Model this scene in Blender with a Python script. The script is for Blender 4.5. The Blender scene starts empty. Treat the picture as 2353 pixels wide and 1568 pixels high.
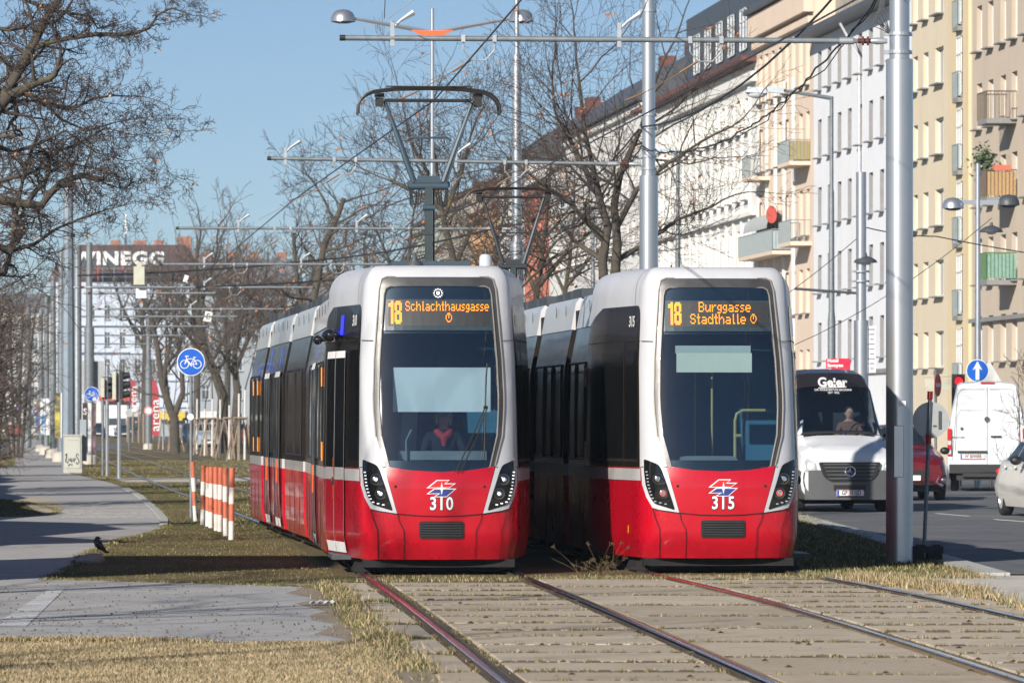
import bpy, bmesh, math, random
import numpy as np
from mathutils import Vector, Matrix
R = math.radians; PI = math.pi
S = bpy.context.scene
COL = S.collection
# ------------------------------------------------------------------ camera, sky, sun, exposure
F = 12000.0; HC = 1.70; HY = 970.0          # focal length and horizon in units of a 2352-wide frame
cam = bpy.data.cameras.new('camera'); cam_o = bpy.data.objects.new('camera', cam); COL.objects.link(cam_o)
cam_o.location = (0, 0, HC); cam_o.rotation_euler = (R(90), 0, 0)
cam.sensor_width = 36; cam.lens = F/2352*36; cam.shift_y = (HY-784)/2352; cam.clip_start = 1; cam.clip_end = 6000
cam.dof.use_dof = True; cam.dof.focus_distance = 60; cam.dof.aperture_fstop = 9
S.camera = cam_o
SUN_EL, SUN_PHI = 25.0, 31.0
w = bpy.data.worlds.new("World"); S.world = w; w.use_nodes = True
nt = w.node_tree; bg = nt.nodes['Background']
sky = nt.nodes.new('ShaderNodeTexSky'); sky.sky_type = 'NISHITA'; sky.sun_disc = False
sky.sun_elevation = R(SUN_EL); sky.sun_rotation = R(180+SUN_PHI)
sky.altitude = 1500; sky.air_density = .75; sky.dust_density = 1.0; sky.ozone_density = 3.2
nt.links.new(sky.outputs[0], bg.inputs[0]); bg.inputs[1].default_value = 0.068
sl = bpy.data.lights.new('sun', 'SUN'); sl.energy = 5.0; sl.angle = R(0.5); sl.color = (1.0, 0.93, 0.83)
so = bpy.data.objects.new('sun', sl); COL.objects.link(so)
sd = Vector((-math.sin(R(SUN_PHI))*math.cos(R(SUN_EL)), -math.cos(R(SUN_PHI))*math.cos(R(SUN_EL)), math.sin(R(SUN_EL))))
so.rotation_euler = sd.to_track_quat('Z', 'Y').to_euler()
S.view_settings.view_transform = 'Standard'; S.view_settings.look = 'None'; S.view_settings.gamma = 1
S.view_settings.exposure = 0.40
S.cycles.use_denoising = True; S.cycles.max_bounces = 6; S.cycles.transparent_max_bounces = 12
S.cycles.diffuse_bounces = 2; S.cycles.glossy_bounces = 3; S.cycles.sample_clamp_indirect = 4

# ------------------------------------------------------------------ helpers
def G(x, y, z=0.0):
    s = (y-HY)/(HC-z); Y = F/s
    return Vector(((x-1176)/s, Y, z))
def at(x, y, Y):
    return Vector(((x-1176)/F*Y, Y, HC-(y-HY)/F*Y))

class MB:
    def __init__(self): self.v = []; self.f = []; self.m = []; self.x = Matrix.Identity(4); self.cur = 0
    def addv(self, pts):
        b = len(self.v); X = self.x
        self.v.extend([tuple(X @ Vector(p)) for p in pts]); return b
    def addf(self, fs, b=0):
        for f in fs: self.f.append(tuple(i+b for i in f)); self.m.append(self.cur)
    def box(self, c, s, rz=0, rx=0, ry=0, top=1.0):
        hx, hy, hz = s[0]/2, s[1]/2, s[2]/2
        M = Matrix.Translation(c) @ Matrix.Rotation(rz, 4, 'Z') @ Matrix.Rotation(ry, 4, 'Y') @ Matrix.Rotation(rx, 4, 'X')
        p = [M @ Vector((sx*hx*(top if sz > 0 else 1), sy*hy*(top if sz > 0 else 1), sz*hz)) for sz in (-1, 1) for sx, sy in ((-1,-1),(1,-1),(1,1),(-1,1))]
        b = self.addv(p)
        self.addf([(3,2,1,0),(4,5,6,7),(0,1,5,4),(1,2,6,5),(2,3,7,6),(3,0,4,7)], b)
    def tube(self, pts, r, n=8, cap=True):
        pts = [Vector(p) for p in pts]; N = len(pts)
        rs = r if isinstance(r, (list, tuple)) else [r]*N
        up = None; rings = []
        for i, p in enumerate(pts):
            t = (pts[min(i+1, N-1)]-pts[max(i-1, 0)])
            if t.length < 1e-9: t = Vector((0,0,1))
            t.normalize()
            if up is None:
                up = Vector((0,0,1)) if abs(t.z) < .9 else Vector((1,0,0))
            a = t.cross(up)
            if a.length < 1e-6: a = t.orthogonal()
            a.normalize(); up = a.cross(t).normalized()
            rings.append([p + a*(rs[i]*math.cos(2*PI*k/n)) + up*(rs[i]*math.sin(2*PI*k/n)) for k in range(n)])
        b = self.addv([q for rg in rings for q in rg])
        for i in range(N-1):
            for k in range(n):
                k2 = (k+1) % n
                self.addf([(i*n+k, i*n+k2, (i+1)*n+k2, (i+1)*n+k)], b)
        if cap:
            self.addf([tuple(range(n)), tuple((N-1)*n+k for k in range(n-1, -1, -1))], b)
    def cyl(self, c, r, h, n=16, axis='Z', r2=None):
        c = Vector(c); d = {'X': Vector((1,0,0)), 'Y': Vector((0,1,0)), 'Z': Vector((0,0,1))}[axis]
        self.tube([c-d*h/2, c+d*h/2], [r, r if r2 is None else r2], n)
    def lathe(self, prof, c=(0,0,0), n=24, axis='Z', a0=0, a1=2*PI):
        c = Vector(c); full = abs(a1-a0-2*PI) < 1e-6; m = n if full else n+1; pts = []
        for (r, h) in prof:
            for k in range(m):
                a = a0+(a1-a0)*k/n
                q = (r*math.cos(a), r*math.sin(a), h)
                if axis == 'Y': q = (q[0], h, q[1])
                elif axis == 'X': q = (h, q[0], q[1])
                pts.append(c+Vector(q))
        b = self.addv(pts)
        for i in range(len(prof)-1):
            for k in range(n):
                k2 = (k+1) % m
                self.addf([(i*m+k, i*m+k2, (i+1)*m+k2, (i+1)*m+k)], b)
    def prism(self, poly, h, M=None):
        """poly in local xy, extruded 0..h along local z, placed by M"""
        M = M or Matrix.Identity(4); n = len(poly)
        b = self.addv([M @ Vector((p[0], p[1], 0)) for p in poly]+[M @ Vector((p[0], p[1], h)) for p in poly])
        self.addf([tuple(range(n-1, -1, -1)), tuple(range(n, 2*n))]+[(i, (i+1) % n, n+(i+1) % n, n+i) for i in range(n)], b)
    def sphere(self, c, r, n=12, m=8, s=(1,1,1)):
        c = Vector(c)
        pts = []
        for i in range(m+1):
            th = PI*i/m
            for k in range(n):
                a = 2*PI*k/n
                pts.append(c+Vector((r*s[0]*math.sin(th)*math.cos(a), r*s[1]*math.sin(th)*math.sin(a), r*s[2]*math.cos(th))))
        b = self.addv(pts)
        for i in range(m):
            for k in range(n):
                k2 = (k+1) % n
                self.addf([(i*n+k, (i+1)*n+k, (i+1)*n+k2, i*n+k2)], b)
    def grid(self, P):
        """P[i][j] points"""
        n = len(P); m = len(P[0]); b = self.addv([q for r in P for q in r])
        for i in range(n-1):
            for j in range(m-1):
                self.addf([(i*m+j, i*m+j+1, (i+1)*m+j+1, (i+1)*m+j)], b)
    def build(self, name, mats, parent=None, smooth=False, loc=None):
        me = bpy.data.meshes.new(name); me.from_pydata(self.v, [], self.f)
        mats = mats if isinstance(mats, (list, tuple)) else [mats]
        for mm in mats: me.materials.append(mm)
        if len(mats) > 1: me.polygons.foreach_set('material_index', self.m)
        if smooth:
            me.polygons.foreach_set('use_smooth', [True]*len(self.f))
            me.update()
            if smooth != 'all' : me.set_sharp_from_angle(angle=R(38))
        me.update()
        o = bpy.data.objects.new(name, me); COL.objects.link(o)
        if parent: o.parent = parent
        if loc: o.location = loc
        return o

def tag(o, label=None, cat=None, group=None, kind=None):
    if label: o['label'] = label
    if cat: o['category'] = cat
    if group: o['group'] = group
    if kind: o['kind'] = kind
    return o
def empty(name, loc=(0,0,0), rz=0, label=None, cat=None, group=None):
    o = bpy.data.objects.new(name, None); COL.objects.link(o); o.location = loc; o.rotation_euler = (0,0,rz)
    o.empty_display_size = .1
    return tag(o, label, cat, group)
def copy_tree(o, parent=None, label=None, **kw):
    c = o.copy(); COL.objects.link(c); c.parent = parent
    for ch in [q for q in bpy.data.objects if q.parent == o]: copy_tree(ch, c)
    if label: c['label'] = label
    return c

# ------------------------------------------------------------------ materials
_M = {}
def mat(name, c, rough=.6, metal=0., var=.12, vs=3., bump=0., bs=40., coat=0., emit=0., spec=.5, streak=0., c2=None, c2t=.6, alpha=None, dirt=0.):
    if name in _M: return _M[name]
    m = bpy.data.materials.new(name); m.use_nodes = True; N = m.node_tree; P = N.nodes['Principled BSDF']; L = N.links.new
    P.inputs['Roughness'].default_value = rough; P.inputs['Metallic'].default_value = metal
    P.inputs['Coat Weight'].default_value = coat; P.inputs['Coat Roughness'].default_value = .04
    P.inputs['Specular IOR Level'].default_value = spec
    tc = N.nodes.new('ShaderNodeTexCoord')
    n1 = N.nodes.new('ShaderNodeTexNoise'); n1.inputs['Scale'].default_value = vs; n1.inputs['Detail'].default_value = 6; n1.inputs['Roughness'].default_value = .65
    L(tc.outputs['Object'], n1.inputs['Vector'])
    mx = N.nodes.new('ShaderNodeMix'); mx.data_type = 'RGBA'
    lo = tuple(max(0, q*(1-var)) for q in c)+(1,); hi = tuple(min(1, q*(1+var)) for q in c)+(1,)
    mx.inputs[6].default_value = lo; mx.inputs[7].default_value = hi
    mr = N.nodes.new('ShaderNodeMapRange'); mr.inputs[1].default_value = .3; mr.inputs[2].default_value = .7
    L(n1.outputs['Fac'], mr.inputs[0]); L(mr.outputs[0], mx.inputs[0])
    out = mx.outputs[2]
    if c2:
        n2 = N.nodes.new('ShaderNodeTexNoise'); n2.inputs['Scale'].default_value = vs*.31; n2.inputs['Detail'].default_value = 8; n2.inputs['Roughness'].default_value = .7
        L(tc.outputs['Object'], n2.inputs['Vector'])
        r2 = N.nodes.new('ShaderNodeMapRange'); r2.inputs[1].default_value = c2t-.06; r2.inputs[2].default_value = c2t+.06
        L(n2.outputs['Fac'], r2.inputs[0])
        m2 = N.nodes.new('ShaderNodeMix'); m2.data_type = 'RGBA'; L(r2.outputs[0], m2.inputs[0]); L(out, m2.inputs[6]); m2.inputs[7].default_value = tuple(c2)+(1,)
        out = m2.outputs[2]
    if streak:
        mp = N.nodes.new('ShaderNodeMapping'); mp.inputs['Scale'].default_value = (3, 3, .12); L(tc.outputs['Object'], mp.inputs[0])
        n3 = N.nodes.new('ShaderNodeTexNoise'); n3.inputs['Scale'].default_value = 2.2; n3.inputs['Detail'].default_value = 5; L(mp.outputs[0], n3.inputs['Vector'])
        r3 = N.nodes.new('ShaderNodeMapRange'); r3.inputs[1].default_value = .5; r3.inputs[2].default_value = .75; r3.inputs[4].default_value = streak
        L(n3.outputs['Fac'], r3.inputs[0])
        m3 = N.nodes.new('ShaderNodeMix'); m3.data_type = 'RGBA'; L(r3.outputs[0], m3.inputs[0]); L(out, m3.inputs[6]); m3.inputs[7].default_value = tuple(q*.45 for q in c)+(1,)
        out = m3.outputs[2]
    L(out, P.inputs['Base Color'])
    if emit:
        P.inputs['Emission Color'].default_value = tuple(c)+(1,); P.inputs['Emission Strength'].default_value = emit
    if bump:
        nb = N.nodes.new('ShaderNodeTexNoise'); nb.inputs['Scale'].default_value = bs; nb.inputs['Detail'].default_value = 5; L(tc.outputs['Object'], nb.inputs['Vector'])
        bp = N.nodes.new('ShaderNodeBump'); bp.inputs['Strength'].default_value = bump; bp.inputs['Distance'].default_value = .02
        L(nb.outputs['Fac'], bp.inputs['Height']); L(bp.outputs[0], P.inputs['Normal'])
    if rough < .5 and not metal:
        rr = N.nodes.new('ShaderNodeMapRange'); rr.inputs[3].default_value = rough*.8; rr.inputs[4].default_value = rough*1.3+.02
        L(n1.outputs['Fac'], rr.inputs[0]); L(rr.outputs[0], P.inputs['Roughness'])
    _M[name] = m; return m
def glassmat(name, tint, refl=1.0, rough=.02):
    """tinted pane: see-through plus mirror reflection by Fresnel"""
    if name in _M: return _M[name]
    m = bpy.data.materials.new(name); m.use_nodes = True; N = m.node_tree; N.nodes.clear(); L = N.links.new
    o = N.nodes.new('ShaderNodeOutputMaterial'); t = N.nodes.new('ShaderNodeBsdfTransparent'); t.inputs[0].default_value = tuple(tint)+(1,)
    g = N.nodes.new('ShaderNodeBsdfGlossy'); g.inputs['Roughness'].default_value = rough; g.inputs[0].default_value = (refl,)*3+(1,)
    ge = N.nodes.new('ShaderNodeNewGeometry'); dt = N.nodes.new('ShaderNodeVectorMath'); dt.operation = 'DOT_PRODUCT'; L(ge.outputs['Incoming'], dt.inputs[0]); L(ge.outputs['Normal'], dt.inputs[1])
    def ma(op, a, b=None):
        q = N.nodes.new('ShaderNodeMath'); q.operation = op
        for i, v in enumerate((a, b)):
            if v is None: continue
            if isinstance(v, (int, float)): q.inputs[i].default_value = v
            else: L(v, q.inputs[i])
        return q.outputs[0]
    r0 = .13; fac = ma('ADD', ma('MULTIPLY', ma('POWER', ma('SUBTRACT', 1.0, ma('ABSOLUTE', dt.outputs['Value'])), 5.0), 1-r0), r0)   # two-sided Schlick reflection
    mx = N.nodes.new('ShaderNodeMixShader')
    L(fac, mx.inputs[0]); L(t.outputs[0], mx.inputs[1]); L(g.outputs[0], mx.inputs[2]); L(mx.outputs[0], o.inputs[0])
    _M[name] = m; return m

m_red = mat('tram_red_paint', (.47,.003,.016), .26, coat=.45, var=.07, vs=1.2, c2=(.38,.015,.02), c2t=.62, streak=.16)
m_wht = mat('tram_white_paint', (.50,.51,.54), .36, coat=.15, var=.05, vs=1.5, streak=.10)
m_silv = mat('tram_grey_panel', (.46,.46,.46), .32, coat=.3, var=.07, vs=1.5, streak=.10)
m_blk = mat('tram_black_panel', (.018,.014,.011), .2, coat=.25, var=.2, vs=2, streak=.2)
m_dglass = mat('dark_tinted_glass', (.008,.009,.010), .05, coat=.0, var=.2, spec=.6)
m_rub = mat('black_rubber', (.015,.015,.016), .55, var=.2, vs=8)
m_gask = mat('windscreen_rubber', (.05,.05,.052), .35, var=.2, vs=6, coat=.2)
m_seam = mat('panel_gap', (.004,.004,.004), .8)
m_dgrey = mat('dark_grey_metal', (.06,.07,.08), .5, var=.2, vs=6)
m_under = mat('underframe_grime', (.007,.007,.008), .8, var=.3, vs=6)
m_chrome = mat('chrome', (.8,.8,.82), .12, 1., var=.03)
m_steel = mat('galvanised_steel', (.42,.45,.48), .42, .55, var=.15, vs=5, streak=.15)
m_alu = mat('silver_mast_paint', (.58,.60,.63), .32, .8, var=.06, vs=2, streak=.12)
m_galv = mat('zinc_tube', (.19,.215,.235), .5, .3, var=.22, vs=9)
m_led = mat('orange_diodes', (1.0,.30,.01), .5, emit=1.0, var=0.)
m_ledoff = mat('display_diode_panel', (.03,.033,.036), .5, var=.3, vs=60)
m_white = mat('white_lettering', (.8,.8,.8), .5, var=.04)
m_lamp = mat('lit_headlamp', (.95,.97,1.), .2, emit=3., var=0.)
m_ledw = mat('lit_white_diode', (.8,.83,.85), .2, emit=.5, var=0.)
m_wall_in = mat('cab_interior_panel', (.62,.64,.60), .7, var=.05)
m_cream = mat('cream_panel', (.88,.84,.66), .7, var=.05)
m_inner = mat('dark_interior', (.03,.045,.055), .8, var=.2)
m_skin = mat('skin', (.55,.33,.25), .6, var=.1, vs=20)
# ------------------------------------------------------------------ ground, paths, road, slabs, rails
def groundmat(name, c1, c2, c3, s=1.0, r=.95):
    m = bpy.data.materials.new(name); m.use_nodes = True; N = m.node_tree; P = N.nodes['Principled BSDF']; L = N.links.new
    P.inputs['Roughness'].default_value = r; P.inputs['Specular IOR Level'].default_value = .2
    tc = N.nodes.new('ShaderNodeTexCoord')
    def noise(sc, d=8, ro=.6):
        n = N.nodes.new('ShaderNodeTexNoise'); n.inputs['Scale'].default_value = sc*s; n.inputs['Detail'].default_value = d; n.inputs['Roughness'].default_value = ro
        L(tc.outputs['Object'], n.inputs['Vector']); return n.outputs['Fac']
    def mix(f, a, b, lo=.4, hi=.6):
        r_ = N.nodes.new('ShaderNodeMapRange'); r_.inputs[1].default_value = lo; r_.inputs[2].default_value = hi; L(f, r_.inputs[0])
        x = N.nodes.new('ShaderNodeMix'); x.data_type = 'RGBA'; L(r_.outputs[0], x.inputs[0])
        for i, q in ((6, a), (7, b)):
            if isinstance(q, tuple): x.inputs[i].default_value = q+(1,)
            else: L(q, x.inputs[i])
        return x.outputs[2]
    a = mix(noise(.35), c1, c2); b = mix(noise(6., 10, .75), a, c3, .52, .72)
    d = mix(noise(45., 4, .8), b, tuple(q*.4 for q in c1), .5, .75)
    L(d, P.inputs['Base Color'])
    bp = N.nodes.new('ShaderNodeBump'); bp.inputs['Strength'].default_value = .8; bp.inputs['Distance'].default_value = .05
    L(noise(30., 6, .8), bp.inputs['Height']); L(bp.outputs[0], P.inputs['Normal'])
    return m
m_grassg = groundmat('short_winter_turf', (.13,.115,.05), (.24,.175,.10), (.085,.095,.035))
m_asph = mat('road_asphalt', (.115,.12,.13), .85, var=.2, vs=1.2, bump=.3, bs=120, c2=(.15,.15,.155), c2t=.55)
m_path = mat('path_asphalt', (.37,.365,.36), .9, var=.12, vs=2.5, bump=.4, bs=90, c2=(.43,.42,.40), c2t=.56)
m_conc = mat('pale_concrete', (.52,.49,.43), .9, var=.14, vs=2, bump=.3, bs=60, c2=(.42,.39,.34), c2t=.6)
m_kerb = mat('kerb_concrete', (.42,.42,.40), .9, var=.15, vs=3, bump=.3)
m_soil = mat('dark_soil', (.085,.065,.042), .95, var=.4, vs=12, bump=.5)
m_rust = mat('rust_stained_concrete', (.25,.17,.08), .95, var=.25, vs=10, bump=.4)
m_gravel = mat('gravelly_edge', (.27,.215,.155), .95, var=.3, vs=25, bump=.6)
m_paint = mat('white_road_paint', (.72,.72,.70), .7, var=.1, vs=6)

b = MB(); n = 40
b.grid([[(-400+x*1000/n, -60+y*3060/n, -.008) for x in range(n+1)] for y in range(n+1)])
tag(b.build('ground', m_grassg), kind='structure')

def sheet(name, pts, z, m, px=True, thick=0):
    b = MB(); P = [(G(*p) if px else Vector((p[0], p[1], 0))) for p in pts]
    b.addf([tuple(range(len(P)))], b.addv([(p.x, p.y, z) for p in P]))
    o = b.build(name, m); me = o.data
    bm = bmesh.new(); bm.from_mesh(me); bmesh.ops.triangulate(bm, faces=bm.faces)
    for f in bm.faces:
        if f.normal.z < 0: f.normal_flip()
    bm.to_mesh(me); bm.free()
    return tag(o, kind='structure')
path_r = [(79,1007),(141,1042),(142,1083),(189,1093),(245,1106),(291,1121),(325,1140),(343,1158),(365,1175),(381,1193),(380,1203),(377,1213),(362,1220),(343,1225),(310,1232),(274,1239),(240,1254),(215,1264),(192,1273),(171,1299),(140,1315),(103,1331),(220,1333),(343,1336.6),(549,1343),(690,1347),(747,1352),(770,1368),(785,1395),(800,1420),(830,1450),(848,1480)]
path_l = [(600,1477),(400,1470),(200,1467),(0,1468),(-500,1470),(-900,1420),(-700,1300),(-500,1186),(0,1187),(69,1186),(127,1182),(131,1172),(51,1151),(0,1147),(-300,1140),(-300,1075),(0,1075),(34,1070),(33,1040),(14,1005)]
sheet('cycle_path', path_r+path_l, .004, m_path)
# paler crossing path behind the tracks
sheet('crossing_path', [(250,1098),(560,1096),(900,1092),(900,1098),(575,1104),(430,1107),(291,1107)], .003, m_conc)
sheet('gravel_patch', [(48,1150),(66,1144),(100,1146),(128,1151),(142,1160),(146,1167),(138,1174),(131,1181),(112,1183),(86,1176),(66,1163)], .008, mat('sandy_gravel', (.46,.38,.27), .95, var=.25, vs=22, bump=.5))
# cobbled band across the path
b = MB()
rr = random.Random(3)
for i in range(11):
    for j in range(34):
        p = G(148+i*0+j*7.0+(i % 2)*3, 1155+i*3.3)
        if 150+j*7 > 352+i*2.3: continue
        b.box((p.x, p.y, .003+rr.random()*.004), (.056, .34, .008), top=.95)
tag(b.build('cobbled_band', mat('grey_cobbles', (.36,.345,.32), .9, var=.3, vs=14)), kind='structure')
# kerb stones along the path bend
b = MB(); kp = [(291,1121),(325,1140),(345,1158),(365,1175),(381,1193),(380,1206)]
for a_, c_ in zip(kp[:-1], kp[1:]):
    A, B = G(*a_), G(*c_); L_ = (B-A).length; k = max(1, int(L_/1.1))
    for i in range(k):
        p = A.lerp(B, (i+.5)/k); b.box((p.x-.03, p.y, .012), (.14, L_/k*.93, .03), rz=-math.atan2(B.x-A.x, B.y-A.y)*1.0)
tag(b.build('path_kerb', m_kerb), kind='structure')

# road beyond the verge
road = [(5.55,58.6),(5.5,66),(5.5,78.4),(5.3,94.2),(3.6,125),(-1.5,160),(-9,240),(-22,380),(-45,600),(-75,900),(-20,900),(-12,500),(4.5,300),(14,200),(20,150),(27,60),(60,59.5)]
sheet('road', road, .002, m_asph, px=False)
sheet('far_crossroad', [(-90,300),(-24,300),(-30,420),(-120,420)], .003, m_asph, px=False)
fw = [(4.5,300),(14,200),(20,150),(27,60),(31.4,60),(17.9,200),(8.25,300),(-11.1,500),(-49.7,900),(-54,900),(-15.2,500)]
sheet('far_pavement', fw, .006, m_conc, px=False)
kl = [(2303,1318),(2169,1278),(2032,1230),(1853,1186.5),(1700,1153),(1500,1128)]; b = MB()
P = [Vector((5.55,58.2,0)),Vector((5.5,66.2,0)),Vector((5.5,78.4,0)),Vector((5.3,94.2,0)),Vector((3.6,125,0)),Vector((-1.5,160,0)),Vector((-9,240,0))]
for A, B in zip(P[:-1], P[1:]):
    L_ = (B-A).length; k = max(1, int(L_/1.0)); an = -math.atan2(B.x-A.x, B.y-A.y)
    for i in range(k):
        p = A.lerp(B, (i+.5)/k); b.box((p.x-.17, p.y, -.02), (.34, L_/k*.985, .10), rz=an)
tag(b.build('road_kerb', m_kerb), kind='structure')
sheet('crossing_pavement', [(4.2,57.3),(5.3,57.9),(60,59),(60,30),(6.6,30),(5.3,44),(4.8,48.8),(4.36,53.7),(3.85,56.0)], .006, m_conc, px=False)
b = MB()
for (x0,y0,x1,y1) in ((2149,1179,2226,1185.5),(2285,1193,2420,1203),(1700,1128,1760,1131)):
    A, B = G(x0,y0), G(x1,y1)
    wv = Vector((0,.9,0))
    b.addf([(0,1,2,3)], b.addv([(A.x,A.y+.5,.007),(B.x,B.y+.5,.007),(B.x,B.y-.5,.007),(A.x,A.y-.5,.007)]))
for f_ in range(len(b.f)): b.f[f_] = b.f[f_][::-1]
tag(b.build('lane_marking', m_paint), kind='structure')
# faded white line on the path, lower left
b = MB(); q = [G(-20,1440), G(60,1440), G(150,1352), G(115,1352)]
b.addf([(0,1,2,3)], b.addv([(p.x,p.y,.008) for p in q]))
tag(b.build('path_marking', mat('worn_path_paint', (.5,.5,.5), .85, var=.2, vs=5)), kind='structure')

# track centre lines
def spline(pts, step=.5):
    out = []; P = [Vector((p[0], p[1], 0)) for p in pts]
    for i in range(len(P)-1):
        p0 = P[max(i-1,0)]; p1 = P[i]; p2 = P[i+1]; p3 = P[min(i+2,len(P)-1)]
        k = max(2, int((p2-p1).length/step))
        for j in range(k):
            t = j/k
            out.append(.5*((2*p1)+(p2-p0)*t+(2*p0-5*p1+4*p2-p3)*t*t+(3*p1-p0-3*p2+p3)*t**3))
    out.append(P[-1]); return out
T1 = spline([(2.2,12),(.80,34.1),(-.10,48),(-.62,55.5),(-1.10,63),(-1.55,69.4),(-2.05,74.5),(-2.65,80.5),(-4.18,96.2),(-6.65,120.7),(-10.2,157),(-18,240),(-30,360)], 1.0)
T2 = spline([(5.2,12),(4.19,34.1),(3.32,48.2),(2.40,58.5),(1.92,64.6),(1.50,69),(.75,77.5),(0,86.5),(-1.25,97),(-3.7,121),(-7.2,157),(-15,240),(-27,360)], 1.0)
m_railtop = mat('polished_rail', (.42,.43,.46), .16, 1., var=.15, vs=12)
m_railside = mat('rusty_rail_side', (.15,.115,.085), .5, .6, var=.3, vs=10)
def rail(T, off, label, lip):
    P = []
    for i, p in enumerate(T):
        t = (T[min(i+1,len(T)-1)]-T[max(i-1,0)]).normalized(); nrm = Vector((t.y,-t.x,0)); P.append((p+nrm*off, nrm*lip))
    root = empty('tram_rail', (0,0,0), 0, label, 'rail', 'rails of the two tram tracks')
    for nm, prof, m in (('rail_head', ((-.034,-.02),(-.034,.010),(-.022,.016),(.022,.016),(.032,.009),(.034,-.02)), m_railtop),
                        ('guard_lip', ((.066,-.02),(.066,.006),(.084,.006),(.084,-.02)), m_railside),
                        ('rail_web', ((-.050,-.02),(-.050,.008),(-.039,.008),(-.039,-.02)), m_railside)):
        b = MB(); k = len(prof)
        v = b.addv([p+nr*q[0]+Vector((0,0,q[1]+.012)) for p, nr in P for q in prof])
        for i in range(len(P)-1):
            for j in range(k-1): b.addf([(i*k+j, i*k+j+1, (i+1)*k+j+1, (i+1)*k+j)], v)
        b.build(nm, m, root, smooth=True)
rail(T1, -.86, 'polished grooved rail at the far left of the foreground slabs, curving under tram 310', 1)
rail(T1, .86, 'polished rail under the right side of tram 310, with red reflections', -1)
rail(T2, -.86, 'grooved rail under the left side of tram 315, right of the wide middle slabs', 1)
rail(T2, .86, 'rail nearest the kerb, passing beside the big silver mast', -1)

# foreground concrete slabs
def attr_mat():
    m = bpy.data.materials.new('weathered_track_slab'); m.use_nodes = True; N = m.node_tree; P = N.nodes['Principled BSDF']; L = N.links.new
    P.inputs['Roughness'].default_value = .9; P.inputs['Specular IOR Level'].default_value = .25
    a = N.nodes.new('ShaderNodeAttribute'); a.attribute_name = 'shade'; tc = N.nodes.new('ShaderNodeTexCoord')
    def noise(sc, d, ro, st=(1,1,1)):
        mp = N.nodes.new('ShaderNodeMapping'); mp.inputs['Scale'].default_value = st; L(tc.outputs['Object'], mp.inputs[0])
        n = N.nodes.new('ShaderNodeTexNoise'); n.inputs['Scale'].default_value = sc; n.inputs['Detail'].default_value = d; n.inputs['Roughness'].default_value = ro
        L(mp.outputs[0], n.inputs['Vector']); return n.outputs['Fac']
    def mix(f, A, B, lo, hi):
        r_ = N.nodes.new('ShaderNodeMapRange'); r_.inputs[1].default_value = lo; r_.inputs[2].default_value = hi; L(f, r_.inputs[0])
        x = N.nodes.new('ShaderNodeMix'); x.data_type = 'RGBA'; L(r_.outputs[0], x.inputs[0])
        for i, q in ((6, A), (7, B)):
            if isinstance(q, tuple): x.inputs[i].default_value = q+(1,)
            else: L(q, x.inputs[i])
        return x.outputs[2]
    a0 = mix(a.outputs['Fac'], (.40,.335,.25), (.53,.455,.355), 0, 1)
    b0 = mix(noise(2.2, 9, .7), a0, (.34,.27,.185), .52, .72)
    b0 = mix(noise(.9, 6, .7), b0, (.33,.27,.195), .50, .74); c0 = mix(noise(9, 6, .8, (.35,1.6,1)), b0, (.55,.49,.40), .5, .8)
    d0 = mix(noise(60, 3, .8), c0, (.24,.21,.17), .6, .8)
    L(d0, P.inputs['Base Color'])
    bp = N.nodes.new('ShaderNodeBump'); bp.inputs['Strength'].default_value = .5; bp.inputs['Distance'].default_value = .01
    L(noise(40, 6, .8, (.5,2,1)), bp.inputs['Height']); L(bp.outputs[0], P.inputs['Normal'])
    return m
def cx(T, Y):
    for a_, c_ in zip(T[:-1], T[1:]):
        if a_.y <= Y <= c_.y: return a_.x+(c_.x-a_.x)*(Y-a_.y)/(c_.y-a_.y)
    return T[-1].x
sb = MB(); shades = []
rr = random.Random(11)
JOINTS = []
def slab_strip(f0, f1, pitch, y0, y1, gap=.035):
    y = y0
    while y < y1:
        L_ = pitch*rr.uniform(.96,1.04); ya, yb = y+gap/2, y+L_-gap/2
        z = rr.uniform(-.006,.005); tz = rr.uniform(-.004,.004)
        p = [(f0(ya),ya,z),(f1(ya),ya,z+tz),(f1(yb),yb,z+tz),(f0(yb),yb,z)]
        e = .012
        q = [(p[0][0]+e,ya+e,z+.012),(p[1][0]-e,ya+e,z+tz+.012),(p[2][0]-e,yb-e,z+tz+.012),(p[3][0]+e,yb-e,z+.012)]
        v = sb.addv([(a_,b_,-.05) for a_,b_,c_ in p]+p+q)
        sb.addf([(0,1,5,4),(1,2,6,5),(2,3,7,6),(3,0,4,7),(4,5,9,8),(5,6,10,9),(6,7,11,10),(7,4,8,11),(8,9,10,11)], v)
        shades.append(rr.random()); JOINTS.append((y, f0(y), f1(y))); y += L_
Y0, Y1 = 27.0, 55.6
slab_strip(lambda y: cx(T1,y)-.70, lambda y: cx(T1,y)+.74, 1.42, Y0, Y1-1.0)
slab_strip(lambda y: cx(T1,y)+.95, lambda y: cx(T2,y)-.95, 2.66, Y0, Y1+.3)
slab_strip(lambda y: cx(T1,y)-1.24+.05*math.sin(y*1.7), lambda y: cx(T1,y)-.95, 2.80, Y0, Y1-3.3)
slab_strip(lambda y: cx(T2,y)-.70, lambda y: cx(T2,y)+.74, 1.40, Y0, Y1+1.8)
slab_strip(lambda y: cx(T2,y)+.97, lambda y: cx(T2,y)+1.35, 2.7, Y0, Y1+1.0)
o = sb.build('track_slabs', attr_mat()); at_ = o.data.attributes.new('shade','FLOAT','FACE')
at_.data.foreach_set('value', [s for s in shades for _ in range(9)]); tag(o, kind='structure')
sheet('verge_dirt', [(cx(T1,y)-1.75+.12*math.sin(y*1.9),y) for y in range(27,56)]+[(cx(T1,y)-1.2,y) for y in range(55,26,-1)], .0065, m_gravel, px=False)
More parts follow.
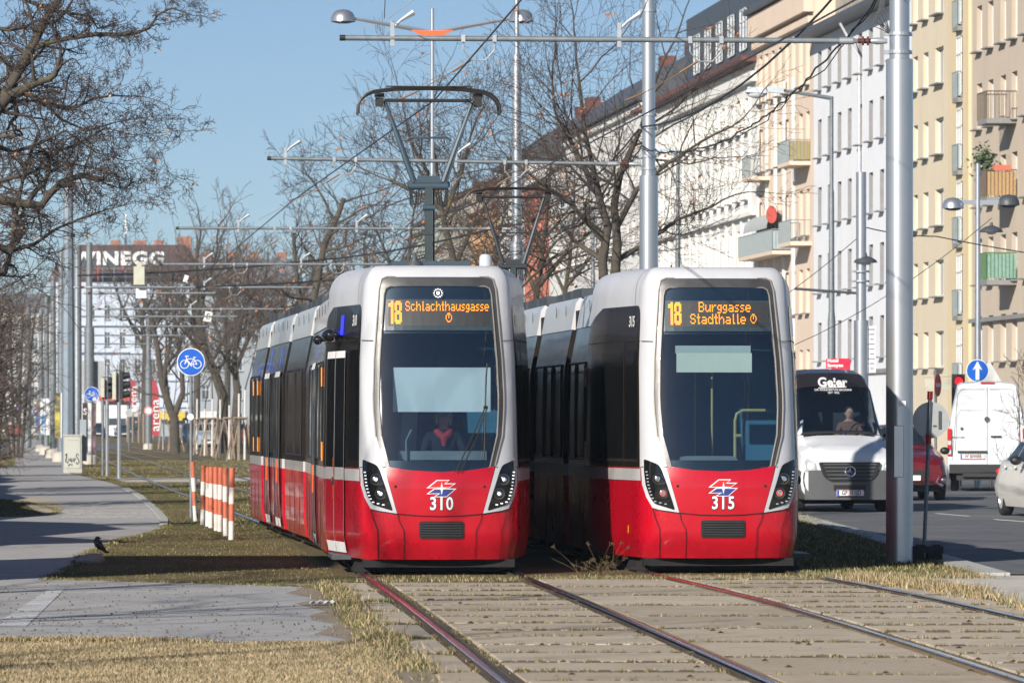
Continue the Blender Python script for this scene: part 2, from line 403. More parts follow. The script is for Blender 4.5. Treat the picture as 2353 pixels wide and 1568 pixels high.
# soil under and between the slabs; rust-brown shoulders along the rails
P = [(cx(T1,y)-1.9, y) for y in range(26,57)]+[(cx(T2,y)+2.0, y) for y in range(57,25,-1)]
sheet('track_bed', P, -.003, m_soil, px=False)
for nm, T, o1, o2 in (('rail_shoulder',T1,.90,.965),('rail_shoulder',T2,-.975,-.90),('rail_shoulder',T2,.90,.98)):
    sheet(nm, [(cx(T,y)+o1,y) for y in range(27,56)]+[(cx(T,y)+o2,y) for y in range(55,26,-1)], .012, m_rust, px=False)
# ------------------------------------------------------------------ trams
# plan contour of the cab, local x lateral, y backwards, front at y=0
CP = [(0,0),(.30,.012),(.55,.05),(.72,.11),(.84,.22),(.905,.40),(.955,.75),(1.02,1.25),(1.09,1.8),(1.16,2.4),(1.20,3.0),(1.20,3.6)]
def _cat(P, k=8):
    out = []
    P = [Vector((2*P[0][0]-P[1][0], P[1][1]))]+[Vector(p) for p in P]+[Vector((P[-1][0], 2*P[-1][1]-P[-2][1]))]
    P[0] = Vector((-P[2].x, P[2].y))
    for i in range(1, len(P)-2):
        p0, p1, p2, p3 = P[i-1], P[i], P[i+1], P[i+2]
        for j in range(k):
            t = j/k; out.append(.5*((2*p1)+(p2-p0)*t+(2*p0-5*p1+4*p2-p3)*t*t+(3*p1-p0-3*p2+p3)*t**3))
    out.append(P[-2]); return out
CC = _cat(CP); CU = [0.]
for a_, b_ in zip(CC[:-1], CC[1:]): CU.append(CU[-1]+(b_-a_).length)
UMAX = CU[-1]
CUn = np.array(CU); CXn = np.array([p.x for p in CC]); CYn = np.array([p.y for p in CC])
def contour(u):
    a = abs(u); s = -1 if u < 0 else 1
    x = float(np.interp(a, CUn, CXn)); y = float(np.interp(a, CUn, CYn))
    a2 = min(a+.02, UMAX); a1 = max(a2-.04, 0)
    dx = float(np.interp(a2, CUn, CXn)-np.interp(a1, CUn, CXn)); dy = float(np.interp(a2, CUn, CYn)-np.interp(a1, CUn, CYn))
    l = math.hypot(dx, dy); return s*x, y, s*dy/l, -dx/l
def u_of_x(x): return math.copysign(float(np.interp(abs(x), CXn[:70], CUn[:70])), x) if abs(x) < .9 else math.copysign(float(np.interp(abs(x), CXn, CUn)), x)
def u_of_y(y): return float(np.interp(y, CYn, CUn))
RT = 3.20; RR = .27
def cab(u, z, off=0.):
    """point on the cab shell: u along the plan contour, z height"""
    x, y, nx, ny = contour(u)
    front = max(0, 1-y/2.2)
    rake = np.interp(z, [.15,.35,.8,1.05,1.2,1.6,2.2,2.8,3.2,3.5], [.12,.03,.0,.0,.03,.12,.27,.40,.47,.52])*front
    ins = np.interp(z, [.15,.4,1.0,1.2,2.4,3.2,3.5], [.05,.0,.0,.0,.02,.075,.09])*(.35+.65*min(1, y/.5))
    zz = z
    if z > RT:
        th = min((z-RT)/RR, 1)*PI/2; ins += RR*(1-math.cos(th))*(.6 if y < .3 else .8); zz = RT+RR*math.sin(th)
    return Vector((x-nx*ins+nx*off, y-ny*ins+ny*off+rake, zz))
def arcpoly(P, k=4):
    """P: list of (x,z,r) -> polygon with rounded corners"""
    out = []; n = len(P)
    for i in range(n):
        p = Vector(P[i][:2]); r = P[i][2] if len(P[i]) > 2 else 0
        if not r: out.append(tuple(p)); continue
        a = Vector(P[i-1][:2])-p; c = Vector(P[(i+1) % n][:2])-p
        a = p+a.normalized()*min(r, a.length/2); c = p+c.normalized()*min(r, c.length/2)
        for j in range(k+1):
            t = j/k; out.append(tuple(a*(1-t)**2+p*2*t*(1-t)+c*t*t))
    return out
def patch(poly, fn, step=.06, holes=(), steps=None):
    """polygon in (u,v) cut on a grid, mapped by fn(u,v) -> 3D; convex holes removed. returns MB"""
    bm = bmesh.new(); vs = [bm.verts.new((p[0], p[1], 0)) for p in poly]; bm.faces.new(vs)
    xs = [p[0] for p in poly]; ys = [p[1] for p in poly]
    sx, sy = steps or (step, step)
    def cut(co, no): bmesh.ops.bisect_plane(bm, geom=bm.verts[:]+bm.edges[:]+bm.faces[:], dist=1e-5, plane_co=co, plane_no=no)
    for i in range(int(math.floor(min(xs)/sx))+1, int(math.ceil(max(xs)/sx))): cut((i*sx,0,0), (1,0,0))
    for i in range(int(math.floor(min(ys)/sy))+1, int(math.ceil(max(ys)/sy))): cut((0,i*sy,0), (0,1,0))
    for h in holes:
        n = len(h); cen = Vector((sum(p[0] for p in h)/n, sum(p[1] for p in h)/n, 0))
        for i in range(n):
            a = Vector((h[i][0], h[i][1], 0)); c = Vector((h[(i+1) % n][0], h[(i+1) % n][1], 0)); d = c-a
            cut(a, (d.y, -d.x, 0))
        dl = []
        for f in bm.faces:
            m = f.calc_center_median(); ok = True
            for i in range(n):
                a = Vector((h[i][0], h[i][1], 0)); c = Vector((h[(i+1) % n][0], h[(i+1) % n][1], 0)); d = c-a; nn = Vector((d.y, -d.x, 0))
                if (m-a).dot(nn)*(cen-a).dot(nn) < 0: ok = False; break
            if ok: dl.append(f)
        bmesh.ops.delete(bm, geom=dl, context='FACES')
    b = MB(); bm.verts.index_update()
    v = b.addv([fn(q.co.x, q.co.y) for q in bm.verts])
    for f in bm.faces: b.f.append(tuple(q.index for q in f.verts)); b.m.append(0)
    bm.free(); return b
def fx(off): return lambda x, z: cab(u_of_x(x), z, off)
def fu(off): return lambda u, z: cab(u, z, off)
def ribbon(P, wd, fn, nseg=6):
    """thin strip along a polyline in (u,z)"""
    b = MB(); pts = []
    for a_, c_ in zip(P[:-1], P[1:]):
        for j in range(nseg): t = j/nseg; pts.append((a_[0]+(c_[0]-a_[0])*t, a_[1]+(c_[1]-a_[1])*t))
    pts.append(P[-1]); L_ = []
    for i, p in enumerate(pts):
        q0 = pts[max(i-1, 0)]; q1 = pts[min(i+1, len(pts)-1)]; d = Vector((q1[0]-q0[0], q1[1]-q0[1])).normalized(); nrm = Vector((-d.y, d.x))*wd/2
        L_.append([fn(p[0]+nrm.x, p[1]+nrm.y), fn(p[0]-nrm.x, p[1]-nrm.y)])
    b.grid(L_); return b
def sym(P): return P+[(-p[0],)+tuple(p[1:]) for p in reversed(P) if abs(p[0]) > 1e-6]

FONT57 = {'S':"01110 10001 10000 01110 00001 10001 01110",'c':"00000 00000 01110 10000 10000 10001 01110",'h':"10000 10000 10110 11001 10001 10001 10001",
'l':"010 010 010 010 010 010 011",'a':"00000 00000 01110 00001 01111 10001 01111",'t':"010 010 111 010 010 010 011",'u':"00000 00000 10001 10001 10001 10011 01101",
's':"0000 0000 0111 1000 0110 0001 1110",'g':"0000 0000 0111 1001 1001 0111 0001 1110",'e':"00000 00000 01110 10001 11111 10000 01110",'B':"11110 10001 10001 11110 10001 10001 11110",
'r':"0000 0000 1011 1100 1000 1000 1000",'d':"00001 00001 01101 10011 10001 10001 01111",' ':"000 000 000 000 000 000 000",
'@':"0011100 0101010 1001001 1001001 1000001 0100010 0011100"}
D18 = ["001100111100","111101111110","111101100110","001101100110","001101100110","001100111100","001101111110","001101100110","001101100110","001101100110","001101111110","001100111100"]
def dots(rows, x0, z0, px, pz, fn, b, fill=.8):
    for r_, row in enumerate(rows):
        for c_, ch in enumerate(row):
            if ch == '1':
                x = x0+c_*px; z = z0-r_*pz; hx, hz = px*fill/2, pz*fill/2
                v = b.addv([fn(x-hx, z-hz), fn(x+hx, z-hz), fn(x+hx, z+hz), fn(x-hx, z+hz)]); b.addf([(0,1,2,3)], v)
def dottext(t, x0, z0, px, pz, fn, b, sp=1):
    x = x0
    for ch in t:
        rows = FONT57[ch].split(); dots(rows, x, z0, px, pz, fn, b); x += (len(rows[0])+sp)*px
    return x
def dotwidth(t, px, sp=1): return sum((len(FONT57[c].split()[0])+sp)*px for c in t)

def text_mesh(name, s, size, m, parent=None, M=None, bold=0., ext=.002, align='CENTER', shear=0., spacing=1.0, fn=None, xscale=1.0):
    """writing as a mesh lying in local XZ plane facing -Y"""
    cu = bpy.data.curves.new('t', 'FONT'); cu.body = s; cu.size = size; cu.align_x = align; cu.align_y = 'CENTER'; cu.extrude = ext if fn is None else 0; cu.offset = bold; cu.shear = shear; cu.space_character = spacing; cu.resolution_u = 3
    to = bpy.data.objects.new('t', cu); COL.objects.link(to); bpy.context.view_layer.update()
    me = bpy.data.meshes.new_from_object(to.evaluated_get(bpy.context.evaluated_depsgraph_get()))
    bpy.data.objects.remove(to); me.name = name
    Rx = Matrix.Rotation(R(90), 4, 'X') @ Matrix.Diagonal((xscale,1,1,1))
    if fn is None: me.transform((M or Matrix.Identity(4)) @ Rx)
    else:
        me.transform(Matrix.Diagonal((xscale,1,1,1)))
        for v in me.vertices: v.co = fn(v.co.x, v.co.y)
    me.materials.clear(); me.materials.append(m)
    o = bpy.data.objects.new(name, me); COL.objects.link(o)
    if parent: o.parent = parent
    return o

WO = sym([(0,1.150),(.30,1.165),(.46,1.185),(.617,1.215),(.707,1.55),(.732,1.85),(.735,2.0),(.722,2.4),(.668,3.20),(.640,3.275),(.585,3.292)])
WI = sym([(0,1.150),(.30,1.165),(.46,1.185),(.560,1.205),(.648,1.56),(.668,1.85),(.672,2.0),(.660,2.4),(.612,3.14),(.590,3.205),(.54,3.222)])
WO = [tuple(p) for p in WO]; WI = [tuple(p) for p in WI]

def make_cab(root, side_door, number, lit, lines):
    U = UMAX
    # shell: red skirt, white upper
    b = patch([(-U,.17),(U,.17),(U,1.19),(-U,1.19)], fu(0), steps=(.05,.08), holes=[[(max(-.9,min(.9,p[0])),p[1]) for p in WO]] if False else ())
    # cut windscreen hole in u-space
    WOu = [(u_of_x(p[0]), p[1]) for p in WO]
    b = patch([(-U,.17),(U,.17),(U,1.19),(-U,1.19)], fu(0), steps=(.05,.08), holes=[WOu])
    b.build('cab_skirt', m_red, root, smooth='all')
    b = patch([(-U,1.19),(U,1.19),(U,RT+RR),(-U,RT+RR)], fu(0), steps=(.05,.045), holes=[WOu])
    sh = b.build('cab_shell', m_wht, root, smooth='all')
    # roof lid
    b = MB(); ring = [cab(-U+2*U*i/80, RT+RR) for i in range(81)]
    rows = []
    for k in range(6):
        t = k/5; rows.append([Vector((p.x*(1-t), p.y*(1-t)+2.2*t, p.z+.03*math.sin(t*PI/2))) for p in ring])
    b.grid(rows); b.build('cab_roof', m_wht, root, smooth='all')
    # gasket and glass
    WIu = [(u_of_x(p[0]), p[1]) for p in WI]
    b = patch(WOu, fu(.006), step=.05, holes=[WIu]); g = b.build('windscreen_gasket', m_gask, root, smooth='all')
    e = MB()
    for off, rad, mm in ((0,.011,0),(1,.009,0)):
        q = WO if off == 0 else WI
        k = [fx(.008)(p[0], p[1]) for p in q]
        k = k[3:-3]
        e.tube(k, rad, 6)
    e.build('gasket_bead', mat('gasket_bead_rubber', (.22,.20,.18), .3, var=.1, coat=.3), g, smooth=True)
    b = patch(WIu, fu(.0), step=.06); b.build('windscreen', glassmat('windscreen_glass', (.54,.66,.73), 1.0), root, smooth='all')
    b = patch([(u_of_x(-.63),2.70),(u_of_x(.63),2.70),(u_of_x(.60),3.235),(u_of_x(-.60),3.235)], fu(-.02), step=.1)
    b.build('windscreen_top_band', mat('tinted_band', (.010,.020,.028), .3, var=.1), root, smooth='all')
    b = patch([(u_of_x(-.59),1.14),(u_of_x(.59),1.14),(u_of_x(.61),1.275),(u_of_x(-.61),1.275)], fu(-.02), step=.1)
    b.build('windscreen_bottom_band', _M['tinted_band'], root, smooth='all')
    # destination display
    disp = patch([(-.615,2.735),(.625,2.735),(.61,3.085),(-.59,3.085)], fx(.004), step=.1).build('destination_display', mat('display_housing', (.035,.055,.068), .25, coat=.5, var=.1), root)
    d = patch([(-.565,2.785),(.60,2.785),(.595,3.065),(-.56,3.065)], fx(.006), step=.1).build('display_field', m_ledoff, disp)
    b = MB(); fn = fx(.009)
    dots(D18, -.553, 3.055, .0135, .0215, fn, b, .86)
    for txt, cxx, z0, px, pz in lines:
        wd = dotwidth(txt, px); dottext(txt, cxx-wd/2, z0, px, pz, fn, b)
    b.build('display_text', m_led, disp)
    if lit:
        b = MB(); c0 = fx(.01)(0,3.155)
        for k in range(12):
            a = k*PI/6; b.cyl((c0.x+.045*math.cos(a), c0.y, c0.z+.045*math.sin(a)), .005, .006, 6, 'Y')
        b.cyl(c0, .018, .006, 12, 'Y'); b.build('top_headlight', m_lamp, root)
        b = MB(); b.lathe([(.052,-.004),(.062,-.006),(.062,.004)], c0, 20, 'Y'); b.build('top_headlight_rim', m_dgrey, root)
    # red centre panel, headlight surrounds, lenses
    b = patch([(-.612,1.208),(-.46,1.19),(-.40,1.17),(-.2,1.152),(0,1.148),(.2,1.152),(.40,1.17),(.46,1.19),(.615,1.208),(.475,.685),(.25,.665),(0,.658),(-.25,.665),(-.468,.685)], fx(.012), step=.08)
    b.build('nose_panel', m_red, root, smooth='all')
    for s in (-1, 1):
        A = [(.86,1.30),(.875,1.19),(.868,1.0),(.83,.86),(.765,.735),(.70,.715),(.478,.682),(.60,1.12),(.625,1.215),(.655,1.25),(.70,1.262),(.79,1.31)]
        P = [(s*p[0], p[1]) for p in A];  P = P if s < 0 else P[::-1]
        h = patch(P, fx(.010), step=.07).build('headlight_surround', m_wht, root, smooth='all')
        B = [(.845,1.29,.02),(.845,1.14,0),(.832,1.0,0),(.795,.875,.03),(.745,.785,.03),(.525,.715,.025),(.560,.83,0),(.62,1.02,0),(.665,1.16,0),(.695,1.225,.03)]
        P = arcpoly([(s*p[0], p[1], p[2]) for p in B], 3); P = P if s < 0 else P[::-1]
        l = patch(P, fx(.017), step=.05).build('headlight', m_dglass, root, smooth='all')
        for (lx, lz, kind) in ((.705,1.065,0),(.655,.905,1)):
            c = fx(.02)(s*lx, lz)
            q = MB(); q.lathe([(.047,-.012),(.064,-.014),(.068,.0),(.060,.012)], c, 24, 'Y'); q.build('lamp_ring', m_rub, l, smooth=True)
            q = MB(); q.lathe([(.0,-.004),(.02,-.006),(.040,-.002),(.047,.006)], c, 20, 'Y'); q.build('lamp_reflector', m_chrome, l, smooth=True)
            if lit or kind == 0:
                q = MB(); q.sphere((c.x, c.y-.004, c.z), .015 if lit else .012, 12, 6, (1,.3,1)); q.build('lamp', m_lamp if lit else m_chrome, l)
            else:
                q = MB()
                for k in range(14): a = k*2*PI/14; q.cyl((c.x+.034*math.cos(a), c.y-.008, c.z+.034*math.sin(a)), .006, .006, 6, 'Y')
                q.build('tail_lamp', mat('red_diode', (.75,.10,.09), .3, var=.0, emit=.15), l)
        q = MB()
        line = [(.818,1.145),(.812,1.108),(.808,1.070),(.805,1.033),(.800,.996),(.793,.959),(.785,.922),(.775,.885),(.760,.848),(.735,.812),(.683,.797),(.628,.783)]
        for (dx, dz) in line:
            c = fx(.021)(s*dx, dz); q.box(c, (.027, .006, .013))
        q.build('daytime_light_strip', m_ledw if lit else mat('unlit_diode', (.55,.57,.58), .25, .5, var=.2, vs=80), l)
    # gaps between panels
    sm = MB()
    for P in ([(-.470,.682),(-.25,.662),(0,.655),(.25,.662),(.478,.682)],):
        q = ribbon(P, .009, fx(.014)); sm.addf(q.f, sm.addv(q.v))
    for s in (-1, 1):
        for P in ([(.472,.69),(.455,.60),(.405,.50),(.40,.40),(.40,.17)], [(.765,.735),(.735,.62),(.69,.50),(.688,.35),(.69,.17)], [(.735,2.62),(.865,2.625)], [(.60,1.205),(.645,1.20)], [(.85,1.20),(.88,1.20)], [(.765,.735),(.70,.715),(.478,.682)]):
            q = ribbon([(s*p[0], p[1]) for p in P], .008, fx(.013)); sm.addf(q.f, sm.addv(q.v))
    sm.build('panel_gap', m_seam, root)
    q = MB()
    for s in (-1, 1):
        c = fx(.013)(s*.495, .985); q.cyl(c, .016, .004, 12, 'Y')
    q.build('nose_hole', m_seam, root)
    # coupler grille
    gx = patch(arcpoly([(-.235,.405,.03),(.265,.405,.03),(.265,.60,.03),(-.235,.60,.03)]), fx(.014), step=.08).build('coupler_cover', m_rub, root)
    q = MB()
    for k in range(6):
        p0 = fx(.02)(-.215, .435+k*.028); p1 = fx(.02)(.245, .435+k*.028); pm = fx(.02)(.015, .435+k*.028)
        q.tube([p0, pm, p1], .0085, 6)
    q.build('cover_slats', mat('slat_plastic', (.032,.034,.037), .45), gx, smooth=True)
    # emblem and number
    def pm_(P, off, m, name, par, dx=0, dz=0, sc=1.):
        q = patch([(dx+p[0]*sc, dz+p[1]*sc) for p in P], fx(off), step=.08); return q.build(name, m, par)
    EX, EZ = .015, .965
    up = [(-.170,.005),(-.055,.096),(.090,.096),(.045,.058),(.160,.058),(.085,.005)]
    dn = [(-.170,-.062),(-.085,0),(.165,0),(.055,-.095),(-.095,-.095),(-.035,-.060)]
    em = pm_(up, .016, m_white, 'emblem', root, EX, EZ); pm_(dn, .016, m_white, 'emblem_lower', em, EX, EZ)
    pm_([(-.140,.013),(-.050,.087),(.070,.087),(.022,.049),(.135,.049),(.082,.013)], .019, mat('emblem_red', (.62,.02,.03), .4, var=.02), 'emblem_red_wing', em, EX, EZ)
    pm_([(-.145,-.054),(-.078,-.009),(.142,-.009),(.050,-.087),(-.070,-.087),(-.012,-.052)], .019, mat('emblem_blue', (.03,.05,.24), .4, var=.02), 'emblem_blue_wing', em, EX, EZ)
    pm_([(-.060,0),(-.012,.012),(0,.072),(.012,.012),(.060,0),(.012,-.012),(0,-.072),(-.012,-.012)], .022, m_white, 'emblem_star', em, EX, EZ)
    text_mesh('fleet_number', number, .20, mat('number_outline', (.03,.03,.06), .5), root, bold=.012, xscale=.82, spacing=1.12, fn=lambda x, z: fx(.016)(x+.012, z+.790))
    text_mesh('fleet_number', number, .20, m_white, root, bold=.004, xscale=.82, spacing=1.12, fn=lambda x, z: fx(.019)(x+.012, z+.790))
    # underneath bumper
    b = MB(); b.box((0,.62,.125), (1.7,.7,.09)); b.box((0,.95,.075), (1.9,.9,.10), top=.96); b.box((0,2.0,.16), (1.7,2.6,.16))
    b.build('lower_bumper', m_under, root)
    # ---- sides
    for s in (-1, 1):
        def f(off): return lambda u, z: cab(s*u, z, off)
        uf = u_of_x(.885); ue = UMAX
        def mk(P): return P if s > 0 else P[::-1]
        blk = arcpoly([(uf+.02,1.195,0),(ue,1.195,0),(ue,2.84,0),(u_of_y(2.45),3.035,.02),(uf+.02,3.035,.16)])
        q = patch(mk(blk), f(.007), step=.08).build('side_glazing_band', m_blk, root, smooth='all')
        q = patch(mk([(uf-.01,1.045),(ue,1.045),(ue,1.178),(uf-.01,1.178)]), f(.008), step=.1).build('waist_stripe', m_silv, root, smooth='all')
        # cab side window
        w_ = patch(mk(arcpoly([(uf+.10,1.28,.02),(u_of_y(.98),1.28,.02),(u_of_y(.98),2.52,.02),(uf+.10,2.52,.03)])), f(.011), step=.08)
        w_.build('cab_side_window', m_dglass, root, smooth='all')
        k_ = ribbon([(uf,2.63),(ue,2.63)], .012, f(.012), 16).build('panel_gap', m_seam, root)
        k_ = ribbon([(uf+.35,RT+.2),(uf+.35,3.04)], .010, f(.004), 12).build('panel_gap', m_seam, root)
        text_mesh('fleet_number', number, .17, m_white, root, xscale=1.2, fn=lambda x, z: f(.018)(u_of_y(.72)-s*0-(x if s < 0 else -x), z+2.85), bold=.003)
        if s == side_door:
            d0, d1 = u_of_y(1.22), u_of_y(2.62); dm = (d0+d1)/2
            for (a0, a1) in ((d0, dm-.008), (dm+.008, d1)):
                dr = patch(mk([(a0,.22),(a1,.22),(a1,1.05),(a0,1.05)]), f(.016), step=.1).build('door', m_red, root, smooth='all')
                patch(mk([(a0,1.05),(a1,1.05),(a1,1.19),(a0,1.19)]), f(.016), step=.1).build('door_stripe', m_silv, dr, smooth='all')
                patch(mk([(a0,1.19),(a1,1.19),(a1,2.50),(a0,2.50)]), f(.017), step=.1).build('door_glass', m_dglass, dr, smooth='all')
                patch(mk([(a0,2.44),(a1,2.44),(a1,2.52),(a0,2.52)]), f(.019), step=.1).build('door_top_strip', m_white, dr)
                patch(mk([(a0,.22),(a1,.22),(a1,.34),(a0,.34)]), f(.019), step=.1).build('door_kick_strip', m_white, dr)
                ln = MB()
                for ua in (a0+.008, a1-.008): k_ = ribbon([(ua,.24),(ua,2.52)], .014, f(.021), 12); ln.addf(k_.f, ln.addv(k_.v))
                ln.build('door_edge', m_silv, dr)
            st = ribbon([(dm+.02,.82),(dm+.02,1.30)], .035, f(.026)).build('door_marker', mat('orange_tape', (.85,.13,.02), .5, var=.03), root)
            q = MB(); c = f(.035)(dm+.02, 1.03); q.sphere(c, .03, 8, 6, (.6,.6,1.6)); q.build('door_button', m_rub, root)
            q = patch(mk(arcpoly([(u_of_y(1.5),2.70,.03),(u_of_y(1.72),2.70,.03),(u_of_y(1.72),2.93,.03),(u_of_y(1.5),2.93,.03)])), f(.016), step=.1).build('door_signal_light', mat('blue_door_light', (.03,.04,.75), .4, emit=.7, var=0), root)
            b2 = MB(); c0 = f(.0)(u_of_y(1.9), .19); b2.box((c0.x, c0.y, .17), (.22, 1.5, .05)); b2.build('door_sill', m_dgrey, root)
            if not lit: continue
            # camera pod
            c = f(.05)(u_of_y(1.9), 2.70); p_ = MB(); p_.sphere((c.x+s*.05, c.y-.25, c.z), .10, 16, 10, (1.1,1.1,.75)); p_.tube([c, (c.x+s*.04, c.y-.18, c.z)], .03)
            p_.build('mirror_camera_pod', mat('gloss_black', (.01,.01,.012), .08, coat=1), root, smooth=True)
            c = f(.05)(u_of_y(2.6), 2.66); p_ = MB(); p_.sphere((c.x+s*.10, c.y, c.z), .055, 16, 10); p_.tube([c, (c.x+s*.08, c.y, c.z)], .02)
            p_.build('mirror_camera_pod', _M['gloss_black'], root, smooth=True)
        else:
            q = patch(mk(arcpoly([(u_of_y(1.15),1.30,.03),(u_of_y(2.35),1.30,.03),(u_of_y(2.35),2.50,.03),(u_of_y(1.15),2.50,.03)])), f(.011), step=.1).build('side_window', m_dglass, root, smooth='all')
            ln = MB()
            for (z_) in (1.27,): k_ = ribbon([(uf+.06,z_),(u_of_y(2.4),z_)], .03, f(.013), 14); ln.addf(k_.f, ln.addv(k_.v))
            for ua in (u_of_y(1.06),): k_ = ribbon([(ua,1.2),(ua,2.6)], .03, f(.014), 12); ln.addf(k_.f, ln.addv(k_.v))
            ln.build('window_frame', m_rub, root)
            ribbon([(u_of_y(.82),.44),(u_of_y(.82),.53)], .045, f(.012)).build('reflector', mat('amber_reflector', (.85,.45,.02), .3, var=.05), root)
    # bits on the roof
    b = MB(); b.cyl((-.42,1.4,3.49), .012, .05, 6); b.build('roof_bolt', m_dgrey, root)

def profile(z_):  # half width at height for a straight module
    return float(np.interp(z_, [.17,.4,1.0,1.2,2.36,2.86,3.19,3.26], [1.16,1.19,1.20,1.20,1.19,1.09,1.03,.98]))
def make_module(root, A, B, left, right, cab_first=False):
    """straight body section from A to B (points in the tram's local frame). left/right: lists of features"""
    d = (B-A); L_ = d.length; t = d.normalized(); n = Vector((-t.y, t.x, 0)) * -1   # n points to local +x side
    M = empty('body_section', A, 0); M.parent = root; M.rotation_euler = (0,0,math.atan2(t.y, t.x)-PI/2)
    zz = [.17,.4,.75,1.045]; z2 = [1.045,1.18]; z3 = [1.18,1.5,2.0,2.36,2.6,2.86]; z4 = [2.86,3.0,3.12,3.19,3.26]
    def ring(x, e): return x
    def skin(zs, name, m, off=0.):
        for s_ in (1, -1):
            b = MB(); b.grid([[(s_*(profile(z)+off-(.08 if yy in (0, L_) else 0)), yy, z) for z in zs] for yy in (0,.06,L_-.06,L_)]); b.build(name, m, M, smooth=True)
    skin(zz, 'lower_side', m_red); skin(z2, 'waist_stripe', m_silv, .002); skin(z3, 'glazing_band', m_blk); skin(z4, 'roof_side_panel', m_silv, .012)
    b = MB(); b.grid([[(x, yy, 3.26) for x in (-.98,0,.98)] for yy in (0, L_)])
    for yy in (0, L_):
        b.grid([[(-profile(z)+.08, yy, z) for z in (.17,1,2.36,2.86,3.19,3.26)], [(profile(z)-.08, yy, z) for z in (.17,1,2.36,2.86,3.19,3.26)]])
    b.build('end_wall_and_roof', m_dgrey, M)
    b = MB(); b.box((0,L_/2,.15), (2.1,L_-.2,.16)); b.build('underframe', m_under, M)
    b = MB(); rr = random.Random(int(L_*100))
    y = .5
    while y < L_-.9:
        l = rr.uniform(.7,1.5)
        for s in (-1, 1): q = MB(); q.box((s*.66, y+l/2, 3.26+.06), (.5, l*.85, rr.uniform(.10,.17))); q.build('roof_unit', m_dgrey, M)
        y += l+.1
    def side(s, feats):
        X = lambda z: s*(profile(z)+.006)
        for ft in feats:
            k, y0, y1 = ft[:3]
            if k == 'win':
                q = MB(); q.grid([[(X(z)+s*.003, yy, z) for z in (1.28,1.8,2.40)] for yy in (y0, y1)]); q.build('window', m_dglass, M)
                q = MB()
                for z in (1.265, 2.42): q.tube([(X(z), y0-.03, z), (X(z), y1+.03, z)], .014, 4)
                for yy in (y0-.02, y1+.02): q.tube([(X(1.27), yy, 1.27), (X(2.36), yy, 2.36), (X(2.42), yy, 2.42)], .014, 4)
                q.build('window_frame', m_rub, M)
            elif k == 'door':
                ym = (y0+y1)/2
                for a0, a1 in ((y0, ym-.01), (ym+.01, y1)):
                    q = MB(); q.grid([[(X(z)+s*.012, yy, z) for z in (.2,.6,1.05)] for yy in (a0, a1)]); dr = q.build('door', m_red, M)
                    q = MB(); q.grid([[(X(z)+s*.012, yy, z) for z in (1.05,1.18)] for yy in (a0, a1)]); q.build('door_stripe', m_silv, dr)
                    q = MB(); q.grid([[(X(z)+s*.012, yy, z) for z in (1.18,1.8,2.42)] for yy in (a0, a1)]); q.build('door_glass', m_dglass, dr)
                    q = MB(); q.grid([[(X(z)+s*.020, yy, z) for z in (2.36,2.44)] for yy in (a0, a1)]); q.build('door_top_strip', m_white, dr)
                    q = MB(); q.grid([[(X(z)+s*.020, yy, z) for z in (.2,.32)] for yy in (a0, a1)]); q.build('door_kick_strip', m_white, dr)
                    q = MB()
                    for yy in (a0+.01, a1-.01): q.tube([(X(z)+s*.016, yy, z) for z in (.25,.4,1.0,1.2,2.36,2.45)], .005, 4)
                    q.build('door_edge', m_dgrey, dr)
                q = MB(); q.box((X(1)+s*.02, ym, 1.0), (.012,.05,.34)); q.build('door_marker', mat('orange_tape', (.85,.13,.02), .5), M)
                q = MB(); q.grid([[(X(z)+s*.012, yy, z) for z in (2.5,2.65,2.8)] for yy in (ym-.05, ym+.05)]); q.build('door_signal_light', _M.get('blue_door_light') or mat('blue_door_light', (.03,.04,.75), .4, emit=.7, var=0), M)
            elif k == 'amber':
                for z0_, z1_ in ((1.22,1.50),(2.10,2.38)):
                    q = MB(); q.box((X(1.8)+s*.010, (y0+y1)/2, (z0_+z1_)/2), (.010,.07,(z1_-z0_)*.8)); q.build('marker_light', mat('amber_lens', (1,.30,.01), .3, emit=.5, var=.05) if s < 0 and root.get('label','').find('310')>0 else mat('amber_reflector_dull', (.45,.11,.02), .3, var=.05), M)
            elif k == 'arch':
                q = MB(); P = arcpoly([(y0,.2,0),(y1,.2,0),(y1,.85,.3),(y0,.85,.3)], 8)
                pts = [(X(z)+s*.01, yy, z) for yy, z in P]; q.tube(pts[1:], .012, 4, False); q.build('wheel_cover', m_seam, M)
    side(-1, left); side(1, right)
    # panel lines
    b = MB()
    for yy in np.arange(1.0, L_-.5, 1.15):
        for s in (-1, 1):
            b.box((s*(profile(.6)+.003), yy, .62), (.006,.012,.82)); b.box((s*(profile(3.05)+.012), yy, 3.03), (.006,.012,.3))
    b.build('panel_gap', m_seam, M)
    return M
def bellows(root, A, B):
    d = (B-A); L_ = d.length; M = empty('articulation', A, 0); M.parent = root; M.rotation_euler = (0,0,math.atan2(d.y, d.x)-PI/2)
    b = MB(); k = 8
    for i in range(k):
        y = L_*(i+.5)/k; w_ = 1.05 if i % 2 else .98
        b.box((0, y, 1.72), (2*w_, L_/k*1.02, 2.75))
    b.build('bellows', m_rub, M)
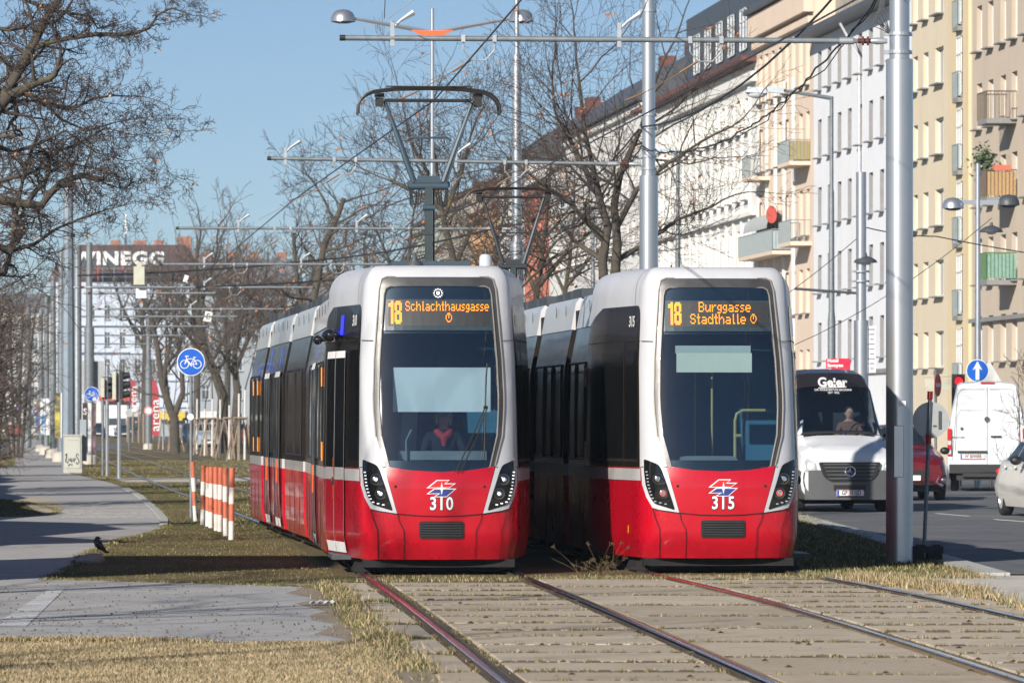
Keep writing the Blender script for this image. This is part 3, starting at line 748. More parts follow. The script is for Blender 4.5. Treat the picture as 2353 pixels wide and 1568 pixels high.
def pantograph(root, loc, collapsed=False, dark=False):
    P = empty('pantograph', loc, 0); P.parent = root
    m1 = mat('blue_grey_frame', (.035,.062,.085), .5, 0, var=.1) if not dark else mat('dark_frame', (.03,.035,.04), .5)
    m2 = mat('carbon_strip', (.03,.028,.026), .45, .2, var=.2, vs=10)
    H = 5.56-loc[2]    # height of the contact strip above the roof
    zk = .97           # knee
    b = MB()
    b.box((0,0,zk*.5), (.085,.12,zk)); b.box((.06,.02,zk*.5), (.02,.05,zk)); b.box((0,.0,zk*.45), (.10,.14,.05))
    b.build('lower_arm', mat('arm_paint', (.035,.05,.055), .45), P)
    b = MB(); b.cyl((0,-.02,zk), .045, .45, 10, 'X'); b.box((0,0,zk+.05), (.26,.06,.14)); b.sphere((-.20,0,zk+.02), .05); b.sphere((.20,0,zk+.02), .05)
    b.cyl((0,-.05,zk-.25), .035, .14, 10, 'X'); b.build('knee_joint', m1, P, smooth=True)
    ht = H-.14
    b = MB()
    for s in (-1, 1): b.tube([(s*.17,-.02,zk+.05), (s*.38,-.02,zk+.05+(ht-zk-.05)*.62), (s*.39,-.02,zk+.05+(ht-zk-.05)*.65), (s*.51,-.02,ht)], [.036,.031,.024,.020], 8)
    b.tube([(-.26,-.02,zk+.52),(-.22,-.02,zk+.56),(.22,-.02,zk+.56),(.26,-.02,zk+.52)], .014, 6)
    b.tube([(.21,-.06,zk+.05),(.43,-.06,(zk+ht)/2+.25),(.54,-.05,ht-.03)], .010, 5)
    b.build('upper_frame', m1, P, smooth=True)
    b = MB(); b.cyl((0,-.02,ht), .020, 1.02, 8, 'X')
    for s in (-1, 1): b.box((s*.57,-.02,ht-.02), (.09,.10,.10)); b.box((s*.57,-.02,ht+.06), (.11,.12,.04))
    b.build('head_crossbar', m2, P, smooth=True)
    b = MB()
    for dy in (-.17, .17):
        pts = [(-.82,dy,H-.30),(-.815,dy,H-.20),(-.78,dy,H-.13),(-.72,dy,H-.075),(-.64,dy,H-.04),(-.4,dy,H-.008),(0,dy,H+.004)]
        b.tube(pts+[(-p[0],p[1],p[2]) for p in reversed(pts[:-1])], .016, 6)
    b.box((0,-.17,H+.012), (1.0,.05,.012)); b.box((0,.17,H+.012), (1.0,.05,.012))
    b.build('contact_strips', m2, P, smooth=True)
    b = MB()
    for s in (-1, 1):
        for k in range(3): b.tube([(s*(.08+.03*k),-.03,zk-.05),(s*(.10+.03*k),-.04,zk-.20-.03*k),(s*(.17+.02*k),-.04,zk-.22),(s*(.20+.01*k),-.03,zk-.05)], .008, 5)
        b.tube([(s*.50,-.03,ht-.02),(s*.53,-.05,ht-.12),(s*.57,-.04,ht-.05)], .007, 5)
    b.build('cable_loops', m_rub, P, smooth=True)
    b = MB(); b.box((0,.1,.05), (.9,1.3,.08)); b.build('base_frame', m1, P)
    return P

def make_tram(T, yfront, label, number, lit, side_door, lines, sections, rear_panto, front_panto):
    def onT(Y): return Vector((cx(T, Y), Y, 0))
    A = onT(yfront); B = onT(sections[0][0]); d = B-A; ang = math.atan2(d.y, d.x)-PI/2
    root = empty('tram', (A.x, A.y, 0), ang, label, 'tram', 'red and white trams meeting on the twin tracks')
    inv = (Matrix.Translation((A.x, A.y, 0)) @ Matrix.Rotation(ang, 4, 'Z')).inverted()
    make_cab(root, side_door, number, lit, lines)
    prev = inv @ A + Vector((0,3.55,0))
    for i, (Yend, lf, rf) in enumerate(sections):
        e = inv @ onT(Yend)
        s_ = prev if i == 0 else prev
        make_module(root, s_, e, lf, rf)
        if i < len(sections)-1:
            q = inv @ onT(Yend+.55); bellows(root, e, q); prev = q
        last = e
    return root, inv, onT

Wn = lambda *a: [('win', y, y+w_) for y, w_ in a]
t310, inv1, on1 = make_tram(T1, 58.3, 'red and white tram 310 with lit headlights, on the left track', '310', True, -1,
    [('Schlachthausgasse', .115, 3.055, .0102, .0155), ('@', .13, 2.925, .0102, .0155)],
    [(69.3, [('win',.25,1.1),('amber',.1,.2),('win',1.3,2.4),('door',2.7,4.0),('win',4.4,5.6)], Wn((.3,1.4),(2.0,1.4),(3.8,1.4),(5.6,1.2))),
     (74.4, [('win',.5,2.0),('win',2.2,4.0)], Wn((.4,1.4),(2.4,1.4))),
     (80.2, [('door',.5,1.8),('win',2.1,3.0),('door',3.3,4.6)], Wn((.4,1.4),(2.2,1.4))),
     (84.6, [('amber',.9,1.0),('win',1.0,2.1),('amber',2.3,2.4),('win',2.5,3.6)], Wn((.4,1.4),(2.2,1.4)))], None, None)
pantograph(t310, (-.02, 2.15, 3.46))
b = MB(); b.lathe([(.10,0),(.10,.02),(.085,.03),(.085,.045),(.05,.05),(.03,.10),(0,.16)], (-.24,.95,3.475), 20); b.build('roof_aerial', m_dgrey, t310, smooth=True)
b = MB(); b.lathe([(.075,0),(.072,.15),(.055,.18),(0,.19)], (.60,1.5,3.44), 20); b.build('roof_sensor', mat('pale_grey_plastic', (.45,.48,.52), .5), t310, smooth=True)

t315, inv2, on2 = make_tram(T2, 58.9, 'red and white tram 315 with unlit lamps and empty cab, on the right track', '315', False, 1,
    [('Burggasse', .10, 3.062, .0125, .0165), ('Stadthalle', .02, 2.925, .0125, .0165), ('@', .425, 2.925, .0105, .0155)],
    [(64.9, [('win',.25,1.25),('amber',.05,.1),('win',1.5,2.3)], []),
     (69.2, [('win',.35,1.2),('win',1.5,2.2),('win',2.5,3.5)], []),
     (75.6, Wn((.4,1.4),(2.2,1.4),(4.0,1.4)), Wn((.4,1.4),(2.2,1.4))),
     (80.6, Wn((.4,1.4),(2.2,1.4)), []),
     (89.0, Wn((.4,1.4),(2.2,1.4),(4.0,1.4)), [])], None, None)
q = inv2 @ Vector((cx(T2, 86.3), 86.3, 0)); pantograph(t315, (q.x, q.y, 3.30), dark=True)

# ---- inside the cabs
def interior(root, kind):
    b = MB(); b.box((0,1.95,1.9), (1.9,.04,3.0)); b.box((0,1.1,.9), (1.7,1.6,.05)); b.build('cab_back_wall', mat('cab_back_sky_blue', (.05,.17,.26), .8, var=.1), root)  # blue wall colour imitates the sky mirrored in the windscreen
    if kind == 0:
        b = MB(); b.box((.05,.62,2.07), (1.10,.02,.50)); b.build('sun_blind', mat('sun_blind_fabric', (.85,.86,.85), .8, var=.03), root)
        b = MB(); b.box((0,.45,1.22), (1.15,.5,.10)); b.box((.05,.62,1.33), (1.0,.25,.10)); b.tube([(-.36,.45,1.27),(-.36,.45,1.5),(-.30,.45,1.62)], .012); b.build('dashboard', mat('dashboard_grey', (.22,.24,.25), .7), root)
        b = MB(); b.box((-.28,1.4,1.65), (.18,.05,.7), ry=R(4)); b.build('cab_door_trim', m_wall_in, root)
        b = MB(); b.box((.09,1.30,1.45), (.46,.10,.62)); b.build('driver_seat', m_rub, root)
    else:
        b = MB(); b.box((-.03,.50,2.38), (.86,.03,.22)); b.build('cab_header_panel', m_cream, root)
        b = MB(); b.box((-.03,.62,2.53), (.86,.03,.09)); b.build('cab_header_shade', m_wall_in, root)
        b = MB(); M_ = Matrix.Translation((-.15,.9,1.19)) @ Matrix.Rotation(R(90), 4, 'X')
        b.prism(arcpoly([(-.40,0,0),(.42,0,0),(.36,.13,.06),(-.28,.13,.08)]), .5, M_); b.build('dashboard_hood', mat('dashboard_grey', (.42,.44,.44), .7), root)
        b = MB(); b.box((.37,.8,1.22), (.22,.3,.10)); b.build('red_seat_top', m_red, root)
        b = MB()
        b.tube([(.27,1.0,1.2),(.27,1.0,1.72),(.29,1.0,1.80),(.36,1.0,1.84),(.62,1.0,1.84)], .018); b.tube([(.27,1.0,1.55),(.34,1.0,1.55)], .02)
        b.tube([(.04,1.3,1.2),(.04,1.3,2.3)], .014); b.tube([(-.16,1.3,1.2),(-.16,1.3,2.3)], .010)
        b.build('grab_rails', mat('yellow_grab_rail', (.45,.38,.16), .45), root, smooth=True)
interior(t310, 0); interior(t315, 1)
# wipers of 310
b = MB(); fn = fx(.05)
def wl(P, r): b.tube([fn(*p) for p in P], r, 6)
wl([(.17,1.15),(.36,1.55),(.50,1.86)], .007); wl([(.22,1.15),(.40,1.52),(.525,1.86)], .007)
wl([(.505,1.86),(.52,2.2),(.535,2.36)], .010); wl([(.485,1.30),(.495,1.55),(.51,1.84)], .009); wl([(.49,1.87),(.53,1.87)], .022)
b.build('windscreen_wiper', m_rub, t310, smooth=True)
# ------------------------------------------------------------------ masts, overhead line
def mast(name, x, Y, label, r0, r1, zstep, ztop, group=None, base=0, mt=None, z3=None, r3=None):
    X = (x-1176)/F*Y; mt = mt or m_alu
    root = empty(name, (X, Y, 0), 0, label, 'mast' if name != 'lamp_mast' else 'street lamp', group)
    b = MB(); b.lathe([(r0,0),(r0,zstep),(r1,zstep+.015),(r1,z3 or ztop)]+([(r3,(z3 or 0)+.02),(r3,ztop)] if z3 else [])+[(0,ztop+.01)], (0,0,0), 28)
    b.build('shaft', mt, root, smooth=True)
    if base:
        b = MB(); b.lathe([(base,0),(base*.95,base*.9),(base*.6,base*1.1),(0,base*1.1)], (0,0,0), 14); b.build('concrete_foot', m_conc, root, smooth=True)
    return root
def clamp(root, z, r):
    b = MB()
    for dz in (-.11, .11): b = MB(); b.lathe([(r,dz-.02),(r+.018,dz-.02),(r+.018,dz+.02),(r,dz+.02)], (0,0,z), 20); b.box((-r-.03,0,z+dz), (.07,.05,.05)); b.box((r+.02,0,z+dz), (.05,.04,.05)); b.build('clamp', m_steel, root)
def bracket(root, z, r, length, dirx, slope=0.0, dips=(), ins=True, rad=.033, rise=None):
    """horizontal tube from the mast: starts at insulator, ends in a black cap; dips = distances where registration arms hang"""
    s = dirx; x0 = s*(r+.03); e = x0+s*length; ze = z+slope*length
    f = lambda d: (x0+s*d, -.05, z+slope*d)
    b = MB(); b.tube([f(.55), f(length)], rad, 12)
    A = b.build('bracket_arm', m_galv, root, smooth=True)
    b = MB(); b.tube([f(length-.05), f(length+.02)], rad+.003, 12); b.build('end_cap', m_rub, A)
    b = MB(); b.tube([f(.42), f(.58)], rad+.012, 10); b.tube([f(.42), f(.36)], [rad+.012,.02], 10)
    b.tube([f(.0), f(.12), f(.20)], [.03,.045,.03], 10); b.build('arm_socket', m_steel, A, smooth=True)
    b = MB()
    p = [f(d) for d in (.20,.22,.225,.245,.25,.28,.285,.305,.31,.36)]; b.tube(p, [.03,.03,.055,.055,.032,.032,.055,.055,.03,.03], 12)
    b.build('insulator', mat('brown_insulator', (.10,.03,.02), .25, coat=.5), A, smooth=True)
    for d, side in dips:
        b = MB(); c = f(d)
        for dx in (-.09, .09): b.tube([(c[0]+dx*2.1,c[1],c[2]-.01),(c[0]+dx*2.1,c[1],c[2]-.14)], .012, 6); b.box((c[0]+dx*2.1,c[1],c[2]), (.05,.09,.085))
        b.tube([(c[0]-.19,c[1],c[2]-.14),(c[0]-.10,c[1],c[2]-.26),(c[0]+.08,c[1],c[2]-.26),(c[0]+.19,c[1],c[2]-.14)], .010, 6)
        b.build('hanger', m_steel, A, smooth=True)
        b = MB(); b.tube([(c[0]-.10,c[1],c[2]-.26),(c[0]-.32,c[1],c[2]-.40)], .016, 6); b.tube([(c[0]-.32,c[1],c[2]-.40),(c[0]-.75,c[1],c[2]-.64)], .006, 5); b.tube([(c[0]-.75,c[1],c[2]-.64),(c[0]-.98,c[1],5.60)], .012, 6)
        b.build('registration_arm', mat('bronze_fitting', (.20,.12,.07), .5, .3), A, smooth=True)
        b = MB(); q = (c[0]-1.05, c[1], c[2]+.12); b.box((q[0],q[1],q[2]-.06), (.05,.05,.3)); b.tube([q, (q[0]+.10,q[1],q[2]+.10),(q[0]+.26,q[1],q[2]+.20)], [.018,.02,.04], 6)
        b.build('stay_clamp', m_steel, A)
    return A
P1 = mast('catenary_mast', 2066, 63.4, 'huge silver mast right of tram 315, standing at the road kerb', .165, .122, 6.1, 11.5)
clamp(P1, 6.3, .122); clamp(P1, 7.0, .122)
bracket(P1, 6.32, .122, 6.62, -1, .006, [(1.95+.25,0),(4.95,0)])
b = MB(); b.box((-.02,-.166,1.35), (.115,.012,.62)); b.build('service_hatch', m_alu, P1)
b = MB()
for xx in (-.078,.038): b.box((xx,-.170,1.35), (.004,.012,.62))
for zz in (1.04,1.66): b.box((-.02,-.170,zz), (.115,.012,.004))
b.build('hatch_gap', m_seam, P1)
b = MB(); b.box((.02,-.168,1.93), (.09,.01,.06)); b.build('mast_plate', m_white, P1)
P2 = mast('catenary_mast', 1490, 92.0, 'silver mast rising behind the roof of tram 315', .165, .115, 6.04, 11.5)
clamp(P2, 6.27, .115); clamp(P2, 7.0, .115)
bracket(P2, 6.24, .115, 6.55, -1, .016, [(2.2,0),(5.2,0)])
clamp(P2, 9.05, .115)
P3 = mast('catenary_mast', 1187, 123.7, 'silver mast between the two pantographs, topped by a thin lamp tube', .165, .112, 5.98, 12.5, z3=10.4, r3=.06)
clamp(P3, 6.27, .112); bracket(P3, 6.28, .112, 7.9, -1, .002, [(2.6,0),(5.4,0)])
def domelamp(root, z, x, rad, dark=False):
    s = 1 if x > 0 else -1
    b = MB(); b.lathe([(rad,0),(rad*.97,rad*.35),(rad*.8,rad*.7),(rad*.5,rad*.92),(0,rad)], (x,0,z), 20); o = b.build('lamp_dome', m_alu if not dark else m_dgrey, root, smooth=True)
    b = MB(); b.lathe([(rad*.96,.005),(rad*.5,-.04),(0,-.05)], (x,0,z), 20); b.build('lamp_glass', m_dgrey, o, smooth=True)
P4 = mast('lamp_mast', 993, 151, 'tall twin dome street lamp with an orange collar, behind the first pantograph', .13, .075, 6.2, 13.65, z3=9.2, r3=.055)
for s in (-1, 1):
    b = MB(); b.tube([(s*.05,0,12.95),(s*.65,0,13.08),(s*2.25,0,13.36)], [.075,.07,.045], 6); b.build('lamp_arm', m_alu, P4, smooth=True); domelamp(P4, 13.27, s*2.58, .36)
b = MB(); b.prism([(-.6,.06),(.6,.06),(0,-.22)], .1, Matrix.Translation((0,.02,12.95)) @ Matrix.Rotation(R(90),4,'X')); b.build('orange_collar', mat('orange_paint', (.85,.13,.03), .5), P4)
clamp(P4, 6.27, .11); bracket(P4, 6.27, .11, 7.7, -1, 0, [(2.6,0),(5.4,0)], rad=.035)

# left-hand masts carrying brackets to the right
def lmast(x, Y, label, zt=8.7, r0=.17, r1=.13, blen=8, dips=(), foot=0, oct=False, zb=6.3, gal=True):
    X = (x-1176)/F*Y
    if oct:
        root = empty('catenary_mast', (X,Y,0), 0, label, 'mast', 'masts along the left of the tracks'); b = MB()
        b.lathe([(r0,0),(r0*.88,5.3),(r0*.86,5.32),(r1,zt),(0,zt)], (0,0,0), 8); b.build('shaft', mat('octagonal_steel', (.22,.27,.32), .5, .2, var=.12, vs=4, streak=.3), root)
        b = MB(); b.cyl((0,0,zt-.02), r1+.01, .06, 8); b.build('cap', m_dgrey, root)
    else:
        root = mast('catenary_mast', x, Y, label, r0, r1, zt*.62, zt, 'masts along the left of the tracks', foot, m_galv)
    bracket(root, zb, r1, blen, 1, 0, dips, rad=.04); return root
lmast(157, 178, 'big octagonal mast standing behind the grey graffiti cabinet', 10.5, .235, .15, 8.2, ((5.5,0),), oct=True)
lmast(178, 186, 'slim mast just right of the octagonal mast', 8.0, .15, .14, 4.8, foot=.26)
lmast(205, 212, 'round mast on a concrete foot behind the small cycle sign', 9.0, .20, .13, 7.8, ((5,0),), foot=.36)
lmast(141, 226, 'left mast with posters, in the row behind the octagonal mast', 9.2, .17, .14, 7.5, foot=.40, zb=6.28)
lmast(122, 250, 'thin round mast on a round stone foot left of the octagonal mast', 8.7, .15, .13, 7.3, foot=.42)
lmast(107, 276, 'poster covered mast, second from the cycle path', 8.4, .15, .13, 7.0, foot=.40)
lmast(94, 306, 'poster covered mast farther along, beside a green bag', 8.3, .16, .13, 6.8, foot=.38)
lmast(64, 345, 'mast at the far end of the cycle path', 9.5, .24, .2, 6.5)
lmast(341, 330, 'grey mast standing beside the red arena flag', 8.4, .22, .16, 3, zb=6.0, foot=.35)

# wires
m_wire = mat('black_cable', (.02,.02,.022), .5); m_cop = mat('contact_wire', (.035,.03,.03), .4, .5)
def cable(name, label, P, r, m, sag=0., cat='cable', group=None, n=10, wob=0.):
    b = MB(); pts = []; rr = random.Random(len(label))
    for A, B in zip(P[:-1], P[1:]):
        A = Vector(A); B = Vector(B)
        for i in range(n):
            t = i/n; p = A.lerp(B, t); p.z -= sag*4*t*(1-t)
            if wob: p += Vector((rr.uniform(-wob,wob), 0, rr.uniform(-wob,wob)))
            pts.append(p)
    pts.append(Vector(P[-1])); b.tube(pts, r, 5)
    o = b.build(name, m, smooth=True); return tag(o, label, cat, group)
zc = 5.60
def cw(T, offs):
    out = []
    for Y, dx, z in offs: out.append((cx(T,Y)+dx, Y, z))
    return out
cable('contact_wire', 'black contact wire of the left track, resting on the big pantograph', cw(T1, [(34,.32,zc+.08),(63.2,.18,zc),(92,-.1,zc),(124,.15,zc),(151,-.1,zc),(180,.1,zc),(240,0,zc),(330,0,zc)]), .010, m_cop, group='overhead contact wires')
cable('contact_wire', 'contact wire of the right track, crossing above tram 315', cw(T2, [(34,.3,zc+.08),(63.2,-.1,zc),(92,.1,zc),(124,-.1,zc),(151,.1,zc),(180,0,zc),(240,0,zc),(330,0,zc)]), .010, m_cop, group='overhead contact wires')
# feeder bundle from mast to mast (sagging)
k = lambda M_, z, dx=-.14: (M_.location.x+dx, M_.location.y, z)
cable('feeder_cable', 'thick blue-black feeder cable sagging from the huge mast to the next', [(8.2,34,7.6), k(P1,7.65), k(P2,6.9), k(P3,6.9), k(P4,6.9)], .017, m_wire, .55, group='feeder cables')
cable('signal_cable', 'twisted thin cable bundle sagging below the feeder cable', [(8.4,34,7.3), k(P1,7.0), k(P2,6.55), k(P3,6.4), k(P4,6.4)], .013, m_wire, .75, n=60, wob=.025, group='feeder cables')
cable('signal_cable', 'second strand of the twisted bundle beneath the feeder', [(8.4,34,7.28), k(P1,6.98), k(P2,6.55), k(P3,6.4)], .008, m_wire, .78, n=40, wob=.04, group='feeder cables')
b = MB(); 
for i in range(5):
    a = i*1.3; b.tube([(-.16,-.05,7.02),(-.20-.03*i,-.06,6.7-.05*i),(-.12,-.05,6.42)], .008, 5)
b.box((-.34,-.05,7.55), (.06,.06,.34)); b.tube([(-.36,-.05,7.75),(-.12,-.05,7.75)], .02, 6); b.box((-.2,-.05,7.8),(.28,.05,.05)); b.build('cable_bracket', m_dgrey, P1)
for i, (A, B, lb) in enumerate([((-1.55,63.4,6.60),(-.6,38,11.5),'thin stay wire rising to the top from the first bracket arm'),
    ((1.55,63.4,6.6),(3.0,45,9.5),'thin stay wire rising above tram 315'),
    ((-3.35,92,6.55),(2.3,92,10.0),'stay wire of the second bracket arm'), ((-.2,92,6.5),(2.3,92,9.0),'short stay wire of the second bracket arm'),
    ((-6.0,123.7,6.5),(.05,123.7,9.6),'stay wire of the third bracket arm'), ((-2.4,123.7,6.5),(.05,123.7,8.6),'short stay wire of the third bracket arm'),
    ((4.6,63.4,11.0),(-1.5,63.4,6.6),'stay wire slanting up across the first bracket arm')]):
    cable('stay_wire', lb, [A, B], .006, mat('stay_wire_grey', (.30,.30,.30), .5, .4), 0, 'wire', 'thin stay wires', 2)
# cross-street span wires over the road
cable('span_wire', 'span wire with a hanging lamp running right from the slim silver mast', [((1990-1176)/F*118, 118, 6.1), ((2120-1176)/F*118+.3, 118, 5.9), ((2600-1176)/F*118, 118, 5.2)], .014, m_wire, .05, group='span wires over the road')
cable('span_wire', 'low span wire between tram 315 and the slim silver mast', [((1700-1176)/F*118, 118, 3.9), ((1985-1176)/F*118, 118, 6.0)], .009, m_wire, .1, group='span wires over the road')
cable('span_wire', 'span wire rising right towards the hanging lamp', [((1700-1176)/F*110, 110, 2.9), ((2278-1176)/F*110, 110, 6.0)], .008, m_wire, .35, group='span wires over the road')
for (x, y, lb) in ((2277,527,'dark dome lamp hanging on the span wire right of the huge mast'), (1988,597,'half hidden dark dome lamp hanging beside the slim silver mast')):
    c = at(x, y, 118); root = empty('hanging_lamp', (c.x,c.y,c.z), 0, lb, 'hanging lamp', 'lamps hanging over the road')
    b = MB(); b.lathe([(.27,-.06),(.24,0),(.14,.06),(.04,.09),(.03,.16)], (0,0,0), 20); b.build('lamp_shade', m_dgrey, root, smooth=True)
    b = MB(); b.sphere((0,0,-.06), .12, 12, 6, (1,1,.5)); b.build('bulb', m_white, root)
# trams' side: twisted cable crossing behind the pantographs
cable('signal_cable', 'long twisted cable crossing the far left street in the distance', [((180-1176)/F*185,185,6.9), ((780-1176)/F*170,170,7.05), k(P3,6.4)], .03, m_wire, .1, n=20, wob=.01, group='feeder cables')
cable('signal_cable', 'lower long twisted cable above the cycle path', [((180-1176)/F*185,185,6.5), ((780-1176)/F*170,170,6.35), ((985-1176)/F*150,150,6.5)], .03, m_wire, .12, n=20, wob=.01, group='feeder cables')

# street lamps and masts on the right
def armlamp(x, Y, ztop, xl, zl, label, r=.09):
    X = (x-1176)/F*Y; root = empty('street_lamp', (X,Y,0), 0, label, 'street lamp')
    b = MB(); b.lathe([(r*1.25,0),(r*1.25,4.6),(r*.95,4.9),(r*.8,ztop*.75),(r*.62,ztop*.76),(r*.6,ztop),(0,ztop)], (0,0,0), 16); b.build('pole', m_galv, root, smooth=True)
    Xl = (xl-1176)/F*Y-X; b = MB(); b.tube([(0,0,ztop-.05),(Xl+.9,0,zl+.06)], [.06,.04], 8); b.build('arm', m_galv, root, smooth=True)
    b = MB(); b.box((Xl+.75,0,zl+.05), (.55,.22,.16), ry=R(5)); b.box((Xl+.25,0,zl+.04), (.65,.36,.16), ry=R(3), top=.8); h = b.build('lamp_head', mat('pale_lamp_housing', (.50,.56,.60), .5), root)
    b = MB(); b.sphere((Xl+.25,0,zl-.04), .2, 14, 8, (1.5,.8,.75)); b.build('lamp_bowl', mat('frosted_bowl', (.62,.65,.66), .3, coat=.5), h, smooth=True)
    return root
armlamp(1910, 150, 1.7+(970-222)/80, 1718, 1.7+(970-211)/80, 'grey arm street lamp reaching left over the road before the white facade')
x_ = mast('slim_mast', 1978, 118, 'slim stepped silver mast with a small text plate, right of the grey lamp', .165, .115, 4.0, 7.35)
b = MB(); b.box((.24,-.02,3.35), (.17,.02,1.05)); b.build('text_plate', m_white, x_)
b = MB()
for i in range(9): b.box((.24,-.032,3.8-i*.11), (.13-(i%3)*.02,.004,.035))
b.build('plate_writing', mat('grey_print', (.25,.25,.28), .7), x_)
clamp(x_, 5.0, .16)
b = MB(); b.tube([((1825-1978)/F*118,0,4.72),(-.1,0,4.62)], .03, 8); b.tube([(.0,0,5.6),(.1,0,5.3),(.2,0,5.25),(.22,0,5.6)], .01, 5); b.build('side_tube', m_dgrey, x_, smooth=True)
x_ = empty('street_lamp', ((2246-1176)/F*136, 136, -.5), 0, 'slim silver mast with two dome lamps before the yellow facade', 'street lamp'); x_.scale = (1.295,)*3
b = MB(); b.lathe([(.075,0),(.07,2.5),(.055,4.3),(.045,6.9),(0,6.92)], (0,0,0), 16); b.build('pole', m_alu, x_, smooth=True)
for s, dk in ((-1,0),(1,1)):
    b = MB(); b.box((s*.23,0,6.12), (.40,.05,.09)); b.build('arm', m_alu, x_); 
domelamp(x_, 5.98+.02, -.50, .22); domelamp(x_, 6.06, .62, .22, True)
# far grey lamp poles seen through the trees
for x, Y, zt, xl, lb in ((1362,190,9.5,1280,'grey arm street lamp behind the twin-stemmed tree'),(1557,170,10.4,1480,'grey street lamp pole in front of the long white facade')):
    armlamp(x, Y, zt, xl, zt+.1, lb, .10)
# ------------------------------------------------------------------ houses on the right side of the road
FX0, FK = 37.2, -.09658      # facade line X = FX0 + FK*Y
def plaster(name, c, st=.12, c2=None): return mat(name, c, .92, var=.05, vs=.6, bump=.15, bs=12, streak=st, c2=c2, c2t=.68)
m_pane = mat('window_pane', (.05,.07,.09), .05, coat=.3, var=.3, vs=.5, spec=.7)
m_wfr = mat('window_frame_white', (.72,.73,.72), .5, var=.04)
m_roofd = mat('dark_roof_sheet', (.07,.075,.085), .55, var=.2, vs=1)
m_roofr = mat('red_roof_tiles', (.13,.05,.04), .8, var=.3, vs=2)
m_sill = mat('sill_stone', (.24,.24,.24), .8, var=.1)
_win = {}
def win_mesh(w_, h, kind):
    key = (round(w_,2), round(h,2), kind)
    if key in _win: return _win[key]
    b = MB(); b.box((0,0,h/2), (w_,.03,h)); me1 = b.build('t', m_pane).data
    b = MB(); f = .06
    for x in (-w_/2+f/2, 0, w_/2-f/2): b.box((x,-.03,h/2), (f if x else .05,.06,h))
    for z in (f/2, h-f/2)+((h*.7,) if kind else ()): b.box((0,-.035,z), (w_,.055,f))
    me2 = b.build('t', m_wfr).data
    b = MB(); b.box((0,-.22,-.03), (w_+.1,.34,.05)); me3 = b.build('t', m_sill).data
    for n_ in [o for o in bpy.data.objects if o.name.startswith('t') and o.data in (me1, me2, me3)]: bpy.data.objects.remove(n_)
    _win[key] = (me1, me2, me3); return _win[key]
def place_window(root, x, z, w_, h, rec, kind=0, sill=True):
    a, f, s_ = win_mesh(w_, h, kind)
    o = bpy.data.objects.new('window', a); COL.objects.link(o); o.parent = root; o.location = (x, rec, z)
    c = bpy.data.objects.new('window_frame', f); COL.objects.link(c); c.parent = o
    if sill: c = bpy.data.objects.new('sill', s_); COL.objects.link(c); c.parent = o; c.location = (0,-rec+.12,0)
    return o
def house(name, label, YA, YB, H, m, rows, wins, rec=.30, depth=12, roof=('flat',), roofm=None, line=None, group='houses in a row along the road', fr=0, jamb=None):
    """facade from far end YA to near end YB (YA>YB). local x runs from far (0) to near (L), local y into the house.
    rows: list of (z0, h); wins: list of (x, w) or dict row->list"""
    if line: A, B = Vector(line[0]), Vector(line[1])
    else: A = Vector((FX0+FK*YA, YA)); B = Vector((FX0+FK*YB, YB))
    d = B-A; L_ = d.length; ang = math.atan2(d.y, d.x)
    root = empty(name, (A.x, A.y, 0), ang, label, 'house', group)
    xs = [0., L_]; zs = [0., H]; op = []
    for ri, (z0, h) in enumerate(rows):
        ww = wins[ri] if isinstance(wins, dict) else wins
        for (x, w_) in ww:
            if x+w_/2 > L_-.1: continue
            op.append((x-w_/2, x+w_/2, z0, z0+h))
    b = MB()
    # cell decomposition per row bands
    bands = sorted(set([0., H]+[q for o in op for q in (o[2], o[3])]))
    for z0, z1 in zip(bands[:-1], bands[1:]):
        hs = sorted([(o[0], o[1]) for o in op if o[2] <= z0+1e-6 and o[3] >= z1-1e-6])
        x = 0.
        for a_, c_ in hs+[(L_, L_)]:
            if a_ > x+1e-6: v = b.addv([(x,0,z0),(a_,0,z0),(a_,0,z1),(x,0,z1)]); b.addf([(0,1,2,3)], v)
            x = c_
    for (a_, c_, z0, z1) in op:
        v = b.addv([(a_,0,z0),(c_,0,z0),(c_,0,z1),(a_,0,z1),(a_,rec,z0),(c_,rec,z0),(c_,rec,z1),(a_,rec,z1)])
        b.cur = 1; b.addf([(0,4,5,1),(1,5,6,2),(2,6,7,3),(3,7,4,0)], v); b.cur = 0
    v = b.addv([(0,0,0),(L_,0,0),(L_,depth,0),(0,depth,0),(0,0,H),(L_,0,H),(L_,depth,H),(0,depth,H)])
    b.addf([(1,2,6,5),(2,3,7,6),(3,0,4,7),(4,5,6,7)], v)
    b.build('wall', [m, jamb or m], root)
    for (a_, c_, z0, z1) in op: place_window(root, (a_+c_)/2, z0, c_-a_, z1-z0, rec, fr)
    rm = roofm or m_roofd
    if roof[0] == 'eave':       # overhanging eave and pitched roof
        ov, rh = roof[1], roof[2]; b = MB()
        prof = [(-ov,H+.05),(-ov,H+.28),(3.5,H+rh),(depth-3.5,H+rh),(depth+.3,H+.1),(depth+.3,H+.02),(0,H+.02)]
        v = b.addv([(0,p[0],p[1]) for p in prof]+[(L_,p[0],p[1]) for p in prof]); n = len(prof)
        b.addf([tuple(range(n)), tuple(range(2*n-1, n-1, -1))]+[(i, n+i, n+(i+1) % n, (i+1) % n) for i in range(n)], v)
        b.build('roof', rm, root)
    elif roof[0] == 'flat':
        b = MB(); b.box((L_/2, depth/2-.1, H+.15), (L_, depth+.5, .28)); b.build('roof', rm, root)
    return root, L_
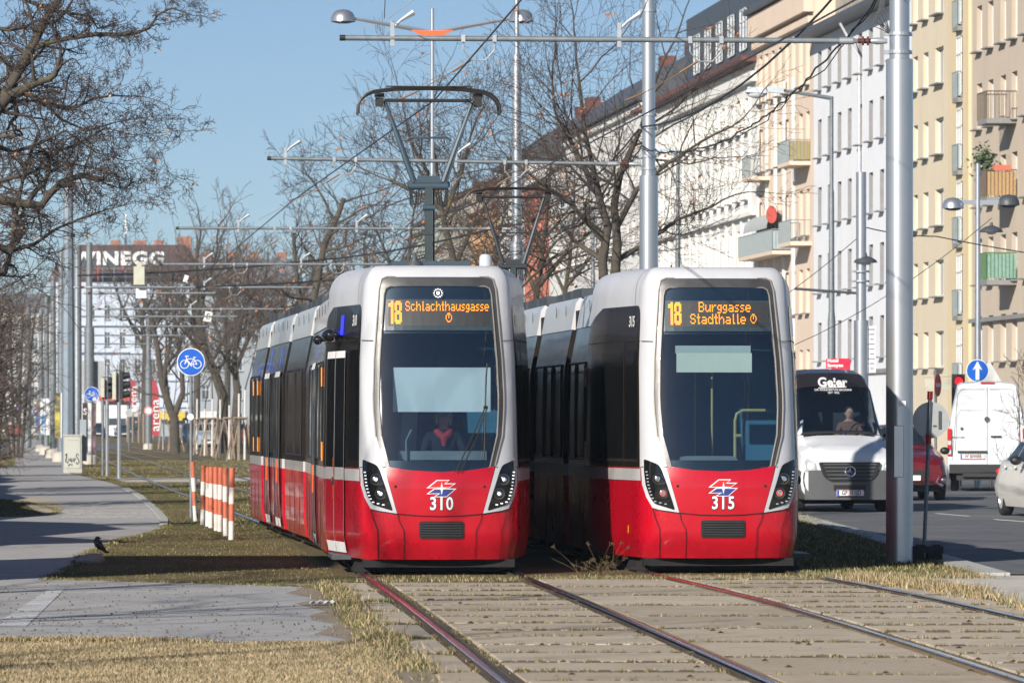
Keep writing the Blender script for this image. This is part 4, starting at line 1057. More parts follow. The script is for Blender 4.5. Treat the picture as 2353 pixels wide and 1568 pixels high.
def balcony(root, x, z, w_, dep, panel, rail_m, label=None, solid=False, hgt=1.0, slab=None):
    B = empty('balcony', (x,0,z), 0); B.parent = root
    if label: B['label'] = label
    b = MB(); b.box((0,-dep/2,-.09), (w_,dep,.18)); b.build('balcony_floor', slab or m_sill, B)
    b = MB()
    for xx, a_, c_ in ((-w_/2, 0, -dep), (w_/2, 0, -dep)):
        b.tube([(xx,0,hgt),(xx,-dep,hgt)], .025, 4)
        n = int(dep/.14)
        for i in range(n+1): b.tube([(xx,-i*dep/n,.0),(xx,-i*dep/n,hgt)], .012, 4)
    b.tube([(-w_/2,-dep,hgt),(w_/2,-dep,hgt)], .025, 4); n = int(w_/.14)
    for i in range(n+1): b.tube([(-w_/2+i*w_/n,-dep,0),(-w_/2+i*w_/n,-dep,hgt)], .012, 4)
    b.build('railing', rail_m, B)
    if panel:
        b = MB(); b.box((0,-dep+.03,hgt/2), (w_-.06,.02,hgt-.12))
        b.build('screen', panel[0], B)
        b = MB(); b.box((w_/2-.03,-dep/2,hgt/2), (.02,dep-.06,hgt-.12)); b.build('screen', panel[1] if len(panel) > 1 else panel[0], B)
    return B
def Yx(x): # depth where the facade line appears at picture x
    s = (x-17)/37.2; return F/s
m_rail = mat('balcony_rail_grey', (.30,.34,.35), .5, var=.1); m_frost = mat('frosted_blue_screen', (.36,.43,.46), .4, var=.08)
pl_b = plaster('beige_grey_plaster', (.52,.44,.35), .22, (.36,.30,.245)); pl_y = plaster('pale_yellow_plaster', (.64,.56,.42), .12)
pl_y2 = plaster('deep_yellow_plaster', (.65,.53,.34), .12)
pl_w = plaster('cool_white_plaster', (.74,.755,.79), .04); pl_c = plaster('peach_plaster', (.70,.565,.45), .12)
pl_l = plaster('warm_white_plaster', (.74,.735,.70), .12); pl_g = plaster('old_grey_plaster', (.34,.31,.27), .4)
def reg(x0, dx, n, w_): return [(x0+i*dx, w_) for i in range(n)]
# beige house, nearest
YA, YB = Yx(2234), Yx(2500)
H1, L1 = house('apartment_house', 'brown-beige plastered house with railed balconies, nearest on the right', YA, YB, 24.5, pl_b,
    [(z, 1.75) for z in (1.2,4.0,6.97,9.94,12.91,15.88,18.85,21.7)], [(1.4,1.1),(3.7,1.1),(6.2,1.1),(8.4,1.1),(10.8,1.1),(13.2,1.1),(15.8,1.3),(19,1.3),(22,1.3)], rec=.24, roof=('eave',.6,3))
b = MB()
for z in (5.6,20.4): b.box((L1/2,-.08,z), (L1,.18,.16))
b.build('cornice', m_sill, H1)
m_rust2 = mat('rusty_rail', (.16,.13,.10), .7, var=.2)
balcony(H1, 7.9, 12.9, 1.9, 1.12, None, m_rust2)
Bq = balcony(H1, 7.9, 10.0, 1.9, 1.12, (mat('reed_screen', (.42,.27,.13), .85, var=.25, vs=18),), m_rust2)
b = MB(); b.box((.9,-.55,1.08), (.25,.65,.2)); b.build('red_planter', mat('terracotta', (.55,.14,.08), .7), Bq)
b = MB(); rr = random.Random(5)
for i in range(420):
    c = Vector((-.5+rr.gauss(0,.35), -.95+rr.gauss(0,.2), 1.35+rr.gauss(0,.28))); a = rr.uniform(0,6.28); l = .10
    d1 = Vector((math.cos(a),math.sin(a),rr.uniform(-.6,.6)))*l; d2 = Vector((-d1.y,d1.x,rr.uniform(-.1,.1)))*.4
    b.addf([(0,1,2,3)], b.addv([c-d2,c+d1,c+d2,c-d1]))
b.build('potted_shrub', mat('conifer_green', (.06,.11,.04), .8, var=.3), Bq)
balcony(H1, 7.9, 6.95, 1.9, 1.12, (mat('green_cloth_screen', (.20,.34,.29), .85, var=.2, vs=8),), mat('green_rail', (.12,.22,.10), .6))
# yellow house with a protruding stair bay
YA, YB = Yx(2094), Yx(2234)
H2, L2 = house('apartment_house', 'yellow house with blue balcony screens beside the huge mast', YA, YB, 24, pl_y,
    [(z, 1.45) for z in (3.9,6.74,9.56,12.40,15.22,18.0,20.8)], [(.9,1.1),(3.3,1.2),(6.4,1.9)], rec=.22, roof=('eave',.5,3))
b = MB(); b.box((11.1,-.02,12), (4.4,.16,23.9)); b.build('recessed_bay', pl_y2, H2)
for z in (3.1,5.95,8.77,11.6,14.42,17.2,20.0):
    balcony(H2, 11.5, z-.1, 1.2, .30, (m_frost,), m_rail)
    place_window(H2, 11.6, z, 1.0, 2.3, -.12, 1, False)
# white house
YA, YB = Yx(1869), Yx(2094)
H3, L3 = house('apartment_house', 'cool white house with dark eaves behind the grey street lamp', YA, YB, 19.3, pl_w,
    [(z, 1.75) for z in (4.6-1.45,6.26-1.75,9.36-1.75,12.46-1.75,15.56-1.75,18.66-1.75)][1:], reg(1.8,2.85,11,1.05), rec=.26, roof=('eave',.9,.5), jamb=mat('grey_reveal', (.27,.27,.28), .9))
b = MB(); b.box((L3/2,3.0,20.9), (L3,4,2.6)); b.box((L3/2,1.2,20.6), (L3,.3,1.6)); b.build('attic_storey', mat('weathered_attic_cladding', (.38,.33,.28), .9, var=.25, vs=2, streak=.5), H3)
b = MB(); xd = L3*.52
b.tube([(xd,-.12,0),(xd,-.12,17.6),(xd-.4,-.5,18.4),(xd-.4,-.9,19.1)], .06, 8); b.build('downpipe', mat('zinc_pipe', (.45,.47,.50), .5), H3, smooth=True)
b = MB(); b.box((L3/2,-.05,3.9), (L3,.14,.18)); b.build('cornice', m_sill, H3)
# peach house
YA, YB = Yx(1738), Yx(1869)
H4, L4 = house('apartment_house', 'peach house with balconies and a red awning end, behind tram 315', YA, YB, 21.8, pl_c,
    [(3.2,1.9),(6.8,2.05),(10.4,2.15),(14.0,2.15),(17.4,2.35)], [(q,1.1) for q in (1.4,3.3,5.5,7.8,10.1,12.2,14.5,16.6)], rec=.24, roof=('eave',.7,2.2))
b = MB(); b.box((L4/2,-.22,21.2), (L4,.5,1.1)); b.box((L4/2,-.12,20.3), (L4,.3,.3)); b.build('cornice', pl_c, H4)
m_bam = mat('bamboo_screen', (.30,.25,.12), .85, var=.2, vs=14)
balcony(H4, 15.6, 13.8, 3.7, .98, (m_frost, m_bam), m_rail, slab=pl_c)
balcony(H4, 3.0, 13.7, 3.0, .95, None, m_rail, slab=pl_c)
balcony(H4, 15.9, 10.07, 3.8, .98, None, m_rail, slab=pl_c)
balcony(H4, 6.0, 9.85, 11.6, .95, (m_frost, m_frost), m_rail, slab=pl_c)
Aw = MB(); n = 10
for i in range(n): 
    a0 = PI/2*i/n; a1 = PI/2*(i+1)/n; r_ = .85
    Aw.addf([(0,1,2,3)], Aw.addv([(L4*.06,-r_*math.sin(a0),11.0+r_*math.cos(a0)),(L4*.50,-r_*math.sin(a0),11.0+r_*math.cos(a0)),(L4*.50,-r_*math.sin(a1),11.0+r_*math.cos(a1)),(L4*.06,-r_*math.sin(a1),11.0+r_*math.cos(a1))]))
Aw.build('awning', mat('grey_awning', (.40,.43,.42), .8), H4)
Aw = MB(); v = Aw.addv([(L4*.50+.02,-.62+.26*math.sin(2*PI*k/24),11.65+.42*math.cos(2*PI*k/24)) for k in range(24)]+[(L4*.50+.1,-.62+.26*math.sin(2*PI*k/24),11.65+.42*math.cos(2*PI*k/24)) for k in range(24)])
Aw.addf([tuple(range(24)), tuple(range(47,23,-1))]+[(k,(k+1)%24,24+(k+1)%24,24+k) for k in range(24)], v); Aw.build('awning_end', mat('red_awning_end', (.50,.08,.06), .7), H4)
# long white house
YA, YB = Yx(1478), Yx(1738)
H5, L5 = house('apartment_house', 'long old white house with a dark mansard roof, behind the bare twin-stemmed tree', YA, YB, 19.6, pl_l,
    [(1.5,2.2),(5.4,2.2),(9.2,2.2),(12.9,2.1),(16.3,1.7)], reg(2.2,2.9,20,1.15), rec=.22, roof=('eave',.8,1.0), roofm=m_roofr)
b = MB()
for z, h in ((4.4,.35),(8.3,.25),(12.1,.2),(18.9,.5)): b.box((L5/2,-.14,z), (L5,.3,h))
for i in range(20): b.box((3.65+i*2.9,-.06,11), (.35,.12,14))
b.build('cornice', pl_l, H5)
b = MB(); b.box((L5*.48,6,22.3), (L5*.62,9,4.6)); b.build('penthouse', mat('anthracite_cladding', (.05,.06,.075), .5, var=.15), H5)
for i in range(5):
    q = place_window(H5, L5*.28+i*L5*.1, 21.2, 2.4, 2.2, 1.45, 1, False)
b = MB(); 
for i in range(40): b.tube([(L5*.55+i*.55,2.4,24.6),(L5*.55+i*.55,2.4,26.4)], .02, 4)
b.tube([(L5*.55,2.4,26.4),(L5*.55+22,2.4,26.4)], .03, 4); b.build('roof_railing', m_rail, H5)
b = MB()
for x, h in ((L5*.35,30),(L5*.5,29)): b.tube([(x,4,24),(x,4,h)], .03, 5)
b.build('roof_antenna', m_steel, H5)
# remaining row towards the vanishing point
segs = [(1300,1478,'grey_white','grey-white house with a pale roof, seen through the branches left of the long white house',(.70,.69,.66),20.5,m_roofd,('eave',.7,3.2)),
        (1262,1300,'off_white','narrow off-white house right of the salmon house',(.70,.70,.66),19.5,m_roofd,('eave',.5,1.5)),
        (1205,1262,'salmon','narrow salmon red house between pale neighbours',(.62,.20,.13),18.2,m_roofd,('eave',.4,.8)),
        (1148,1205,'chalk','white house with a steep roof left of the salmon house',(.72,.72,.69),20.5,m_roofd,('eave',.6,3.0)),
        (1082,1148,'orange','orange and yellow house seen between the branches',(.62,.36,.16),18.0,m_roofr,('eave',.4,1.5)),
        (1012,1082,'stone','beige-grey house under a dark red roof',(.40,.36,.30),20.0,m_roofr,('eave',.5,2.0)),
        (950,1012,'mint','pale mint green corner house at the far end of the row',(.52,.60,.52),19.3,m_roofd,('eave',.6,2.4))]
for (xa, xb, nm, lb, c, H, rm, rf) in segs:
    YA, YB = Yx(xa), Yx(xb); L_ = (YA-YB); n = int(L_/3.0)
    h_, l_ = house('apartment_house', lb, YA, YB, H, plaster(nm+'_plaster', c, .15), [(z,1.9) for z in (1.5,5.0,8.4,11.8,15.0)], reg(1.8,3.0,min(n,19),1.2), rec=.22, roof=rf, roofm=rm)
    b = MB(); b.box((l_/2,-.12,H-.3), (l_,.3,.4)); b.box((l_/2,-.1,4.3), (l_,.25,.25)); b.build('cornice', plaster(nm+'_plaster', c), h_)
    b = MB(); rr = random.Random(int(xa))
    for i in range(3): b = MB(); b.box((l_*(.2+.3*i),5+rr.random()*2,H+rf[2]+.6), (1.6,1.0,2.4)); b.build('chimney', m_roofr if rm == m_roofd else pl_g, h_)
# pale villa beyond: gable of light building closing the row behind
# ------------------------------------------------------------------ far cross buildings on the left
def flathouse(name, label, x0, x1, Y, H, m, rows, dx, w_, h, roofm, rh, group=None, depth=14, start=None, ov=.5):
    X0, X1 = (x0-1176)/F*Y, (x1-1176)/F*Y; L_ = X1-X0; n = int(L_/dx)
    st = start if start is not None else (L_-(n-1)*dx)/2
    r_, l_ = house(name, label, 0, 0, H, m, [(z,h) for z in rows], [(st+i*dx, w_) for i in range(n)], rec=.18, depth=depth, roof=('none',), line=((X0,Y),(X1,Y)), group=group, fr=1)
    b = MB(); v = b.addv([(-ov,-ov,H),(L_+ov,-ov,H),(L_+ov,depth,H),(-ov,depth,H),(0+1.5,4.5,H+rh),(L_-1.5,4.5,H+rh),(L_-1.5,depth-4.5,H+rh),(1.5,depth-4.5,H+rh)])
    b.addf([(0,1,5,4),(1,2,6,5),(2,3,7,6),(3,0,4,7),(4,5,6,7),(3,2,1,0)], v); b.build('roof', roofm, r_)
    return r_, L_
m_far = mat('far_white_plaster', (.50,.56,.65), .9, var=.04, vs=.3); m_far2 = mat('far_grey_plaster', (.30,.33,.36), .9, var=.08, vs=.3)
m_brownroof = mat('red_brown_tiles', (.10,.052,.044), .85, var=.3, vs=.6)
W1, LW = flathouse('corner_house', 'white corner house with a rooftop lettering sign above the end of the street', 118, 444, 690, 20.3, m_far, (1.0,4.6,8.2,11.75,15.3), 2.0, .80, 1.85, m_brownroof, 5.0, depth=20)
sc = F/690.
b = MB()
for i in range(9):
    x = 1.0+i*2.0; b.box((x+.0,-.06,11), (.12,.12,17.5))
for z in (19.9,14.5,10.9,7.3,3.8): b.box((LW/2,-.15,z), (LW+.3,.35,.22 if z < 19 else .7))
b.build('cornice', m_far, W1)
for xx, w_ in ((8.0,1.2),(11.3,1.6),(13.8,1.2),(17.2,1.9)): b = MB(); b.box((xx,6,25.5), (w_,1,.9+(1.0 if xx > 17 else 0))); b.build('chimney', mat('brick_orange', (.33,.16,.11), .85, var=.2, vs=3), W1)
# roof sign
def P_(x, y, Y=686): return at(x, y, Y)
sg = empty('rooftop_sign', P_(276,613), 0, 'dark rooftop sign board with big white serif letters', 'sign')
b = MB(); b.box((0,.15,1.05), ((380-168)/sc,.12,2.15)); b.build('board', mat('sign_board_dark', (.045,.055,.065), .6), sg)
b = MB()
for i in range(8): b.tube([(-5.3+i*1.5,.2,-2.2),(-5.3+i*1.5,.2,0)], .05, 4)
for z in (-.7,-1.3,-.2): b.tube([(-5.6,.2,z),(5.6,.2,z)], .04, 4)
b.build('scaffold', m_steel, sg)
b = MB(); b.box((.35,.05,1.0), (.22,.08,2.6)); b.box((-2.9,.05,-.8), (.15,.08,1.8)); b.build('red_post', mat('red_post_paint', (.45,.05,.04), .6), sg)
text_mesh('sign_lettering', 'INEGG', 2.35, m_white, sg, Matrix.Translation((1.35,0,1.05)), bold=.10, ext=.05, xscale=1.2, spacing=1.1)
text_mesh('sign_lettering', 'W', 2.35, m_white, sg, Matrix.Translation((-4.75,0,1.05)), bold=.06, ext=.05, xscale=1.2)
mm = empty('phone_mast', at(289,560,695), 0, 'thin white telephone aerial on the roof ridge of the white corner house', 'aerial')
b = MB(); b.tube([(0,0,-1),(0,0,2.2)], .12, 6); b.build('pole', m_dgrey, mm)
b = MB(); b.box((0,0,2.6), (.25,.2,2.6)); b.build('panel', m_white, mm)
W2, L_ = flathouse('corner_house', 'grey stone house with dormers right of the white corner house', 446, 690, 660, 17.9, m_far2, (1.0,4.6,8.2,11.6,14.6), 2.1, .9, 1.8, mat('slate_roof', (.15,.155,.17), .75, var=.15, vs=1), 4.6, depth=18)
b = MB()
for i in range(6): b = MB(); b.box((1.4+i*2.3,1.2,18.9), (1.1,2.2,1.5)); dm_ = b.build('dormer', m_far2, W2); b = MB(); b.box((1.4+i*2.3,.07,18.9), (.6,.06,1.1)); b.build('window', m_pane, dm_)
b = MB()
for xx in (1.2,4.4,7.2,10.8): b = MB(); b.box((xx,6,22.7), (1.3,1,1.3)); b.build('chimney', _M['brick_orange'], W2)
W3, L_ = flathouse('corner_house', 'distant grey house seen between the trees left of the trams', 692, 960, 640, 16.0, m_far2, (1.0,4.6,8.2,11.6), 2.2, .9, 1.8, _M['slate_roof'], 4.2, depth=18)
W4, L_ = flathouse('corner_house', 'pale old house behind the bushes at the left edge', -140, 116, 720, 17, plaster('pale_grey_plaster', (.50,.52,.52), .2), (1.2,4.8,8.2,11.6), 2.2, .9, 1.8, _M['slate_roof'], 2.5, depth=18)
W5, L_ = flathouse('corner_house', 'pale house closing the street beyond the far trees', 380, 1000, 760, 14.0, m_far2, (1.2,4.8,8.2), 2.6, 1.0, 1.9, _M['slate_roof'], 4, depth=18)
# ------------------------------------------------------------------ trees
def barkmat(name, c, c2): return mat(name, c, .95, var=.3, vs=6, bump=.5, bs=25, c2=c2, c2t=.6)
m_bark = barkmat('grey_brown_bark', (.075,.064,.052), (.10,.088,.05)); m_bark2 = barkmat('lichen_bark', (.065,.055,.04), (.17,.13,.04))
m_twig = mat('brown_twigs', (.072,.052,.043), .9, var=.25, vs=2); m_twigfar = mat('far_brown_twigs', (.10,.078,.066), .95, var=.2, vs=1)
m_leaf = mat('dead_orange_leaf', (.42,.16,.06), .8, var=.4, vs=4); m_leaf2 = mat('pale_dead_leaf', (.60,.33,.15), .8, var=.3, vs=4)
class TB:
    """numpy tube batches"""
    def __init__(self): self.V = []; self.Fc = []; self.n = 0; self.tips = []
    def tube(self, P, r, n):
        P = np.array(P, float); N = len(P); r = np.array(r, float)
        t = np.empty_like(P); t[1:-1] = P[2:]-P[:-2]; t[0] = P[1]-P[0]; t[-1] = P[-1]-P[-2]
        t /= np.linalg.norm(t, axis=1)[:,None]+1e-9
        ref = np.array([.31,.83,.47]); a = np.cross(t, ref); a /= np.linalg.norm(a, axis=1)[:,None]+1e-9; b = np.cross(t, a)
        an = np.arange(n)*2*np.pi/n
        V = P[:,None,:]+r[:,None,None]*(np.cos(an)[None,:,None]*a[:,None,:]+np.sin(an)[None,:,None]*b[:,None,:])
        self.V.append(V.reshape(-1,3)); i = np.arange(N-1)[:,None]*n; k = np.arange(n)[None,:]; k2 = (k+1)%n
        f = np.stack([i+k, i+k2, i+n+k2, i+n+k], -1).reshape(-1,4)+self.n
        self.Fc.append(f); self.n += N*n
    def build(self, name, m, parent):
        if not self.V: return None
        V = np.concatenate(self.V); Fc = np.concatenate(self.Fc); me = bpy.data.meshes.new(name)
        me.vertices.add(len(V)); me.vertices.foreach_set('co', V.ravel()); me.loops.add(Fc.size); me.loops.foreach_set('vertex_index', Fc.ravel().astype(np.int32))
        me.polygons.add(len(Fc)); me.polygons.foreach_set('loop_start', np.arange(0, Fc.size, 4, dtype=np.int32)); me.polygons.foreach_set('loop_total', np.full(len(Fc), 4, np.int32))
        me.polygons.foreach_set('use_smooth', [True]*len(Fc)); me.materials.append(m); me.update(calc_edges=True)
        o = bpy.data.objects.new(name, me); COL.objects.link(o); o.parent = parent; return o
def grow(big, twg, rnd, p, d, L_, r, lvl, o):
    """one branch with its children"""
    n = max(3, int(3+L_*1.2) if lvl < 2 else 4); P = [p.copy()]; R_ = [r]; q = p.copy(); dd = d.normalized(); st = L_/n
    for i in range(n):
        w_ = o['wig']*(1+.3*lvl)
        dd = (dd+Vector((rnd.gauss(0,w_), rnd.gauss(0,w_), rnd.gauss(0,w_)+o['up']*(.5 if lvl else 1)))).normalized()
        q = q+dd*st; P.append(q.copy()); R_.append(max(o['rmin'], r*(1-(i+1)/n*(1-o['taper']))))
    T_ = big if r > o['split'] else twg
    T_.tube(P, R_, 8 if r > .09 else 6 if r > .04 else 4 if r > .012 else 3)
    if lvl >= o['lv']: twg.tips.append(P[-1]); return
    k = o['kids'][min(lvl, len(o['kids'])-1)]
    for j in range(k):
        t = (j+.6+rnd.uniform(-.3,.3))/k; t = o['t0'][min(lvl,len(o['t0'])-1)]+(1-o['t0'][min(lvl,len(o['t0'])-1)])*t; t = min(t, 1)
        i = min(int(t*n), n-1); f = t*n-i; base = P[i].lerp(P[i+1], min(f,1)); bd = (P[i+1]-P[i]).normalized()
        ang = rnd.uniform(*o['ang']); ax = bd.orthogonal().normalized(); ax = Matrix.Rotation(rnd.uniform(0, 2*PI), 3, bd) @ ax
        nd = (Matrix.Rotation(ang, 3, ax) @ bd)
        rr_ = (r*(1-t*(1-o['taper'])))*rnd.uniform(.45,.72)
        grow(big, twg, rnd, base, nd, L_*rnd.uniform(*o['len']), max(o['rmin'], rr_), lvl+1, o)
    if lvl < o['lv']:
        grow(big, twg, rnd, P[-1], dd, L_*rnd.uniform(.5,.7), max(o['rmin'], R_[-1]), lvl+1, o)
def leaves(pts, rnd, n, size, m, parent, clump=3):
    b = MB()
    for _ in range(n):
        c0 = Vector(rnd.choice(pts))
        for _ in range(rnd.randint(1, clump)):
            c = c0+Vector((rnd.gauss(0,size), rnd.gauss(0,size), rnd.gauss(0,size)-size)); a = Vector((rnd.gauss(0,1), rnd.gauss(0,1), rnd.gauss(0,1))).normalized()
            u = a.orthogonal().normalized()*size; v_ = a.cross(u).normalized()*size*.7
            b.addf([(0,1,2,3)], b.addv([c-u, c-v_+a*size*.3, c+u, c+v_+a*size*.3]))
    return b.build('dry_leaves', m, parent)
OPT = dict(wig=.10, up=.05, taper=.45, rmin=.005, split=.03, lv=5, kids=[5,4,4,3,3], t0=[.3,.25,.2,.15], ang=(R(25),R(60)), len=(.5,.75))
def tree(name, label, X, Y, seed, stems, opts=None, lv=None, nl=40, ls=.05, barks=None, tw=None, group='bare street trees', lm=None, kf=.62, Lf=.70, rf=.8):
    o = dict(OPT); o.update(opts or {}); rnd = random.Random(seed)
    o['kids'] = [max(2, round(q*kf)) for q in o['kids']]; o['rmin'] *= rf
    root = empty('bare_tree', (X,Y,0), 0, label, 'tree', group); big = TB(); twg = TB()
    for st in stems:
        # st: list of (x,z,r) control points of a stem, relative; then growth continues from its upper part
        pts = [Vector((s_[0], s_[3] if len(s_) > 3 else 0, s_[1])) for s_ in st['p']]; rs = [s_[2]*(.66 if s_[2] < .26 and Y < 250 else 1) for s_ in st['p']]
        big.tube(pts, rs, 10)
        L_ = st.get('L', 3.5)*Lf
        for i in range(st.get('k', 6)):
            t = st.get('t', .35)+(1-st.get('t', .35))*(i+rnd.random()*.7)/st.get('k', 6); u = t*(len(pts)-1); j = min(int(u), len(pts)-2); q = pts[j].lerp(pts[j+1], u-j)
            bd = (pts[j+1]-pts[j]).normalized(); ax = Matrix.Rotation(rnd.uniform(0,2*PI), 3, bd) @ bd.orthogonal().normalized()
            nd = Matrix.Rotation(rnd.uniform(R(35),R(75)), 3, ax) @ bd
            if 'bias' in st: nd = (nd+Vector(st['bias'])).normalized()
            grow(big, twg, rnd, q, nd, L_*rnd.uniform(.6,1.1), rs[j]*rnd.uniform(.32,.5), 1, o)
        if not st.get('cut'): grow(big, twg, rnd, pts[-1], (pts[-1]-pts[-2]).normalized(), L_*.9, rs[-1], 1, o)
    big.build('trunk', barks or m_bark, root); twg.build('crown', tw or m_twig, root)
    if nl and twg.tips: leaves(twg.tips, rnd, nl, ls, lm or m_leaf, root)
    return root
def px(x, y, Y): v = at(x, y, Y); return v.x, v.z
def stem(Y, X, pts, **k):
    """pts: (px x, px y, radius, depth offset)"""
    out = []
    for q in pts:
        v = at(q[0], q[1], Y); out.append((v.x-X, max(0, v.z) if q[1] < 1200 else 0, q[2], q[3] if len(q) > 3 else 0))
    d = dict(p=out); d.update(k); return d
# twin stemmed tree between the trams' roofs
Y = 122; X = (1398-1176)/F*Y
tree('t', 'bare twin-stemmed tree rising behind the roof of tram 315', X, Y, 21, [
    stem(Y, X, [(1392,1150,.24),(1390,700,.20),(1384,600,.17),(1396,520,.16),(1372,440,.12,.2),(1330,360,.09,.5),(1290,280,.06,.8)], L=3.0, k=9, t=.45),
    stem(Y, X, [(1420,1150,.22),(1412,640,.19),(1418,560,.17),(1410,470,.14,-.2),(1424,400,.13,-.3),(1470,300,.08,-.6),(1500,200,.05,-.8)], L=3.0, k=9, t=.45),
    stem(Y, X, [(1396,530,.12),(1372,420,.10,.5),(1345,300,.08,1.0),(1330,160,.05,1.4)], L=2.9, k=9, t=.2),
    stem(Y, X, [(1418,520,.11),(1460,440,.09,-.5),(1530,380,.07,-.9),(1610,330,.045,-1.2)], L=2.4, k=9, t=.2),
    stem(Y, X, [(1414,600,.10),(1480,560,.08,.6),(1560,500,.06,1.0),(1640,470,.04,1.2)], L=2.0, k=8, t=.2),
    stem(Y, X, [(1388,600,.10),(1330,560,.09,.4),(1270,590,.06,.8),(1215,640,.04,1.0)], L=2.2, k=8, t=.2),
    stem(Y, X, [(1392,560,.10),(1310,470,.08,-.4),(1240,420,.05,-.7)], L=2.2, k=8, t=.2)],
    dict(rmin=.006, lv=4, kids=[5,5,5,4], up=.08), nl=60, ls=.06)
# tree right behind the big pantograph
Y = 160; X = (1045-1176)/F*Y
tree('t', 'bare lichen-covered tree behind the big pantograph of tram 310', X, Y, 8, [
    stem(Y, X, [(1050,1100,.24),(1048,650,.18),(1040,590,.16),(1020,510,.14),(1010,460,.12),(1005,400,.09)], L=3.2, k=7, t=.5),
    stem(Y, X, [(1050,600,.12),(1080,530,.09,.5),(1120,460,.07,.8),(1150,420,.04,1)], L=2.8, k=7, t=.2),
    stem(Y, X, [(1015,470,.11),(985,400,.09,.5),(945,330,.07,.9),(930,270,.04,1)], L=2.8, k=8, t=.15),
    stem(Y, X, [(1012,470,.10),(950,440,.07,.5),(890,410,.05,.9)], L=2.6, k=8, t=.15),
    stem(Y, X, [(1020,500,.10),(1060,400,.08,-.5),(1080,320,.05,-.9)], L=2.7, k=8, t=.15)],
    dict(rmin=.008, lv=4, kids=[5,5,5,4], up=.05), nl=45, ls=.07, barks=m_bark2)
for (xx, Y, sd_, lb) in ((1235,150,31,'bare tree in front of the salmon red house'),(1130,190,35,'smaller bare tree behind the slim masts, left of the salmon house'),(930,210,36,'thin bare tree left of the tall pantograph arm'),(1300,200,37,'bare tree half hidden behind the tram roofs, right of the salmon house')):
    X = (xx-1176)/F*Y
    tree('t', lb, X, Y, sd_, [stem(Y, X, [(xx,1060,.20),(xx-6,700,.15),(xx+8,600,.12),(xx+14,540,.09)], L=3.4, k=9, t=.5), stem(Y, X, [(xx,680,.11),(xx-40,590,.08,.5),(xx-70,520,.05,1)], L=2.6, k=8, t=.2), stem(Y, X, [(xx,660,.11),(xx+50,600,.08,-.5),(xx+90,560,.05,-1)], L=2.6, k=8, t=.2)],
         dict(rmin=.009, lv=4, kids=[4,4,4,3], up=.05), nl=20, ls=.07, barks=m_bark2 if sd_ % 2 else m_bark)
# pollarded leaning trunk with a cut top
Y = 205; X = (790-1176)/F*Y
tree('t', 'pollarded tree with a sawn-off leaning trunk left of tram 310', X, Y, 5, [
    stem(Y, X, [(700,1060,.30),(712,800,.24),(722,680,.22),(745,560,.20),(778,490,.16),(790,455,.14)], L=2.6, k=9, t=.35, cut=True),
    stem(Y, X, [(768,512,.09),(745,460,.07,.3),(715,410,.05,.4),(690,392,.03,.4)], L=1.6, k=8, t=.3)],
    dict(rmin=.010, lv=4, kids=[4,4,3,3], up=.06), nl=8, ls=.08)
Y = 210; X = (690-1176)/F*Y
tree('t', 'slender pollarded tree with pale cut stub left of the leaning trunk', X, Y, 6, [
    stem(Y, X, [(702,1060,.20),(700,800,.16),(690,690,.14),(678,600,.12),(674,535,.11)], L=2.4, k=10, t=.4, cut=True)],
    dict(rmin=.010, lv=4, kids=[4,4,3,3], up=.06), nl=8, ls=.08)
# group in the middle left, behind the young staked trees
for (P_m, P_s, sd_, lb, Y) in (
    ([(402,1045,.30),(400,960,.26),(388,930,.22),(372,880,.18),(362,800,.15),(350,740,.12)], [[(402,950,.20),(420,900,.15),(416,820,.12),(400,740,.08)], [(385,930,.15),(378,850,.14),(392,780,.1),(430,700,.07)]], 51, 'forked dark tree behind the cycle sign pole', 290),
    ([(517,1040,.34),(510,960,.29),(512,910,.27),(495,860,.23),(470,800,.19),(455,720,.16),(450,640,.12)], [[(470,800,.14),(440,740,.1),(415,690,.06)], [(455,720,.14),(480,640,.1),(500,570,.06)]], 52, 'thick leaning tree right of the cycle sign', 270),
    ([(545,1040,.30),(542,960,.25),(545,900,.20),(538,830,.16),(542,780,.13),(560,720,.09)], [[(540,850,.14),(565,790,.1),(585,750,.06)], [(543,790,.1),(520,740,.07)]], 53, 'upright knobbly tree just left of the rear of tram 310', 268)):
    X = (P_m[0][0]-1176)/F*Y
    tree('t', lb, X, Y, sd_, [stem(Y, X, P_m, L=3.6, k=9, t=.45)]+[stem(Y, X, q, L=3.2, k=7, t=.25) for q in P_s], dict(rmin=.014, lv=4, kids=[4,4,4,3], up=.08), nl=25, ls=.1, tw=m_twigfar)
for i, (xx, Y, top, lb) in enumerate(((450,420,520,'tall spreading bare tree on the skyline right of the rooftop sign'),(600,430,600,'far bare tree in front of the grey house'),(330,440,640,'far bare tree before the white corner house'),(520,460,590,'faint tree between the corner houses'),(640,300,700,'low bare tree just above the rear of tram 310'),(830,260,600,'spindly tree right of the leaning trunk'),(890,330,560,'far tree behind the left tram roof'))):
    X = (xx-1176)/F*Y; sc_ = F/Y
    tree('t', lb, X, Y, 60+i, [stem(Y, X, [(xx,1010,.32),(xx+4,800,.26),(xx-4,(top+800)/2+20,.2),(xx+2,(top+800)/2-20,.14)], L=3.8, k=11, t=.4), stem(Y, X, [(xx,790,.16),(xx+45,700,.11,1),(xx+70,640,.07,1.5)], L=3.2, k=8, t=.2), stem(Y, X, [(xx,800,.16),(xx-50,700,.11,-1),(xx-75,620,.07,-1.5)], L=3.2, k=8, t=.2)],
         dict(rmin=.017, lv=4, kids=[4,4,3,3], up=.06), nl=14, ls=.12, tw=m_twigfar, group='bare trees in the far street')
